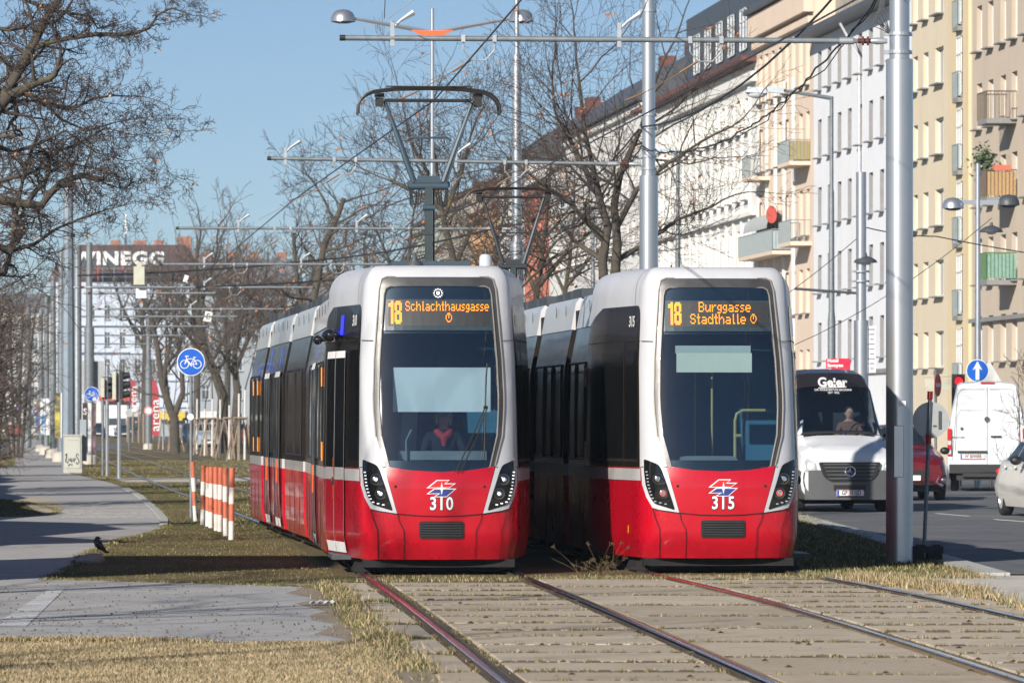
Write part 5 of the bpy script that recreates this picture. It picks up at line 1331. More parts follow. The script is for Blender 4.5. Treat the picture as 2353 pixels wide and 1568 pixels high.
# big tree at the upper left: trunk outside the frame, limbs reaching in
Y = 82; X = -9.9
def limb(P, k=10, L=1.5, t=.1, **kw): return stem(Y, X, P, k=k, L=L, t=t, **kw)
tree('t', 'big old bare tree whose limbs reach in from the upper left corner', X, Y, 77, [
    stem(Y, X, [(-272,1220,.38),(-260,900,.33),(-200,600,.28),(-110,380,.24),(-40,280,.19)], L=2.5, k=4, t=.6),
    limb([(-40,280,.17),(0,237,.14),(38,171,.12),(69,117,.115),(103,48,.10),(137,-5,.09),(170,-70,.07)], L=1.6, k=14),
    limb([(69,117,.07),(110,98,.066),(154,89,.06),(219,79,.055),(270,80,.05),(309,77,.042),(343,65,.036),(363,34,.03),(394,19,.02),(430,31,.010)], L=.75, k=26, bias=(0,0,.2)),
    limb([(30,-20,.05),(62,2,.048),(96,15,.045),(140,28,.04),(165,31,.034),(206,38,.028),(225,66,.02),(255,60,.012)], L=.8, k=20),
    limb([(-20,250,.10),(10,222,.075),(27,213,.07),(62,216,.062),(103,237,.056),(154,250,.048),(180,245,.04),(215,226,.03),(262,220,.02),(330,222,.010)], L=1.15, k=26),
    limb([(103,237,.04),(140,275,.03),(200,300,.022),(270,280,.016),(345,268,.009)], L=.95, k=18),
    limb([(-30,470,.13),(0,459,.115),(46,467,.105),(95,472,.095),(116,444,.085),(144,418,.08),(180,405,.075),(195,403,.072),(218,410,.07),(240,413,.066)], L=1.0, k=18, cut=True),
    limb([(67,459,.07),(85,435,.06),(103,420,.055),(112,390,.05),(113,366,.045),(135,345,.04),(165,336,.034),(213,312,.026),(244,294,.018),(300,310,.012),(380,305,.006)], L=1.1, k=26),
    limb([(-20,560,.08),(30,575,.06),(80,560,.045),(130,525,.034),(190,500,.026),(250,480,.016),(300,468,.008)], L=1.0, k=22),
    limb([(-30,640,.09),(10,625,.08),(28,560,.06),(40,470,.05),(60,380,.04),(90,300,.03)], L=1.1, k=20),
    limb([(-20,330,.07),(30,350,.05),(90,330,.04),(150,300,.03),(220,350,.02),(290,370,.012),(345,360,.006)], L=1.1, k=24),
    limb([(-30,120,.07),(10,140,.05),(60,190,.035),(120,200,.02)], L=1.0, k=16), limb([(-30,60,.06),(20,70,.04),(80,60,.02)], L=1.0, k=14),
    limb([(-20,420,.06),(60,400,.04),(140,370,.03),(230,390,.018),(310,420,.008)], L=1.0, k=18)],
    dict(rmin=.0045, lv=4, kids=[4,4,4,3], up=.02, wig=.20, split=.035, len=(.42,.68)), nl=45, ls=.03, lm=m_leaf2, kf=.75, Lf=.50, rf=.8)
# twiggy bushes and trees filling the left edge
for i, (xx, Y, ybase, top, L_, lb) in enumerate(((-115,120,1140,560,2.8,'dense twiggy tree at the left edge below the big limbs'),(-48,150,1100,580,2.5,'twiggy bush-like tree left of the cycle path'),(-120,195,1075,640,2.4,'middle brown thicket at the left edge'),(36,235,1050,560,3.0,'bushy bare tree in front of the pale old house'),(-20,260,1045,620,3.2,'far bushy bare tree at the left edge'))):
    X = (xx-1176)/F*Y
    tree('t', lb, X, Y, 90+i, [stem(Y, X, [(xx+dx,ybase,.12),(xx+dx*2,ybase-(ybase-top)*.35,.09,dx*.02),(xx+dx*3.4,ybase-(ybase-top)*.7,.05,dx*.03)], L=L_, k=14, t=.08) for dx in (-14,-4,5,13)],
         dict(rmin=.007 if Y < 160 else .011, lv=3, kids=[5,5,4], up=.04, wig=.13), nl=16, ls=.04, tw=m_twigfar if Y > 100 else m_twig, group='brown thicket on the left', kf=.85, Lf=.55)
# shrubs at the lower right and left of the tram
for (xx, Y, ys, lb, sd_) in ((2352,112,820,'bare branching shrub at the right edge before the beige house', 121),):
    X = (xx-1176)/F*Y
    tree('t', lb, X, Y, sd_, [stem(Y, X, [(xx+dx,1130,.03),(xx+dx*1.2,1000,.022),(xx+dx*1.5,900,.012)], L=.8, k=6, t=.1) for dx in (-8,3,14)], dict(rmin=.006, lv=3, kids=[3,3,3], up=.06), nl=0, tw=m_twig)
b_ = TB(); rnd = random.Random(4); c0 = G(566, 1050)
root = tag(empty('hedge_bush', c0), 'round brown clipped bush beside the rear of tram 310', 'bush')
for i in range(900):
    a = Vector((rnd.gauss(0,1), rnd.gauss(0,1), abs(rnd.gauss(0,1)))).normalized(); r_ = rnd.uniform(.2,.62)
    p = Vector((a.x*r_*.8, a.y*r_*.8, .15+a.z*r_*2.2)); b_.tube([p, p+a*.12+Vector((rnd.gauss(0,.04),rnd.gauss(0,.04),.03))], [.008,.005], 3)
b_.build('twigs', m_twigfar, root)
# young trees with stake tripods in the verge
m_stake = mat('stripped_wood_stake', (.26,.20,.15), .85, var=.3, vs=8); m_stripe = mat('whitewashed_trunk', (.62,.62,.60), .85, var=.1)
def staked(x, yb, hs, seed, label, wd=1.0):
    p = G(x, yb); rnd = random.Random(seed); root = empty('staked_young_tree', p, 0, label, 'young tree', 'young whitewashed trees held by stake tripods')
    n = 3; ph = rnd.uniform(0,2)
    for i in range(n):
        a = i*2*PI/n+ph; b = MB(); b.tube([(math.cos(a)*.62*wd, math.sin(a)*.62*wd, 0), (math.cos(a)*.22*wd, math.sin(a)*.22*wd, 1.95)], .042, 6); b.build('stake', m_stake, root)
    b = MB()
    for i in range(n):
        a = i*2*PI/n+ph; a2 = (i+1)*2*PI/n+ph; b.tube([(math.cos(a)*.27*wd, math.sin(a)*.27*wd, 1.86+.06*(i%2)), (math.cos(a2)*.27*wd, math.sin(a2)*.27*wd, 1.86+.06*(i%2))], .036, 6)
    b.build('cross_rails', m_stake, root)
    b = MB(); b.tube([(0,0,0),(.02,0,hs)], [.055,.045], 8); b.build('whitewashed_trunk', m_stripe, root)
    T_ = TB(); T2_ = TB(); o = dict(OPT); o.update(rmin=.010, lv=3, kids=[3,3,3], up=.12, split=.02)
    grow(T_, T2_, rnd, Vector((.02,0,hs)), Vector((0,0,1)), 2.6, .035, 0, o)
    T_.build('stem', m_bark, root); T2_.build('crown', m_twigfar, root)
for i, (x, yb, hs) in enumerate(((375,1032,2.6),(399,1036,2.5),(430,1040,2.8),(452,1041,3.0),(470,1046,2.4),(487,1047,2.9),(505,1051,2.8),(526,1054,2.5),(548,1057,3.0),(562,1055,3.2))):
    staked(x, yb, hs, 200+i, ['leftmost staked young tree beside the arena flag mast','staked young tree next to the leftmost one','staked young tree left of the cycle sign pole','staked young tree directly behind the cycle sign pole','staked young tree just right of the cycle sign pole','tall whitewashed young tree in the middle of the staked row','staked young tree before the thick leaning trunk','staked young tree right of the thick leaning trunk','second last staked young tree before tram 310','staked young tree nearest to the rear of tram 310'][i])
for i, (x, yb) in enumerate(((293,1015),(305,1016),(319,1017),(330,1018))):
    p = G(x, yb); root = empty('young_tree', p, 0, ['leftmost thin young tree with pale trunk behind the signal masts','second thin young tree behind the signal masts','third thin young tree, left of the walking person','thin young tree right beside the walking person'][i], 'young tree', 'thin young trees near the walking person'); rnd = random.Random(300+i)
    b = MB(); b.tube([(0,0,0),(0,0,2.4)], .09, 8); b.build('trunk', m_stake, root); T_ = TB(); T2_ = TB(); o = dict(OPT); o.update(rmin=.014, lv=3, kids=[4,4,3], up=.08, split=.03)
    grow(T_, T2_, rnd, Vector((0,0,2.4)), Vector((0,0,1)), 2.6, .05, 0, o); T_.build('limbs', m_bark, root); T2_.build('crown', m_twigfar, root)
# ------------------------------------------------------------------ street furniture, signs, vehicles, people, bird
m_blue = mat('sign_blue', (.0,.10,.52), .4, var=.04); m_signback = mat('sign_back_grey', (.36,.38,.38), .5, .3, var=.1, vs=4)
m_sred = mat('sign_red', (.62,.02,.02), .4, var=.03); m_boll_r = mat('faded_red_paint', (.50,.13,.07), .6, var=.15, vs=12); m_boll_w = mat('chalky_white_paint', (.68,.66,.62), .65, var=.08, vs=12, c2=(.42,.30,.2), c2t=.72)
def disc(b, c, r, th=.012, n=36):
    b.lathe([(0,-th/2),(r,-th/2),(r,th/2),(0,th/2)], c, n, 'Y')
def ringm(b, c, r, wd, y=0, n=28):
    b.lathe([(r-wd,y),(r,y),(r,y+.001),(r-wd,y+.001)], c, n, 'Y')
def bike(root, c, s):
    b = MB(); X = lambda x, z: (c[0]+x*s, c[1]-.012, c[2]+z*s); w_ = .030*s
    for wx in (-.46, .46):
        b.lathe([(.27*s,-.003),(.32*s,-.003),(.32*s,.0),(.27*s,.0)], X(wx,-.17), 26, 'Y')
    def ln(*P): b.tube([X(*p) for p in P], w_, 5)
    ln((-.46,-.17),(-.30,.22)); ln((-.46,-.17),(-.35,-.05),(-.31,.14)); ln((-.36,.40),(-.30,.22)); ln((-.36,.40),(-.14,.41)); ln((-.42,.38),(-.36,.44),(-.2,.42))
    ln((-.30,.22),(.22,.22)); ln((.22,.22),(-.02,-.17)); ln((-.30,.20),(-.02,-.17)); ln((.22,.22),(.46,-.17)); ln((-.02,-.17),(.46,-.17)); ln((.22,.22),(.27,.32)); ln((.16,.33),(.40,.34)); ln((-.02,-.17),(.03,-.30)); ln((-.0,-.31),(.08,-.30))
    b.lathe([(.05*s,-.003),(.085*s,-.003),(.085*s,0),(.05*s,0)], X(-.02,-.17), 14, 'Y')
    b.build('bicycle_symbol', m_white, root)
def round_sign(x, y, r_px, yb, label, kind, pole=True, Y=None, group=None, prad=.030, tilt=0):
    if Y is None: Y = G(x, yb).y
    s = F/Y; c = at(x, y, Y); r = r_px/s; root = empty('round_sign', (c.x, c.y, 0), tilt, label, 'road sign', group)
    if pole: b = MB(); b.tube([(0,.05,0),(0,.05,c.z+r*.9)], prad, 12); b.build('pole', m_galv, root, smooth=True)
    cc = (0,0,c.z)
    b = MB(); disc(b, cc, r); b.build('sign_rim', m_white, root)
    b = MB(); disc(b, (0,-.006,c.z), r*.94); b.build('sign_face', m_blue if kind in ('bike','arrow') else m_sred if kind in ('noentry','shelter') else m_signback, root)
    if kind == 'bike': bike(root, (0,-.004,c.z), r*.98)
    if kind == 'arrow':
        b = MB(); b.prism([(-r*.16,-r*.8),(r*.16,-r*.8),(r*.16,r*.2),(r*.42,r*.05),(0,r*.85),(-r*.42,r*.05),(-r*.16,r*.2)], .004, Matrix.Translation((0,-.012,c.z)) @ Matrix.Rotation(R(90),4,'X')); b.build('arrow', m_white, root)
    if kind == 'shelter':
        b = MB(); disc(b, (0,-.014,c.z), r*.72); b.build('white_field', m_white, root)
    if kind == 'noentry':
        b = MB(); b.box((0,-.014,c.z), (r*1.35,.004,r*.32)); b.build('bar', m_white, root)
    return root, c, r
round_sign(438.5, 831, 32, 1188, 'large round blue cycle path sign on a thin pole behind the striped bollards', 'bike', group='blue round cycle path signs')
b = MB(); s1 = bpy.data.objects['round_sign']; disc(b, (-.01,.015,at(0,957,G(438,1188).y).z), .06); b.build('sticker', m_white, s1)
r_, c_, q_ = round_sign(211, 905, 17, 1062, 'small round blue cycle path sign on the poster mast with a white sticker', 'bike', Y=205, group='blue round cycle path signs')
b = MB(); disc(b, (.10,-.02,c_.z-.2), .07); b.build('sticker', m_white, r_)
# posters on the mast behind it
b = MB()
pst = empty('poster_mast', (at(205,1000,206).x, 206, 0), 0, 'white edged poster boards strapped round the mast below the small cycle sign', 'poster')
ycol = [((.02,.02,.025),), ((.55,.5,.45),)]
z0, z1 = at(0,1040,206).z, at(0,925,206).z
b.box((-.16,0,(z0+z1)/2), (.20,.06,z1-z0)); b.build('dark_poster', mat('dark_poster', (.05,.03,.03), .6, var=.9, vs=3), pst)
b = MB(); b.box((.02,-.03,(z0+z1)/2), (.14,.05,z1-z0)); b.build('white_edge', m_white, pst)
b = MB(); b.box((.19,0,(z0+z1)/2), (.16,.06,z1-z0)); b.build('mixed_poster', mat('mixed_poster', (.20,.12,.14), .6, var=.9, vs=3), pst)
text_mesh('poster_letter', 'S', .34, m_white, pst, Matrix.Translation((-.16,-.04,z1-.35)), bold=.01)
for (x, Y, ca, cb, lb) in ((107,272,(.10,.25,.45),(.75,.75,.72),'blue and white posters on a mast left of the octagonal mast'),(94,300,(.06,.12,.30),(.35,.2,.1),'dark blue posters on the far mast'),(141,222,(.36,.31,.05),(.04,.04,.04),'yellow and black posters left of the octagonal mast')):
    p_ = at(x, 985, Y); root = empty('poster_mast', (p_.x, Y, 0), 0, lb, 'poster'); q = MB(); q.box((-.15,-.2,2.0), (.22,.05,1.9)); q.build('poster', mat('poster_a%d' % x, ca, .6, var=.9, vs=2.5, c2=cb, c2t=.5), root)
    q = MB(); q.box((.06,-.22,2.0), (.12,.05,1.9)); q.build('white_edge', m_white, root); q = MB(); q.box((.22,-.2,2.0), (.20,.05,1.9)); q.build('poster', mat('poster_b%d' % x, cb, .6, var=.9, vs=2.5, c2=ca, c2t=.55), root)
p_ = at(94, 1000, 298); q = MB(); q.box((.62,0,1.3), (.34,.3,1.5)); o = q.build('green_bag', mat('bright_green', (.12,.5,.06), .6), loc=(p_.x,298,0)); tag(o, 'bright green bin hanging on the far poster mast', 'bin')
# grey cabinet with graffiti
c0 = G(167, 1086); root = empty('utility_cabinet', c0, 0, 'grey cable cabinet with black graffiti beside the cycle path', 'utility cabinet')
mcab = mat('cabinet_grey', (.42,.43,.38), .6, var=.06, vs=3, streak=.2)
b = MB(); b.box((0,.2,.06), (.62,.36,.12)); b.box((0,.2,.68), (.60,.34,1.14)); b.build('body', mcab, root)
b = MB(); b.box((0,.2,1.27), (.66,.40,.05)); b.build('lid', mcab, root)
b = MB(); b.box((0,.02,.68), (.52,.02,1.02)); b.build('door', mat('cabinet_door_grey', (.46,.47,.42), .6, var=.06, streak=.25), root)
b = MB()
def gl(P, r=.013): b.tube([(x-.02, .004, z) for x, z in P], r, 5)
gl([(-.24,.60),(-.18,.66),(-.19,.55),(-.22,.40),(-.16,.34),(-.13,.42)],.018); gl([(-.13,.50),(-.10,.42),(-.07,.50),(-.04,.38)]); gl([(-.02,.5),(-.02,.38),(.04,.50),(.04,.38)]); gl([(.07,.38),(.09,.52),(.12,.45)])
gl([(.22,.60),(.16,.66),(.13,.58),(.20,.48),(.23,.38),(.17,.30),(.12,.36)],.018); gl([(-.14,.26),(-.04,.30),(0,.26)]); gl([(-.1,.34),(-.1,.2)],.005); gl([(.0,.36),(.0,.24)],.005)
b.build('graffiti', mat('graffiti_ink', (.02,.03,.06), .6), root)
b = MB(); gl([(-.14,1.10),(-.08,1.14),(-.04,1.08),(.02,1.14),(.08,1.10),(.2,1.12)],.006); b.build('faint_red_tag', mat('faint_red', (.55,.25,.18), .7), root)
b = MB(); b.box((.32,.42,1.1), (.22,.2,1.4)); b.build('rear_box', mat('blue_grey_box', (.28,.33,.37), .6), root)
# signal masts seen from the side
def signal(x, yb, yt, label, zh0, zh1, extra=False):
    p = G(x, yb); Y = p.y; s = F/Y; H = (yb-yt)/s; root = empty('traffic_light', p, 0, label, 'traffic light', 'traffic light masts seen from the side')
    b = MB(); b.tube([(0,0,0),(0,0,H)], .062, 14); b.build('pole', m_alu, root, smooth=True)
    b = MB(); b.box((-.13,-.05,(zh0+zh1)/2), (.11,.30,zh1-zh0)); b.build('housing', mat('cream_housing', (.50,.50,.40), .6), root)
    n = 3; b = MB()
    for i in range(n):
        z = zh0+(zh1-zh0)*(i+.55)/n; b.tube([(.05,-.05,z),(.18,-.05,z),(.34,-.05,z+.03)], [.115,.11,.095], 12, False); b.box((.09,-.05,z),(.1,.27,.29))
    b.build('visors', m_rub, root, smooth=False)
    b = MB(); b.box((0.0,-.05,zh1+.04), (.3,.04,.03)); b.box((0.0,-.05,zh0-.03), (.3,.04,.03)); b.build('brackets', m_dgrey, root)
    if extra: b = MB(); b.tube([(-.14,0,0),(-.14,0,H*.72)], .04, 10); b.build('side_tube', m_galv, root, smooth=True)
    return root
signal(273, 1098, 836, 'right-hand traffic light mast with three black visors, seen side-on', 2.40, 3.25)
signal(246, 1093, 840, 'left-hand traffic light mast with a second thin tube beside it', 2.50, 3.1, True)
# big blank sign behind the masts
for (x, y, w_, h_, Y, lb) in ((203,867,70,76,212,'blank white sign board seen from behind on the round mast'),):
    c = at(x, y, Y); q = MB(); q.box((0,.2,0), (w_/F*Y,.03,h_/F*Y)); tag(q.build('sign_board', m_signback, loc=c), lb, 'sign')
# bollards with chain
base = [(1310,449,1060,1196),(1358,465.6,1069,1204.6),(1391,477,1072,1208),(1412,484,1072,1211.5),(1450,497,1072,1218),(1472,505,1073,1220),(1510,518,1074,1230),(1548,531,1074,1239)]
lbl = ['leaning red and white bollard beside the cycle sign pole, farthest of the row','second farthest red and white bollard','third farthest red and white bollard, half hidden by its neighbour','fourth red and white bollard from the far end','fifth red and white bollard, half hidden in the middle of the row','sixth red and white bollard, third nearest of the row','second nearest red and white bollard, hidden partly by the nearest one','nearest and largest red and white bollard, with rust at its foot']
tops = []
for i, (_, x, yt, yb) in enumerate(base):
    p = G(x, yb); s = F/p.y; H = (yb-yt)/s; root = empty('bollard', p, 0, lbl[i], 'bollard', 'red and white bollards with a chain'); ln = -.05 if i == 0 else rnd.uniform(-.012,.012)
    seg = [0,.26,.50,.73,1.0]; cols = [m_boll_w, m_boll_r, m_boll_w, m_boll_r]; r = .040
    for k in range(4):
        q = MB(); a_, c_ = seg[k]*H, seg[k+1]*H; q.lathe([(r+.0005*k,a_),(r+.0005*k,c_)]+([(0,c_+.005)] if k == 3 else []), (0,0,0), 16)
        for j in range(len(q.v)): v = q.v[j]; q.v[j] = (v[0]+ln*v[2]/H*1.0, v[1], v[2])
        q.build('white_band' if k % 2 == 0 else 'red_band', cols[k], root, smooth=True)
    tops.append((p, H, ln))
for zf, nm in ((.93,'upper'),(.42,'lower')):
    for i in range(len(tops)-1):
        A = tops[i][0]+Vector((.045+tops[i][2],-.02,tops[i][1]*zf)); B = tops[i+1][0]+Vector((-.02,.03,tops[i+1][1]*zf))
        if (A.y-B.y) < .1: continue
        q = MB(); n = max(6, int((A-B).length/.065)); sag = .34
        for k in range(n):
            t = (k+.5)/n; c = A.lerp(B, t); c.z -= sag*4*t*(1-t)*min(1,(A-B).length/2); t2 = t+.5/n; d = (B-A).normalized(); d.z -= sag*4*(1-2*t)/((A-B).length)*.5; d.normalize()
            sd = d.cross(Vector((0,0,1))).normalized() if k % 2 else Vector((0,0,1)); L_ = .040
            pts = [c-d*L_+sd*0, c-d*L_*.6+sd*.011, c+d*L_*.6+sd*.011, c+d*L_, c+d*L_*.6-sd*.016, c-d*L_*.6-sd*.016, c-d*L_]; q.tube(pts, .0075, 4, False)
        tag(q.build('chain', mat('chain_steel', (.25,.24,.22), .5, .6, var=.3)), '%s chain between bollards %s' % (nm, ['one and two, beside the sign pole','two and three','three and four','four and five','five and six','six and seven','seven and eight, nearest the camera'][i]), 'chain', 'chains slung between the bollards')
# stone, crow, litter
c0 = G(207, 1292); rr = random.Random(2)
b = MB(); b.sphere((0,0,.03), .17, 14, 8, (1.05,1.1,.50)); b.v = [(x*(1+.12*math.sin(7*y+3*z))+.04*z, y, max(-.02, z*(1+.15*math.sin(9*x)))) for x, y, z in b.v]
tag(b.build('stone', mat('grey_stone', (.30,.28,.27), .9, var=.25, vs=12, bump=.6), smooth=True, loc=c0), 'pale grey stone at the grass corner with a crow standing on it', 'stone')
cr = empty('crow', G(219, 1281)+Vector((.03,.03,.06)), 0, 'black crow standing on the grey stone, looking right', 'bird'); cr.location.z = .045
m_crow = mat('crow_feathers', (.010,.010,.013), .35, var=.4, vs=20, bump=.4, bs=60, coat=.1)
b = MB(); b.tube([(.10,0,.035),(.065,0,.062),(.035,0,.095),(.005,0,.135),(-.012,-.002,.165),(-.014,-.005,.186),(-.006,-.008,.203),(.004,-.010,.214),(.006,-.010,.220)], [.006,.020,.042,.053,.046,.034,.027,.022,.006], 14)
b.sphere((.0,-.010,.205), .0245, 12, 8, (1.1,1,.95)); b.build('body', m_crow, cr, smooth='all')
b = MB(); b.tube([(.018,-.012,.207),(.036,-.014,.204),(.050,-.014,.198)], [.010,.007,.001], 8); b.build('beak', mat('beak_black', (.02,.02,.02), .3), cr, smooth=True)
b = MB(); b.tube([(.055,.0,.070),(.09,.0,.04),(.125,.0,.028),(.14,.0,.020)], [.018,.020,.016,.010], 6); b.build('tail', m_crow, cr)
b = MB()
for s in (-1, 1): b.tube([(.0,s*.042,.155),(.035,s*.050,.11),(.075,s*.035,.065),(.105,s*.016,.040)], [.018,.026,.018,.005], 8)
b.build('wing', m_crow, cr, smooth=True)
b = MB()
for s in (-1, 1):
    b.tube([(.02+.012*s,s*.016,.085),(.014+.016*s,s*.017,.045),(.010+.02*s,s*.018,.006)], [.010,.0045,.004], 6)
    for a in (-.5,0,.5): b.tube([(.010+.02*s,s*.018,.006),(.010+.02*s+.03*math.cos(a),s*.018-.03*math.sin(a),.003)], .003, 4)
b.build('legs', _M['beak_black'], cr)
b = MB(); b.sphere((.014,-.033,.210), .0035, 8, 6); b.build('eye', m_chrome, cr)
c0 = G(741, 1391); rr = random.Random(8); b = MB()
P = [[Vector(((i-4)*.028+rr.uniform(-.01,.01), (j-2)*.05, .012+.035*abs(math.sin(i*1.3+j))+rr.uniform(0,.012))) for j in range(5)] for i in range(9)]
b.grid(P); tag(b.build('crumpled_paper', mat('white_paper', (.78,.78,.78), .8, var=.03), loc=c0), 'crumpled white paper lying on the path edge', 'litter')
# people in the distance
def person(name, x, yb, H, label, coat, legs, head=m_skin, walk=.12, scarf=None, bag=None, back=False):
    p = G(x, yb); root = empty('person', p, 0, label, 'person'); k = H/1.75
    me = bpy.data.meshes.new('body'); V = [(0,0,.95),(0,0,1.15),(0,0,1.38),(0,0,1.50),(0,-.01,1.60),(.09,0,.90),(.10,-walk,.50),(.11,-walk*1.2,.06),(.12,-walk*1.2-.12,.03),(-.09,0,.90),(-.10,walk,.50),(-.10,walk*1.9,.10),(-.10,walk*1.5,.03),(.20,0,1.38),(.25,.04,1.10),(.24,-.06,.85),(-.20,0,1.38),(-.25,-.05,1.10),(-.24,-.12,.86),(0,-.01,1.72)]
    E = [(0,1),(1,2),(2,3),(3,4),(0,5),(5,6),(6,7),(7,8),(0,9),(9,10),(10,11),(11,12),(2,13),(13,14),(14,15),(2,16),(16,17),(17,18),(4,19)]
    me.from_pydata([tuple(q*k for q in v) for v in V], E, []); me.materials.append(coat); o = bpy.data.objects.new('body', me); COL.objects.link(o); o.parent = root
    o.modifiers.new('s','SKIN'); sb_ = o.modifiers.new('u','SUBSURF'); sb_.levels = 1; sb_.render_levels = 1
    Rr = [.17,.16,.17,.06,.10,.10,.075,.055,.05,.10,.075,.055,.05,.08,.06,.04,.08,.06,.04,.09]
    for q, r in zip(me.skin_vertices[0].data, Rr): q.radius = (r*k, r*k*.85)
    me.skin_vertices[0].data[0].use_root = True
    bpy.context.view_layer.update(); m2 = bpy.data.meshes.new_from_object(o.evaluated_get(bpy.context.evaluated_depsgraph_get())); o.modifiers.clear(); o.data = m2
    m2.materials.clear(); m2.materials.append(coat); m2.materials.append(legs); m2.materials.append(head)
    for f in m2.polygons:
        z = f.center.z/k; f.material_index = 1 if z < .86 and abs(f.center.x) < .2*k else 2 if z > 1.52 else 0; f.use_smooth = True
    b = MB(); b.sphere((0,.025*k,1.70*k), .105*k, 12, 8, (1,1,1.05)); b.build('hair', mat('dark_hair', (.03,.022,.018), .7), root, smooth=True)
    if back: b = MB(); b.box((0,.14 if not back else -.14,1.2*k), (.30,.16,.40)); b.build('backpack', mat('brown_bag', (.10,.05,.03), .8), root)
    if scarf: b = MB(); b.tube([(-.1,-.12,1.45*k),(0,-.17,1.40*k),(0,-.17,1.0*k)], [.07,.08,.06], 8); b.build('scarf', scarf, root, smooth=True)
    if bag: b = MB(); b.box((-.30,0,.85), (.22,.14,.26)); b.build('handbag', bag, root)
    return root
m_coat = mat('dark_coat', (.015,.017,.022), .85, var=.2); m_trous = mat('grey_trousers', (.10,.10,.11), .85)
person('p', 313, 1010, 1.95, 'walking person in black coat with teal scarf and red bag, beside the bus shelter', m_coat, m_trous, scarf=mat('teal_scarf', (.0,.12,.14), .8), bag=mat('dark_red_bag', (.25,.02,.04), .7))
person('p', 54, 1005, 1.8, 'person in dark clothes with a brown backpack walking away on the cycle path', m_coat, m_coat, back=True)
person('p', 135, 1006, 1.8, 'person in black half hidden behind the poster masts', m_coat, m_coat)
person('p', 14, 1003, 1.8, 'person in a light top at the far left end of the path', mat('light_top', (.5,.45,.42), .8), mat('orange_bag', (.5,.12,.03), .8))

# ---- vehicles
def lerpst(st, y):
    for a_, c_ in zip(st[:-1], st[1:]):
        if a_[0] <= y <= c_[0]:
            t = (y-a_[0])/(c_[0]-a_[0]); t = t*t*(3-2*t) if False else t
            return [a_[i]+(c_[i]-a_[i])*t for i in range(len(a_))]
    return st[-1] if y > st[-1][0] else st[0]
class Shell:
    """car body: stations (y, zbottom, wlow, zmid, wmid, zbelt, wbelt, zroof, wroof)"""
    def __init__(self, st): self.st = [list(map(float, s)) for s in st]; self.y0 = st[0][0]; self.y1 = st[-1][0]
    def pt(self, y, v, off=0.):
        """v: -3..3 ; |v|: 0 roof centre,1 roof edge,2 belt,3 bottom"""
        s = lerpst(self.st, y); _, zb, wl, zm, wm, zB, wB, zr, wr = s; a = abs(v); sg = -1 if v < 0 else 1
        pr = [(0,zr+.02),(wr*.55,zr+.012),(wr*.9,zr-.015),(wr,zr-.07*(zr-zB > .1)),((wr+wB)/2+.01,(zr-.05+zB)/2),(wB,zB),(wB+.35*(wm-wB),zB-.3*(zB-zm)),(wm,zm),(wm+.3*(wl-wm)+.01,(zm+zb)/2),(wl,zb)]
        ks = [0,.5,.85,1,1.5,2,2.2,2.5,2.75,3]
        for i in range(len(ks)-1):
            if ks[i] <= a <= ks[i+1]+1e-9:
                t = (a-ks[i])/(ks[i+1]-ks[i]); x = pr[i][0]+(pr[i+1][0]-pr[i][0])*t; z = pr[i][1]+(pr[i+1][1]-pr[i][1])*t
                return Vector((sg*(x+off*min(1,a*2)), y, z+(off if a < 1.2 else 0)))
    def patch(self, y0, y1, v0, v1, off, ny=8, nv=8, dy=0):
        b = MB(); b.grid([[self.pt(y0+(y1-y0)*i/ny, v0+(v1-v0)*j/nv, off)+Vector((0,dy,0)) for j in range(nv+1)] for i in range(ny+1)]); return b
    def body(self, m, root):
        ys = sorted(set([s[0] for s in self.st]+list(np.linspace(self.y0, self.y1, 30)))); vs = [-3,-2.75,-2.5,-2.2,-2,-1.5,-1,-.85,-.5,0,.5,.85,1,1.5,2,2.2,2.5,2.75,3]
        b = MB(); b.grid([[self.pt(y, v) for v in vs] for y in ys])
        for y in (self.y0, self.y1): b.addf([tuple(range(len(vs)))], b.addv([self.pt(y, v) for v in vs]))
        return b.build('body', m, root, smooth=True)
def wheel(root, x, y, r, s, rimc=None, w_=.2):
    b = MB(); b.lathe([(r*.62,-w_/2),(r*.93,-w_/2),(r,-w_/2+.03),(r,w_/2-.03),(r*.93,w_/2),(r*.62,w_/2)], (x,y,r), 28, 'X'); o = b.build('wheel', mat('tyre_rubber', (.02,.02,.02), .85, var=.2, vs=20), root, smooth=True)
    b = MB(); b.lathe([(0,s*.02),(r*.2,s*.03),(r*.55,s*-.02),(r*.64,s*.06)], (x+s*.04,y,r), 28, 'X'); b.build('rim', rimc or m_steel, o, smooth=True)
    b = MB()
    for k in range(5):
        a = k*2*PI/5; b.box((x+s*.07, y+math.cos(a)*r*.33, r+math.sin(a)*r*.33), (.02,r*.10,r*.6), rx=a-PI/2 if False else -(PI/2-a))
    b.build('spokes', rimc or m_chrome, o)
def plate(root, c, txt, w_=.52, rz=0, dirn=-1):
    b = MB(); b.box((0,0,0), (w_,.012,.12)); p = b.build('number_plate', m_white, root, loc=c); p.rotation_euler = (0,0,rz)
    b = MB(); b.box((0,-.0075*1,.054), (w_,.003,.008)); b.box((0,-.0075,-.054), (w_,.003,.008)); b.build('plate_edge', m_sred, p)
    b = MB(); b.box((-w_/2+.025,-.0075,0), (.04,.003,.10)); b.build('plate_band', m_blue, p)
    text_mesh('plate_text', txt, .115, m_seam, p, Matrix.Translation((.02,-.008,0)), bold=.002, xscale=.82); return p
m_vwht = mat('van_white_paint', (.68,.70,.73), .25, coat=.5, var=.04, vs=1.5); m_vblk = mat('van_dark_vinyl', (.020,.016,.016), .3, coat=.3, var=.1)
m_plast = mat('grey_bumper_plastic', (.085,.09,.095), .6, var=.1); m_bl = mat('black_plastic', (.018,.018,.02), .5)
m_wglass = glassmat('vehicle_glass', (.30,.36,.40), .9); m_head = mat('headlamp_glass', (.70,.72,.74), .1, .4, coat=1, var=.25, vs=14)
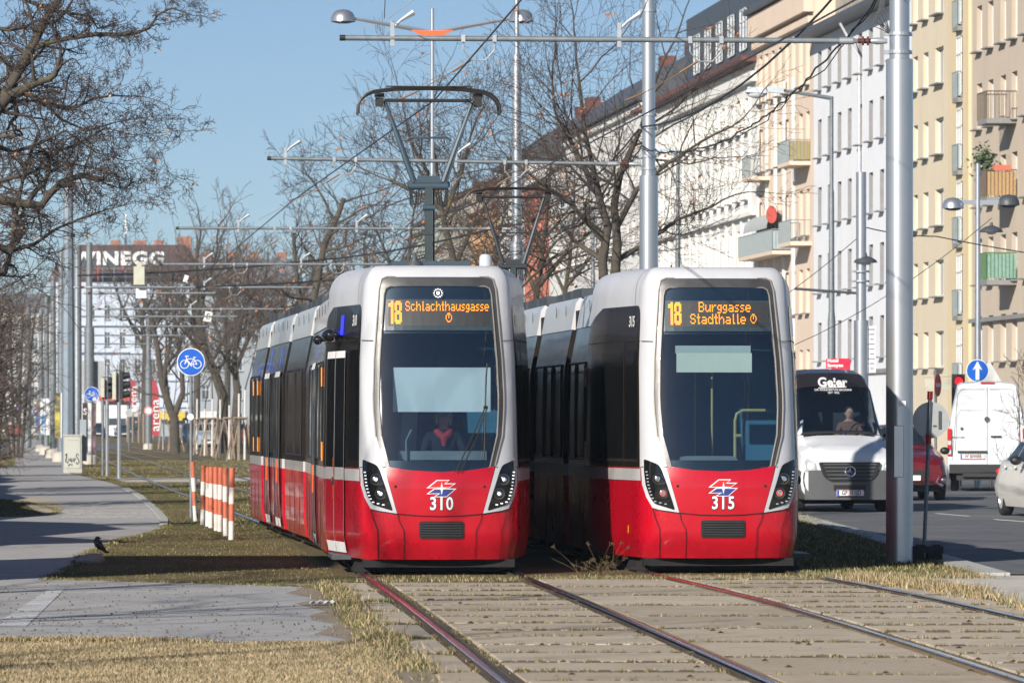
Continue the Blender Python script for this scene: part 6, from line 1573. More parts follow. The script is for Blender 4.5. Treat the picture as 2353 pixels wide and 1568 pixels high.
VAN = [(0,.30,.72,.62,.86,.95,.80,1.00,.55),(.06,.26,.80,.60,.93,1.00,.86,1.10,.62),(.3,.25,.86,.62,.97,1.12,.90,1.22,.70),(.75,.25,.90,.65,.985,1.26,.90,1.36,.74),(1.02,.25,.92,.66,.99,1.36,.90,1.44,.78),(1.25,.25,.93,.68,.99,1.42,.90,1.78,.74),(1.5,.25,.94,.70,.99,1.44,.90,2.14,.72),(1.72,.25,.94,.70,.99,1.45,.91,2.40,.70),(2.1,.25,.94,.7,.99,1.46,.93,2.62,.66),(2.7,.25,.94,.7,.99,1.46,.95,2.70,.68),(5.7,.25,.94,.7,.99,1.46,.96,2.70,.70),(5.9,.25,.93,.7,.985,1.46,.95,2.68,.69)]
def van_front(x, yb, rz, label):
    p = G(x, yb); root = empty('delivery_van', p, rz, label, 'van'); sh = Shell(VAN); sh.body(m_vwht, root)
    b = sh.patch(1.69,2.75,-1.75,1.75,.022,30,30); b.build('dark_roof_cap', m_vblk, root, smooth=True)
    b = sh.patch(1.03,1.72,-1.42,1.42,.014,16,24); b.build('windscreen_frame', m_bl, root, smooth=True)
    b = sh.patch(1.06,1.70,-1.36,1.36,.020,16,24); b.build('windscreen', mat('van_windscreen', (.006,.014,.026), .08, coat=.0, var=.1, spec=.7), root, smooth=True)
    b = sh.patch(-.0,.6,-2.99,-2.32,.012,6,10); q = sh.patch(0,.6,2.32,2.99,.012,6,10); b.addf(q.f, b.addv(q.v)); b.build('bumper_corner', m_plast, root, smooth=True)
    b = MB(); b.grid([[Vector((xx, -.05+.10*abs(xx)**3, zz)) for xx in np.linspace(-.86,.86,15)] for zz in (.24,.30,.5,.66,.80)]); b.build('bumper', m_plast, root, smooth=True)
    P = arcpoly([(-.60,.95,.05),(.60,.95,.05),(.50,.66,.10),(.35,.58,.05),(-.35,.58,.05),(-.50,.66,.10)])
    b = MB(); b.prism([(q_[0],q_[1]) for q_ in P], .05, Matrix.Translation((0,-.015,0)) @ Matrix.Rotation(R(90),4,'X')); gr = b.build('grille', m_bl, root)
    b = MB()
    for z in (.64,.71,.78,.85,.91): b.box((0,-.075,z), (1.02-(.91-z)*.7,.02,.022))
    b.build('grille_bars', m_plast, gr)
    b = MB(); b.lathe([(.085,-.01),(.105,-.015),(.105,.01)], (0,-.09,.775), 26, 'Y')
    for k in range(3): a = PI/2+k*2*PI/3; b.tube([(0,-.095,.775),(.095*math.cos(a),-.095,.775+.095*math.sin(a))], [.022,.004], 4)
    b.build('badge', m_chrome, gr, smooth=False)
    b = MB(); b.box((0,-.06,.47), (.62,.02,.10)); b.build('lower_intake', m_bl, root)
    for s in (-1, 1):
        P = [(.64,.80),(.84,.78),(.86,.98),(.80,1.02),(.66,.93)]; P = [(s*a_, c_) for a_, c_ in P]; P = P if s > 0 else P[::-1]; b = MB(); b.prism(P, .05, Matrix.Translation((0,.03,0)) @ Matrix.Rotation(R(90),4,'X')); h_ = b.build('headlight', m_head, root); q = MB(); q.sphere((s*.75,-.02,.88), .055, 10, 8, (1,.4,1)); q.build('lamp', m_lamp, h_)
        b = MB(); b.box((s*.60,.98,1.345+.03), (.50,.05,.025)); b.build('wiper_well', m_bl, root)
        wheel(root, s*.82, 1.0, .34, s); wheel(root, s*.82, 4.6, .34, s)
        b = MB(); b.box((s*1.12,1.55,1.52), (.20,.14,.36)); b.tube([(s*.95,1.5,1.45),(s*1.1,1.55,1.45)], .03); b.build('wing_mirror', m_bl, root)
    plate(root, (.0,-.085,.37), 'GF 311JD')
    text_mesh('lettering', 'Geier', .25, m_white, root, bold=.008, shear=.25, fn=lambda x, z: sh.pt(2.02-.0+(z*.9)*.9, x*1.9, .02) if False else Vector((x-.02, np.interp(2.47+z, [2.14,2.40,2.62,2.70],[1.5,1.72,2.1,2.7])-.075, 2.47+z)))
    text_mesh('small_lettering', 'DIE WEINVIERTLER BÄCKEREI\nSEIT 1902', .055, m_white, root, fn=lambda x, z: Vector((x-.02, np.interp(2.30+z, [2.14,2.40,2.62],[1.5,1.72,2.1])-.075, 2.30+z)))
    b = MB(); b.tube([(-.30,np.interp(2.365,[2.14,2.40],[1.5,1.72])-.07,2.365),(.25,np.interp(2.385,[2.14,2.40],[1.5,1.72])-.07,2.385)], .010, 4); b.build('underline', m_white, root)
    b = MB(); b.box((.0,1.0,.25), (1.7,.3,.2)); b.box((0,3,.35), (1.6,5,.3)); b.build('underbody', m_under, root)
    # driver behind the glass (seen against the dark screen)
    return root, sh
vn, vsh = van_front(1951, 1176, R(7), 'white van with dark roof front and three-pointed badge, beside tram 315')
VW = [(0,.55,.90,.8,.965,1.40,.955,2.55,.72),(.05,.50,.93,.75,.985,1.44,.965,2.66,.72),(.3,.40,.94,.7,.99,1.46,.965,2.70,.74),(4.2,.25,.94,.7,.99,1.46,.96,2.70,.72),(4.9,.25,.93,.7,.99,1.42,.92,2.2,.74),(5.3,.25,.9,.66,.98,1.35,.9,1.4,.76),(5.9,.28,.75,.6,.9,1.0,.8,1.05,.6)]
p = G(2267, 1128); root = empty('parcel_van', p, R(-5), 'clean white panel van seen from behind at the right', 'van'); sh = Shell(VW); sh.body(m_vwht, root)
b = MB(); b.box((0,-.012,1.55), (.012,.01,2.05)); 
for s in (-1, 1):
    for P in ([(.06,2.52),(.62,2.52),(.72,2.40),(.80,1.5),(.86,.75)], [(.10,2.0),(.66,2.0),(.74,1.85),(.78,1.0),(.70,.95)]): b.tube([(s*q[0],-.01,q[1]) for q in P], .005, 4)
b.build('door_gap', mat('soft_gap_grey', (.22,.24,.26), .7), root)
for s in (-1, 1):
    b = MB(); b.box((s*.925,-.0,1.22), (.10,.12,.66)); tl = b.build('tail_light', mat('tail_light_red', (.50,.015,.015), .2, coat=1, var=.15, vs=18), root)
    b = MB(); b.box((s*.925,-.062,1.20), (.085,.01,.10)); b.box((s*.925,-.062,.97), (.085,.01,.10)); b.build('clear_section', m_head, tl)
    b = MB(); b.box((s*.55,-.085,.63), (.20,.01,.07)); b.build('reflector', m_sred, root)
    wheel(root, s*.80, 1.1, .35, s); wheel(root, s*.80, 4.7, .35, s)
    for z in (1.7,1.05): b = MB(); b.cyl((s*.95,-.01,z), .03, .12, 8); b.build('hinge', m_vwht, root)
b = MB(); b.box((0,-.03,.56), (1.86,.16,.22)); b.box((0,-.06,.42), (1.2,.1,.12)); b.box((0,.3,.38), (1.5,.6,.2)); b.build('rear_bumper', m_bl, root)
b = MB(); b.box((-.36,-.03,.98), (.72,.05,.05)); b.box((.22,-.03,1.36), (.26,.05,.035)); b.build('handle', m_bl, root)
b = MB(); b.lathe([(.05,-.02),(.065,-.03),(.065,.0)], (0,-.02,1.78), 20, 'Y'); b.cyl((0,-.02,1.78), .05, .02, 16, 'Y'); b.cyl((-.62,-.015,1.55), .04, .02, 14, 'Y'); b.build('badge', m_dgrey, root)
b = MB(); b.box((0,.0,2.69), (.34,.06,.03)); b.build('brake_light', m_sred, root)
plate(root, (-.36,-.035,.86), 'W 80908B', .60)
text_mesh('model_script', 'SPRINTER', .055, m_dgrey, root, Matrix.Translation((-.72,-.016,1.33)), xscale=1.5)

CAR = [(0,.30,.55,.50,.72,.66,.66,.70,.40),(.08,.24,.70,.50,.82,.72,.74,.78,.55),(.35,.20,.78,.5,.88,.82,.80,.88,.62),(1.1,.18,.82,.52,.90,.94,.80,1.00,.66),(1.35,.18,.83,.52,.90,.96,.80,1.10,.62),(1.9,.18,.84,.52,.90,.98,.80,1.38,.58),(2.3,.18,.84,.52,.90,.98,.80,1.46,.56),(3.2,.18,.84,.52,.90,.99,.80,1.45,.56),(3.75,.18,.84,.54,.90,1.01,.78,1.22,.58),(4.05,.22,.82,.55,.88,1.02,.74,1.08,.60),(4.4,.28,.75,.56,.84,.96,.70,1.0,.52),(4.5,.34,.65,.56,.76,.86,.62,.90,.42)]
SUV = [(s[0],s[1]+.06,s[2],s[3]+.08,s[4],s[5]+.12,s[6],s[7]+(.18 if s[7] > 1 else .12),s[8]) for s in CAR]
def car(name, loc, rz, label, m, st=CAR, group=None, lit=False, rear=False):
    root = empty(name, loc, rz, label, 'car', group); sh = Shell(st); sh.body(m, root)
    gl = mat('car_glass', (.012,.02,.025), .06, var=.1, spec=.8)
    sh.patch(1.22,1.98,-1.2,1.2,.008,6,10).build('windscreen', gl, root, smooth=True); sh.patch(3.35,3.95,-1.15,1.15,.008,6,10).build('rear_window', gl, root, smooth=True)
    for s in (-1, 1):
        sh.patch(1.75,2.55,s*1.12,s*1.95,.010,6,5).build('side_window', gl, root, smooth=True); sh.patch(2.63,3.45,s*1.12,s*1.95,.010,6,5).build('side_window', gl, root, smooth=True)
        b = MB(); dz = st[0][1]-.30
        b.sphere((s*.66,.20,.70+dz), .13, 12, 8, (1.2,.9,.6)); b.build('headlight', m_lamp if lit else m_head, root, smooth=True)
        b = MB(); b.sphere((s*.66,4.38,.80+dz), .13, 12, 8, (1.2,.7,.6)); b.build('tail_light', m_sred, root, smooth=True)
        wheel(root, s*.78, .85, .32, s, m_alu); wheel(root, s*.78, 3.6, .32, s, m_alu)
        b = MB(); b.sphere((s*1.0,1.62,1.02+dz), .11, 12, 8, (1,.8,.75)); b.build('wing_mirror', m_bl, root, smooth=True)
        b = MB()
        for yy in (2.35,3.25): b.box((s*.885,yy,.90+dz), (.03,.18,.03))
        b.build('door_handle', m, root)
    b = MB(); b.box((0,.04,.52+st[0][1]-.3), (.9,.10,.16)); b.box((0,.05,.34+st[0][1]-.3), (1.1,.10,.10)); b.box((0,2.3,.28), (1.4,4,.16)); b.build('grille', m_bl, root)
    b = MB(); b.box((0,-.02,.44+st[0][1]-.3), (.5,.02,.11)); b.build('number_plate', m_white, root)
    return root
m_cred = mat('dark_red_car_paint', (.12,.005,.010), .25, coat=.8, var=.05); m_csil = mat('white_car_paint', (.74,.73,.68), .3, coat=.6, var=.04); m_cblu = mat('dark_blue_car_paint', (.012,.03,.06), .25, coat=.6)
p = G(2088, 1150); r_ = car('passenger_car', p, R(3), 'dark red car half hidden behind the huge mast', m_cred, SUV)
b = MB()
for s in (-1,1): b.tube([(s*.66,.03,.56),(s*.60,.02,.40),(s*.74,.05,.34)], .03, 6); b.sphere((s*.74,.05,.46), .06)
b.build('fog_light_trim', m_chrome, r_)
p = G(2398, 1186); p = Vector((10.2, 92.2, 0)); car('passenger_car', p, R(6), 'pale cream sedan cut off by the right edge of the picture', m_csil)
grp = 'cars waiting far down the left street'
for i, (x, yb, mm_, lit_, lb) in enumerate(((176,1006,m_cblu,True,'dark blue car with lit lamps behind the octagonal mast'),(226,1006,m_cblu,True,'dark car with lit lamps between the poster mast and the signal masts'),(285,1005,m_cblu,True,'dark car with lit lamps left of the walking person'),(127,1002,mat('pale_blue_car', (.35,.42,.50),.3,coat=.5),False,'pale car behind the poster masts at the far left'))):
    car('passenger_car', G(x, yb), R(8), lb, mm_, SUV if i % 2 else CAR, grp, lit_)
for i, (x, yb, mm_, lb) in enumerate(((447,1022,m_cblu,'dark car behind the staked trees, left of the cycle sign pole'),(480,1034,mat('light_blue_car', (.32,.40,.48),.3,coat=.5),'light blue car behind the middle staked trees'),(560,1032,mat('orange_red_car', (.45,.10,.04),.3,coat=.5),'orange-red car just left of tram 310'),(500,1026,m_vwht,'white car behind the thick leaning trunk'))):
    car('passenger_car', G(x, yb), R(10), lb, mm_, SUV, 'traffic glimpsed behind the staked trees', False)
# lorry far off
p = G(268, 1003); root = empty('box_lorry', p, R(6), 'white box lorry behind the signal masts', 'lorry'); b = MB(); b.box((0,2,2.3), (2.6,6,2.9)); b.build('box', m_white, root); b = MB(); b.box((0,-2,1.3), (2.3,1.8,2.2)); b.build('cab', m_white, root)
b = MB(); b.box((0,-2.92,1.8), (2.0,.04,.8)); b.build('windscreen', m_pane, root); b = MB(); 
for s in (-1,1):
    for yy in (-2,3.6): b.cyl((s*1.0,yy,.45), .45, .3, 16, 'X')
b.build('wheel', m_rub, root)
# bus shelter, flags, kiosk sign and canopies at the end of the street
p = G(348, 1008); root = empty('bus_shelter', p, 0, 'glass shelter with a curved roof and red poster beyond the tracks', 'bus shelter')
b = MB(); n = 8; b.grid([[(-1.9+3.6*i/n, yy, 2.65+.55*math.sin(PI*i/n)) for yy in (-1,2)] for i in range(n+1)]); b.build('roof', m_signback, root, smooth=True)
b = MB(); b.box((-.4,0,1.3), (1.2,.06,2.5)); b.box((1.3,0,1.3), (.12,.1,2.6)); b.box((-1.1,0,1.3), (.1,.1,2.6)); b.build('panel', mat('shelter_panel', (.30,.33,.35), .4, var=.4, vs=2), root)
b = MB(); b.box((.1,-.3,.95), (.55,.05,1.4), ry=R(8)); b.build('poster', mat('red_shop_poster', (.60,.06,.05), .6, c2=(.7,.6,.1), c2t=.6), root)
def flag(x, y0, y1, yb, w_, label, txt=None, Y=None):
    p = G(x, yb) if Y is None else Vector(((x-1176)/F*Y, Y, 0)); s = F/p.y; root = empty('feather_flag', p, 0, label, 'flag', 'red feather flags')
    zt = 1.7+(970-y0)/s; zb = 1.7+(970-y1)/s; b = MB(); n = 10; P = []
    for i in range(n+1):
        t = i/n; z = zb+(zt-zb)*t; ww = w_/s*(1 if t < .6 else math.sqrt(max(0, 1-((t-.6)/.4)**2))); P.append([(0,0,z),(ww/2,.03*math.sin(4*t),z),(ww,0,z)])
    b.grid(P); b.build('cloth', mat('flag_red', (.36,.04,.05), .7, var=.1), root, smooth=True)
    b = MB(); b.tube([(0,0,0),(0,0,zt)], .04, 6); b.build('pole', m_dgrey, root)
    if txt: text_mesh('flag_text', txt, .8, m_white, root, Matrix.Translation((w_/s*.55,-.06,(zt+zb)/2-.6)) @ Matrix.Rotation(R(-90),4,'Y'), xscale=1.2)
flag(346, 865, 1000, 1004, 20, 'taller red feather flag with white lettering beside the grey mast', 'arena', Y=345)
flag(299, 868, 930, 1004, 14, 'smaller red feather flag left of the bus shelter', 'arena', Y=420)
for (x, y, w_, h_, Y, c, lb) in ((262,914,70,14,664,(.50,.06,.04),'red shop canopy behind the signal masts'),(205,955,60,60,668,(.62,.62,.60),'white shop front behind the round mast'),(395,955,60,26,640,(.60,.42,.05),'yellow awning far behind the staked trees'),(290,960,100,50,672,(.50,.50,.48),'pale ground floor shop behind the lorry'),(470,952,70,16,600,(.62,.62,.62),'white kiosk fascia with red stripe behind the staked trees'),(40,985,50,26,640,(.30,.04,.05),'dark red hoarding at the end of the cycle path')):
    c0 = at(x, y, Y); q = MB(); hh = min(h_/F*Y, 1.1 if max(c)-min(c) > .2 else 9); q.box((0,1.5,0), (w_/F*Y,3,hh)); root = empty('shop_front', c0, 0, lb, 'shop front'); q.build('fascia', mat('shop_%d' % x, c, .7, var=.15, vs=1), root); q = MB(); q.box((0,2.2,-c0.z/2), (w_/F*Y*.9,2.6,c0.z-.02)); q.build('shop_wall', m_far2, root)
for (x, y, r_px, Y, kd, lb) in ((83,945,8,330,'bike','tiny blue cycle sign near the left thicket'),(43,937,9,350,'bike','farthest tiny blue round sign at the end of the path'),(341,943,10,318,'shelter','round white sign with a red ring beside the shelter'),(296,948,9,310,'plain','grey back of a round sign behind the thin young trees'),(122,935,11,300,'plain','grey round sign back among the poster masts')):
    round_sign(x, y, r_px, 0, lb, kd, Y=Y)
for (x, y, Y, w_, h_, lb, c) in ((320,632,180,.62,.80,'cream signal box hanging from the overhead bracket','cream'),(324,668,180.2,.60,.66,'pale sheet hanging below the cream signal box','pale'),(427,640,200,.26,.36,'tilted white plate hanging on the overhead wires','pale')):
    c0 = at(x, y, Y); q = MB(); q.box((0,0,0), (w_*.6,.3 if c == 'cream' else .03,h_*.75), ry=R(16) if x == 427 else 0)
    if c == 'cream': q.box((0,0,h_*.45), (.16,.16,.2)); q.box((0,0,-h_*.39), (w_*.62,.32,.04))
    tag(q.build('hanging_box' if c == 'cream' else 'hanging_plate', _M['cream_housing'] if c == 'cream' else m_white, loc=c0), lb, 'signal box' if c == 'cream' else 'plate')
c0 = at(478, 727, 240); root = empty('hanging_plate', c0, 0, 'tilted white plate with a black letter E on the overhead wires', 'plate'); q = MB(); q.box((0,0,0), (.34,.03,.46), ry=R(12)); q.build('plate', m_white, root)
text_mesh('letter', 'E', .40, m_seam, root, Matrix.Translation((0,-.03,0)) @ Matrix.Rotation(R(12),4,'Y'))
# concrete feet
for (x, yb, lb) in ((137,1049,'round concrete block at the foot of the thin mast'),(113,1042,'mossy concrete block left of the thin mast foot')):
    p = G(x, yb); q = MB(); q.lathe([(.36,0),(.36,.3),(.28,.44),(0,.46)], (0,0,0), 14); tag(q.build('concrete_block', m_conc, smooth=True, loc=p), lb, 'concrete block')

# right side signs
p = G(2130, 1290); root = empty('portable_sign', p, 0, 'back of a round sign on a leaning grey post in a rubber base', 'road sign')
m_rbase = mat('recycled_rubber', (.012,.018,.018), .8, var=.3, vs=12)
b = MB(); 
for dx in (-.12,.10): b.box((dx-.02,0,.06), (.18,.36,.12))
b.box((.0,0,.155), (.36,.40,.085)); b.box((-.09,-.0,.20), (.10,.3,.03)); b.box((.11,-.0,.20), (.08,.3,.03)); b.build('rubber_base', m_rbase, root)
b = MB(); b.tube([(-.04,0,.15),(.035,0,2.05)], .024, 4); b.build('post', m_galv, root)
b = MB(); b.tube([(.012,-.01,1.44),(.016,-.01,1.56)], .034, 4); b.tube([(.030,-.01,1.98),(.034,-.01,2.08)], .034, 4); b.build('red_band', mat('maroon_band', (.28,.02,.02), .5), root)
b = MB(); disc(b, (.045,.03,1.73), .222); b.build('sign_disc', m_signback, root); b = MB(); b.box((.155,.015,1.73), (.035,.01,.22)); b.box((.09,.015,1.66), (.04,.01,.015)); b.build('back_sticker', m_dgrey, root)
# blue arrow sign on the twin dome mast
round_sign(2245, 851, 26, 0, 'round blue sign with a white arrow pointing straight up', 'arrow', pole=False, Y=135.6)
round_sign(2247, 898, 18, 0, 'no stopping sign, mostly hidden behind the white panel van', 'stop', pole=False, Y=135.7)
o = [q for q in bpy.data.objects if q.name.startswith('round_sign') and 'no stopping' in q.get('label','')][0]
b = MB(); zz = at(0,898,135.7).z; disc(b, (0,-.012,zz), .155); f_ = [c for c in o.children if c.name.startswith('sign_face')][0]; f_.data.materials[0] = m_sred; b.build('blue_field', m_blue, o)
b = MB(); b.box((0,-.022,zz), (.32,.004,.04), ry=R(45)); b.box((0,-.024,zz), (.32,.004,.04), ry=R(-45)); b.build('cross', m_sred, o)
# no entry sign seen obliquely, traffic light, triangle sign back
Y = 138; c0 = at(2154, 884, Y); root = empty('round_sign', (c0.x, Y, 0), R(68), 'no entry sign turned almost edge-on behind the white panel van', 'road sign')
b = MB(); disc(b, (0,0,c0.z), .30); b.build('sign_face', m_sred, root); b = MB(); b.box((0,-.012,c0.z), (.42,.006,.10)); b.build('bar', m_white, root); b = MB(); b.tube([(0,.06,0),(0,.06,c0.z+.4)], .04, 8); b.build('pole', m_galv, root, smooth=True)
Y = 139; c0 = at(2201, 874, Y); root = empty('traffic_light', (c0.x, Y, 0), 0, 'traffic light showing red above the white panel van', 'traffic light')
b = MB(); b.box((0,0,c0.z-.35), (.34,.2,1.05)); b.build('housing', m_bl, root)
b = MB(); b.cyl((0,-.12,c0.z), .11, .02, 18, 'Y'); b.build('red_lamp', mat('red_signal_lamp', (.8,.02,.03), .3, emit=.8, var=0), root)
b = MB(); b.lathe([(.14,-.22),(.14,0)], (0,-.1,c0.z), 18, 'Y', 0, PI); b.tube([(.05,.1,0),(.05,.1,c0.z)], .05, 8); b.build('visor', m_bl, root)
b = MB(); b.box((-.55,.05,c0.z-.1), (.7,.06,.28)); b.tube([(-.9,.05,c0.z+.12),(0,.05,c0.z+.12)], .02, 6); b.build('side_plate', mat('cream_housing', (.5,.5,.4), .6), root)
Y = 139; c0 = at(2276, 868, Y); root = empty('triangle_sign', (c0.x, Y, 0), 0, 'pale triangular warning sign seen from behind, right of the arrow sign', 'road sign')
b = MB(); b.prism([(-.52,-.42),(.52,-.42),(0,.48)], .02, Matrix.Translation((-.05,0,c0.z)) @ Matrix.Rotation(R(90),4,'X')); b.build('sign_back', mat('pale_sign_back', (.55,.56,.54), .5), root)
b = MB(); b.tube([(0,.04,0),(0,.04,c0.z+.25)], .045, 8); b.build('pole', m_dgrey, root, smooth=True)
Y = 125; c0 = at(1925, 841, Y); root = empty('hotel_sign', (c0.x, Y, 0), 0, 'red hotel sign with white lettering above the van with the dark roof', 'sign')
b = MB(); b.prism([(q_[0], q_[1]) for q_ in arcpoly([(-.29,-.2,.04),(.29,-.2,.04),(.29,.19,.04),(-.29,.19,.04)])], .03, Matrix.Translation((0,0,c0.z)) @ Matrix.Rotation(R(90),4,'X')); b.build('panel', mat('hotel_red', (.60,.02,.06), .4, var=.02), root)
text_mesh('hotel_text', 'Hotel\nSavoyen\nVienna', .115, m_white, root, Matrix.Translation((-.26,-.035,c0.z+.02)), bold=.004, align='LEFT')
b = MB(); b.tube([(0,.05,0),(0,.05,c0.z)], .04, 8); b.build('pole', m_galv, root, smooth=True); b = MB(); b.box((.16,-.036,c0.z-.165), (.15,.006,.035)); b.build('small_pill', m_white, root)

# drivers
m_hairw = mat('blond_grey_hair', (.50,.42,.33), .8, var=.2, vs=40); m_jack = mat('dark_jacket', (.015,.02,.028), .85); m_scar = mat('red_scarf', (.55,.04,.05), .8, var=.2, vs=30)
def bust(root_or_none, loc, rz, label, hair, skin, jacket, scarf=None, glasses=False, long_hair=False, sc=1.0, hand=None):
    root = empty('person', loc, rz, label, 'person'); root.scale = (sc,)*3
    # torso+arms+neck+head one skinned surface
    V = [(0,.05,0),(0,.03,.25),(0,.02,.40),(0,.0,.49),(0,-.02,.56),(0,-.03,.66),(.17,.02,.40),(.25,-.05,.22),(.20,-.28,.14),(.12,-.42,.20),(-.17,.02,.40),(-.25,-.05,.22),(-.18,-.28,.12),(-.08,-.42,.18)]
    E = [(0,1),(1,2),(2,3),(3,4),(4,5),(2,6),(6,7),(7,8),(8,9),(2,10),(10,11),(11,12),(12,13)]; Rr = [.15,.16,.15,.052,.070,.078,.075,.055,.045,.03,.075,.055,.045,.03]
    me = bpy.data.meshes.new('body'); me.from_pydata(V, E, []); o = bpy.data.objects.new('body', me); COL.objects.link(o); o.parent = root
    o.modifiers.new('s','SKIN'); q = o.modifiers.new('u','SUBSURF'); q.levels = 2; q.render_levels = 2
    for v_, r in zip(me.skin_vertices[0].data, Rr): v_.radius = (r, r*.9)
    me.skin_vertices[0].data[0].use_root = True
    bpy.context.view_layer.update(); m2 = bpy.data.meshes.new_from_object(o.evaluated_get(bpy.context.evaluated_depsgraph_get())); o.modifiers.clear(); o.data = m2
    m2.materials.clear(); m2.materials.append(jacket); m2.materials.append(skin)
    for f in m2.polygons: f.material_index = 1 if f.center.z > .475 or f.center.y < -.36 else 0; f.use_smooth = True
    b = MB(); b.sphere((0,-.035,.635), .088, 16, 12, (.92,1.02,1.28)); b.tube([(0,-.118,.645),(0,-.142,.615)], [.010,.015], 8)
    for s in (-1,1): b.sphere((s*.083,-.02,.63), .02, 8, 6, (.5,1,1.4))
    hd = b.build('head', skin, root, smooth=True)
    b = MB()
    for s in (-1,1): b.sphere((s*.032,-.112,.650), .010, 8, 6)
    b.build('eyes', mat('dark_eye', (.03,.025,.02), .2), hd)
    b = MB(); b.box((0,-.118,.580), (.045,.01,.006)); b.build('mouth', mat('lip', (.35,.12,.10), .5), hd)
    b = MB(); b.sphere((0,-.005,.675), .098, 16, 10, (1.0,1.0,.95 if not long_hair else 1.0))
    if long_hair:
        for s in (-1,1): b.sphere((s*.085,-.005,.62), .045, 10, 8, (.6,1.1,2.1))
    b.build('hair', hair, root, smooth=True)
    if scarf: b = MB(); b.tube([(-.09,-.03,.47),(-.05,-.11,.42),(0,-.13,.38),(.05,-.11,.42),(.09,-.03,.47)], [.035,.045,.05,.045,.035], 8); b.tube([(0,-.13,.38),(0,-.14,.28)], [.05,.02], 8); b.build('scarf', scarf, root, smooth=True)
    if glasses:
        b = MB()
        for s in (-1,1): b.lathe([(.022,-.002),(.026,-.002),(.026,.002),(.022,.002)], (s*.033,-.128,.648), 14, 'Y')
        b.box((0,-.128,.65), (.02,.004,.005)); b.build('glasses', m_seam, hd)
    if hand:
        b = MB()
        for k in range(5): b.tube([(hand[0]+.016*(k-2), hand[1], hand[2]), (hand[0]+.018*(k-2), hand[1]-.03, hand[2]+.03-.004*abs(k-2)), (hand[0]+.018*(k-2), hand[1]-.05, hand[2]+.005)], [.009,.008,.007], 6)
        b.sphere(hand, .038, 10, 8, (1.1,1,.7)); b.build('hand', skin, root, smooth=True)
        b = MB(); b.lathe([(.19,-.012),(.205,0),(.19,.012),(.178,0),(.19,-.012)], (hand[0]-.02,hand[1]-.06,hand[2]-.15), 24, 'Y'); b.build('steering_wheel', m_rub, root, smooth=True)
    return root
wp = t310.matrix_world if False else (Matrix.Translation(t310.location) @ Matrix.Rotation(t310.rotation_euler.z, 4, 'Z'))
q = wp @ Vector((.09, 1.02, 1.17)); bust(None, q, t310.rotation_euler.z, 'tram driver with fair hair, dark jacket and red scarf behind the windscreen of tram 310', m_hairw, m_skin, m_jack, m_scar, long_hair=True, sc=.94)

c0 = vn.location; vx = Matrix.Translation(c0) @ Matrix.Rotation(vn.rotation_euler.z, 4, 'Z')
vsh_w = [o for o in vn.children if o.name.startswith('windscreen') and 'frame' not in o.name][0]; vsh_w.data.materials[0] = glassmat('van_glass', (.62,.70,.76), 1.0)
# open the body behind the pane so that the cab can be seen into
bmv = bmesh.new(); vb = [o for o in vn.children if o.name.startswith('body')][0]; bmv.from_mesh(vb.data)
def inwin(c, y0=1.10, y1=1.70): return y0 < c.y < y1 and c.z > 1.42 and abs(c.x) < .70
bmesh.ops.delete(bmv, geom=[f for f in bmv.faces if inwin(f.calc_center_median())], context='FACES'); bmv.to_mesh(vb.data); bmv.free()
vf = [o for o in vn.children if o.name.startswith('windscreen_frame')][0]; bmv = bmesh.new(); bmv.from_mesh(vf.data)
bmesh.ops.delete(bmv, geom=[f for f in bmv.faces if inwin(f.calc_center_median(), 1.08, 1.70)], context='FACES'); bmv.to_mesh(vf.data); bmv.free()
b = MB(); b.box((0,2.9,1.6), (1.7,.04,1.9)); b.build('cab_wall', m_inner, vn)
b = MB(); b.box((0,1.45,1.30), (1.6,.7,.10)); b.build('dashboard', m_bl, vn)
b = MB(); b.box((.38,2.35,1.45), (.5,.12,.9)); b.box((-.35,2.35,1.45), (.5,.12,.9)); b.build('seats', m_inner, vn)
for i, xx in enumerate((.16,.68)):
    q = MB(); q.cyl((xx,1.25,1.43), .03, .13, 12); q.build('drink_can', mat('blue_can', (.02,.05,.45), .3, .5), vn)
q = vx @ Vector((.36,1.95,1.25)); bust(None, q, vn.rotation_euler.z, 'young van driver with glasses and brown top, one hand on the wheel', mat('black_hair', (.02,.015,.012), .6), m_skin, mat('brown_top', (.20,.11,.085), .85), glasses=True, hand=(.13,-.50,.40))
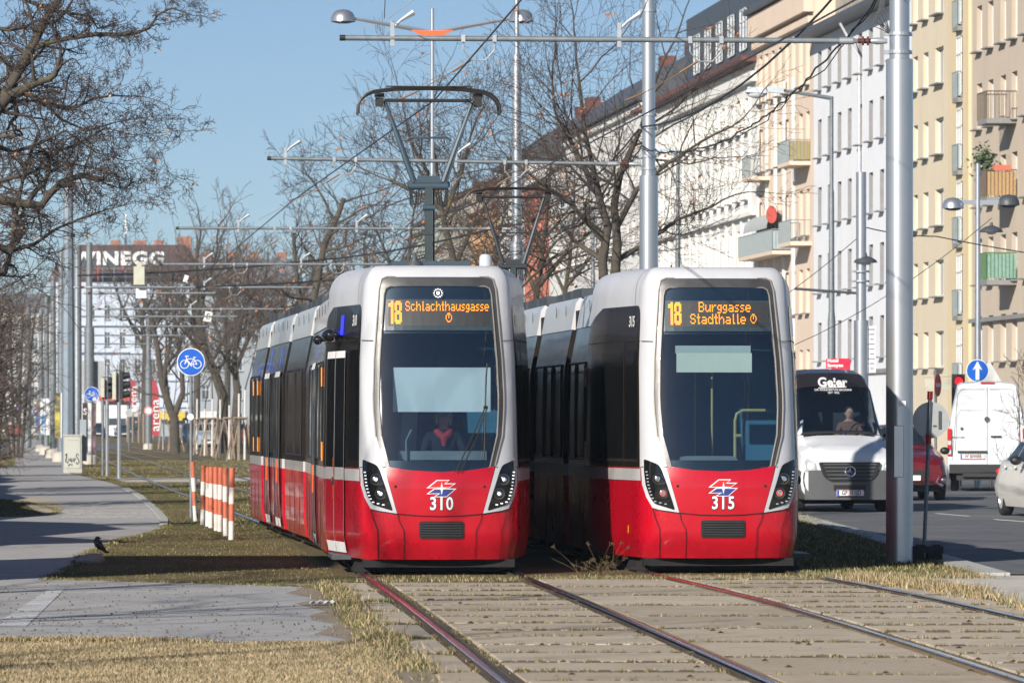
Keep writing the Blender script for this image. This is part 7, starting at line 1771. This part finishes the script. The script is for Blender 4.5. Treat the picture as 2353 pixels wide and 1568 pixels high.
# ------------------------------------------------------------------ grass, weeds, joint debris
def blades(name, label, regions, seed, mats, h=(.03,.07), w_=.004):
    """regions: list of (sampler, count, hscale, colour index weights). one mesh of many blades"""
    rnd = np.random.RandomState(seed); V = []; Fi = []; MI = []; n0 = 0
    for samp, cnt, hs, cw_ in regions:
        P = samp(rnd, cnt); k = len(P)
        if k == 0: continue
        hh = rnd.uniform(h[0], h[1], k)*hs; a = rnd.uniform(0, 2*np.pi, k); ln = rnd.normal(0, .55, k)*hh; la = rnd.uniform(0, 2*np.pi, k)
        wx, wy = np.cos(a)*w_*(.6+hs*.4), np.sin(a)*w_*(.6+hs*.4); lx, ly = np.cos(la)*ln, np.sin(la)*ln
        z0 = P[:,2] if P.shape[1] > 2 else np.full(k, -.02)
        A = np.stack([P[:,0]-wx, P[:,1]-wy, z0], 1); B = np.stack([P[:,0]+wx, P[:,1]+wy, z0], 1)
        Cc = np.stack([P[:,0]+wx*.7+lx*.4, P[:,1]+wy*.7+ly*.4, z0+hh*.6], 1); D = np.stack([P[:,0]-wx*.7+lx*.4, P[:,1]-wy*.7+ly*.4, z0+hh*.6], 1)
        E = np.stack([P[:,0]+lx, P[:,1]+ly, z0+hh], 1)
        V.append(np.stack([A,B,Cc,D,E], 1).reshape(-1,3)); i = np.arange(k)*5+n0
        Fi.append((np.stack([i,i+1,i+2,i+3],1), np.stack([i+3,i+2,i+4],1))); mi = rnd.choice(len(mats), k, p=cw_); MI.append(mi); n0 += k*5
    V = np.concatenate(V); q4 = np.concatenate([f[0] for f in Fi]); q3 = np.concatenate([f[1] for f in Fi]); mi = np.concatenate(MI)
    me = bpy.data.meshes.new(name); me.vertices.add(len(V)); me.vertices.foreach_set('co', V.ravel())
    L_ = np.concatenate([q4.ravel(), q3.ravel()]).astype(np.int32); me.loops.add(len(L_)); me.loops.foreach_set('vertex_index', L_)
    me.polygons.add(len(q4)+len(q3)); ls = np.concatenate([np.arange(len(q4))*4, len(q4)*4+np.arange(len(q3))*3]).astype(np.int32)
    me.polygons.foreach_set('loop_start', ls); me.polygons.foreach_set('loop_total', np.concatenate([np.full(len(q4),4), np.full(len(q3),3)]).astype(np.int32))
    for m in mats: me.materials.append(m)
    me.polygons.foreach_set('material_index', np.concatenate([mi, mi]).astype(np.int32)); me.update(calc_edges=True)
    o = bpy.data.objects.new(name, me); COL.objects.link(o); return tag(o, label, None, None, 'stuff')
def bl(name, c): return mat(name, c, .85, var=.25, vs=5, spec=.2)
m_straw = bl('straw_blade', (.36,.275,.155)); m_straw2 = bl('pale_straw_blade', (.52,.42,.27)); m_green = bl('green_blade', (.085,.12,.03)); m_olive = bl('olive_blade', (.15,.135,.055)); m_brown = bl('brown_blade', (.12,.085,.045)); m_dkgreen = bl('dark_green_blade', (.06,.085,.03))
GM = [m_straw, m_straw2, m_green, m_olive, m_brown, m_dkgreen]
def inpoly(x, y, poly):
    ins = np.zeros(len(x), bool); j = len(poly)-1
    for i in range(len(poly)):
        xi, yi = poly[i]; xj, yj = poly[j]; c = ((yi > y) != (yj > y)) & (x < (xj-xi)*(y-yi)/((yj-yi) if yj != yi else 1e-9)+xi); ins ^= c; j = i
    return ins
def polysamp(pxpoly, excl=None, world=False, patchy=0., seed=0):
    P = [(p[0], p[1]) if world else (lambda g: (g.x, g.y))(G(*p)) for p in pxpoly]; xs = [p[0] for p in P]; ys = [p[1] for p in P]
    def f(rnd, n):
        x = rnd.uniform(min(xs), max(xs), n*3); y = rnd.uniform(min(ys), max(ys), n*3); k = inpoly(x, y, P)
        if excl:
            for e in excl:
                k &= ~inpoly(x, y, e)
        if patchy:
            v = np.sin(x*2.1+seed)*np.cos(y*1.3+seed*2)+np.sin(x*.7-y*.9+seed)*.8+np.sin(x*5+y*3.3)*.4; k &= v > patchy
        return np.stack([x[k], y[k]], 1)[:n]
    return f
pathw = [(lambda g: (g.x, g.y))(G(*p)) for p in path_r+path_l]
def line_samp(fn, spread, zz=-.02):
    def f(rnd, n):
        t = rnd.uniform(0, 1, n); ph_ = rnd.uniform(0, 6); k_ = np.sin(t*41+ph_)+np.sin(t*97+ph_*2)*.8+np.sin(t*17)*.7+rnd.uniform(-.9,.9,n) > -.25; t = t[k_]; n = len(t); P = np.array([fn(q) for q in t]); P[:,0] += rnd.normal(0, spread, n); P[:,1] += rnd.normal(0, spread*1.5, n)
        return np.concatenate([P, np.full((n,1), zz)], 1)
    return f
T1L = lambda off, y0, y1, T=T1: (lambda t: (cx(T, y0+(y1-y0)*t)+off, y0+(y1-y0)*t))
crossw = [(lambda g: (g.x, g.y))(G(*p)) for p in [(250,1096),(900,1091),(900,1100),(575,1106),(430,1109),(291,1109)]]
# dry lawn at the lower left
lawn = [(-60,1474),(400,1474),(700,1480),(852,1484),(880,1520),(905,1600),(-80,1600)]
mid = [(245,1256),(300,1238),(380,1212),(385,1190),(345,1150),(292,1122),(240,1103),(190,1092),(300,1080),(420,1090),(560,1096),(575,1190),(640,1225),(735,1290),(800,1330),(900,1340),(860,1362),(760,1352),(690,1346),(343,1335),(110,1332),(180,1300),(200,1276)]
blades('dry_lawn_grass', 'pale dry grass tufts of the lawn in the lower left corner', [
    (polysamp(lawn), 90000, .8, [.38,.42,.02,.12,.05,.01]), (polysamp([(760,1478),(860,1478),(945,1600),(860,1600)]), 5000, 1.2, [.40,.30,.08,.12,.08,.02])], 1, GM, (.02,.055), .0035)
blades('verge_grass', 'short mixed green and straw grass of the verge beside the tram', [
    (polysamp(mid, [pathw, crossw]), 210000, .58, [.10,.02,.22,.30,.26,.10]), (polysamp(mid, [pathw], patchy=.5, seed=1), 36000, .8, [.03,.01,.52,.26,.08,.10]), (polysamp(mid, [pathw], patchy=.7, seed=3), 40000, .7, [.26,.10,.06,.28,.30,.0])], 2, GM, (.025,.06), .0045)
blades('track_grass', 'short winter grass growing between the far tram rails', [
    (polysamp([(-4.6,84),(-8.6,130),(-13.5,165),(-24,235),(-2,235),(2.6,100),(4.6,92),(4.8,60),(4.4,57.5),(3.6,57.5),(3.8,70),(-2,92)], [pathw, crossw], True), 110000, 1.0, [.18,.06,.20,.28,.20,.08]),
    (polysamp([(3.25,57.0),(5.0,57.5),(5.1,100),(3.0,100)], None, True), 30000, 1.0, [.14,.06,.25,.28,.15,.12])], 3, GM, (.03,.07), .008)
blades('weed_fringe', 'straw-coloured weeds fringing the slabs, kerb and tram fronts', [
    (line_samp(lambda t: (cx(T1,27+28*t)-1.37, 27+28*t), .085), 13000, 1.2, [.30,.14,.14,.20,.17,.05]),
    (line_samp(lambda t: (-1.6+5.1*t, 56.3+.9*t), .30), 9000, .9, [.22,.10,.18,.25,.17,.08]),
    (line_samp(lambda t: (3.2+1.9*t, 57.1), .12), 7000, 1.2, [.32,.18,.20,.20,.08,.02]),
    (line_samp(lambda t: (cx(T2,38+17*t)+1.42, 38+17*t), .12), 9000, 1.5, [.40,.25,.08,.14,.11,.02]),
    (line_samp(lambda t: (3.7+.9*t, 56.2-5*t), .10), 4500, 1.9, [.42,.30,.04,.10,.12,.02]),
    (line_samp(lambda t: (5.15+0*t, 58+40*t), .10), 9000, 1.0, [.25,.1,.2,.25,.15,.05])], 4, GM, (.03,.085), .0045)
def edge_samp(pl, spread):
    Q = [(lambda g: (g.x, g.y))(G(*p)) for p in pl]; L_ = np.cumsum([0]+[math.hypot(b_[0]-a_[0], b_[1]-a_[1]) for a_, b_ in zip(Q[:-1], Q[1:])])
    def f(rnd, n):
        t = rnd.uniform(0, L_[-1], n); x = np.interp(t, L_, [q[0] for q in Q])+rnd.normal(0, spread, n); y = np.interp(t, L_, [q[1] for q in Q])+rnd.normal(0, spread*2.2, n)
        k = np.sin(t*2.3)+np.sin(t*5.1+1)*.6+rnd.uniform(-1,1,n) > -.5
        return np.stack([x[k], y[k], np.full(k.sum(), -.01)], 1)
    return f
blades('path_edge_weeds', 'ragged grass creeping over the edges of the cycle path', [(edge_samp(path_r[8:27], .045), 14000, .8, [.12,.05,.24,.30,.22,.07]), (edge_samp(path_r[21:], .05), 9000, .8, [.14,.08,.2,.3,.22,.06]), (edge_samp([(0,1468),(200,1468),(400,1471),(600,1478),(850,1481)], .04), 9000, .8, [.4,.3,.04,.12,.12,.02]), (edge_samp([(13,1005),(33,1040),(34,1070),(0,1075)], .06), 4000, 1.2, [.15,.05,.25,.3,.2,.05]), (edge_samp([(0,1147),(51,1151),(131,1172),(127,1182),(69,1186),(0,1187)], .05), 5000, .8, [.15,.05,.25,.3,.2,.05]), (polysamp([(-60,1148),(40,1150),(90,1170),(60,1185),(-60,1186)]), 9000, .8, [.15,.05,.25,.3,.2,.05])], 8, GM, (.02,.06), .0045)
# tufts and moss in the joints and along the rails
rr = np.random.RandomState(9); segs_ = []
def joint_samp(rnd, n):
    out = []
    dens = rr.uniform(0, 1, (len(JOINTS), 24))**3.2*1.4
    for ji, (y, xa, xb) in enumerate(JOINTS):
        for c_ in range(24):
            k = int(n/len(JOINTS)/24*dens[ji, c_]*3.2)
            if k: x = xa+(xb-xa)*(c_+rnd.uniform(0,1,k))/24; out.append(np.stack([x, y+rnd.normal(0,.035,k), np.full(k,-.015)], 1))
    return np.concatenate(out)
blades('joint_weeds', 'dark moss and small weeds in the joints between the concrete slabs', [(joint_samp, 110000, .55, [.05,.02,.10,.16,.52,.15]), (joint_samp, 26000, 1.15, [.28,.12,.20,.20,.16,.04])]+
    [(line_samp(T1L(o, 27, 55.5, T_), .03), 5500, .8, [.15,.05,.13,.18,.42,.07]) for T_, o in ((T1,-.90),(T1,-.72),(T1,.72),(T1,.92),(T2,-.93),(T2,-.74),(T2,.74),(T2,.93))], 5, GM, (.02,.055), .004)
b = MB(); r2 = random.Random(12)
for (y, xa, xb) in JOINTS:   # ridge of dirt standing slightly proud of each joint
    x = xa
    while x < xb:
        l = r2.uniform(.04,.13); h = max(.0, r2.gauss(.0065,.0045)); 
        if h > .002: b.box((x+l/2, y+r2.uniform(-.012,.012), .008+h*.5), (l*1.1, .05, h+.006), top=.6)
        x += l
o = b.build('joint_dirt', m_soil); tag(o, 'thin ridges of dark dirt filling the slab joints', kind='stuff')
# pebbles on the path
b = MB(); r2 = random.Random(6)
for i in range(520):
    p = G(r2.uniform(0,840), 1340+130*r2.random()**.8); r = r2.uniform(.006,.016)
    b.box((p.x,p.y,.006+r*.4), (r*1.6,r*1.3,r), rz=r2.random()*3, top=.6)
tag(b.build('path_grit', mat('mixed_grit', (.16,.14,.12), .9, var=.9, vs=300)), 'scattered grit and pebbles on the grey path', kind='stuff')
b = MB()
for i in range(160):
    p = G(r2.uniform(840,2350), 1340+225*r2.random()); r = r2.uniform(.012,.03); a = r2.random()*3
    b.addf([(0,1,2,3)], b.addv([(p.x-r,p.y,.014),(p.x,p.y-r*.7,.03),(p.x+r,p.y,.016),(p.x,p.y+r*.6,.034)]))
tag(b.build('fallen_leaves', m_brown), 'small dry leaves scattered on the slabs', kind='stuff')
# dry seed-head weed between the trams
c0 = G(1375, 1318); root = empty('dry_weed', c0, 0, 'tall dry weed with brown seed heads between the two trams', 'weed'); b = MB(); r2 = random.Random(14); hd = MB()
for i in range(46):
    dx = r2.gauss(0,.13); h = r2.uniform(.06,.20) if i > 5 else r2.uniform(.26,.40); bx = r2.gauss(0,.10)
    P = [(bx,r2.gauss(0,.05),0),(bx+dx*.4,0,h*.5),(bx+dx,r2.gauss(0,.03),h)]; b.tube(P, [.0028,.002,.0014], 3)
    if i < 6 or r2.random() < .3:
        for k in range(5): e = (bx+dx+r2.gauss(0,.015), P[2][1], h+r2.uniform(-.01,.02)); b.tube([(bx+dx*.9,P[2][1],h-.03), e], .0015, 3); hd.sphere(e, .007, 6, 4)
b.build('stems', m_brown, root); hd.build('seed_heads', m_brown, root)
# ------------------------------------------------------------------ outside the frame: added shadow block and reflection hedge, bare trees
root = empty('shadow_block', (-9.15, 55.1, 0), 0, 'kiosk-shaped block outside the left edge, added to shade the verge', 'kiosk')  # unseen block, added and sized to cast the dark band on the verge
b = MB(); b.box((0,0,2.3), (2.7,5.0,4.6)); b.build('wall', plaster('kiosk_plaster', (.42,.38,.30), .2), root)
b = MB(); b.box((0,0,4.8), (3.0,5.3,.4)); b.build('roof', m_roofd, root)
b = MB(); b.box((1.36,-2,1.1), (.03,1.0,2.1)); b.box((-.3,-2.51,1.1), (.9,.03,2.1)); b.build('door', m_dgrey, root)
b = MB()
for yy in (.6,2.2): b.box((1.36,yy,2.4), (.04,1.3,1.1))
b.build('window', m_pane, root)
rh = random.Random(77); b = MB(); P = []
for i in range(90):
    Y = 66+i*4.4; X = -.113*Y-4.2+rh.uniform(-.5,.5); row = []
    for (dx, z) in ((.9,0),(1.3,1.0),(1.2,2.4),(.8,3.8),(.2,4.6),(-.6,4.2),(-1.2,2.5),(-1.3,0)): row.append((X+dx+rh.uniform(-.45,.45), Y+rh.uniform(-1,1), max(0, z+rh.uniform(-.5,.5)*(z > 0))))
    P.append(row)
b.grid(P); tag(b.build('park_hedge', mat('brown_hedge_mass', (.085,.062,.045), .95, var=.5, vs=3, bump=1., bs=8, c2=(.05,.05,.025), c2t=.5)), 'long brown park hedge outside the left edge', 'hedge')  # unseen hedge added so the tram sides mirror something brown
for i, (X, Y, sd_) in enumerate(((-11.5,33,401),(-11.8,41,402),(-12,64,403),(-13,76,404),(-11,24,405),(-17,92,406))):
    tree('t', ['bare path-side tree outside the left edge, second nearest','bare path-side tree outside the left edge, third nearest','bare path-side tree outside the left edge, behind the truck','bare path-side tree outside the left edge, fifth along','bare path-side tree outside the left edge, nearest the camera','bare path-side tree outside the left edge, farthest'][i], X, Y, sd_, [dict(p=[(0,0,.22,0),(.1,2.5,.19,0),(-.1,5,.15,.2),(.3,7.5,.10,.3)], L=4.2, k=12, t=.3)], dict(rmin=.012, lv=3, kids=[4,4,4], up=.08), nl=0, kf=.8, Lf=.8, group='path-side trees outside the frame')

src = [o for o in bpy.data.objects if o.get('group') == 'brown thicket on the left' and not o.parent][:3]
for i, (Y, dX) in enumerate(((105,0),(118,-5),(130,1),(145,-6),(160,0),(178,-7),(196,1),(215,-8),(238,0),(262,-9),(290,1),(330,-10),(370,0),(420,-6))):
    o = copy_tree(src[i % 3], None, 'park tree number-less'); X = -4-.14*(Y-62)-2+dX; X = min(X, -1320/F*Y)
    o.location = (X, Y, 0); o.scale = (1.25,1.25,1.45); o.rotation_euler = (0,0,i*1.1)
    o['label'] = 'bare park tree outside the left edge, %s from the near end of the added hedge' % ['nearest','second','third','fourth','fifth','sixth','seventh','eighth','ninth','tenth','eleventh','twelfth','thirteenth','farthest'][i]; o['group'] = 'park trees outside the left edge'
# ------------------------------------------------------------------ thin winter haze
b = MB(); b.box((0,440,60), (1200,1000,122)); o = b.build('haze', bpy.data.materials.new('haze_air')); hm = o.data.materials[0]; hm.use_nodes = True
N = hm.node_tree; N.nodes.clear(); ho = N.nodes.new('ShaderNodeOutputMaterial'); hv = N.nodes.new('ShaderNodeVolumePrincipled'); hv.inputs['Color'].default_value = (.68,.84,1.,1); hv.inputs['Density'].default_value = .00018
hv.inputs['Anisotropy'].default_value = 0.0
N.links.new(hv.outputs[0], ho.inputs['Volume']); tag(o, 'thin bluish winter haze filling the street', kind='stuff'); S.cycles.volume_bounces = 0
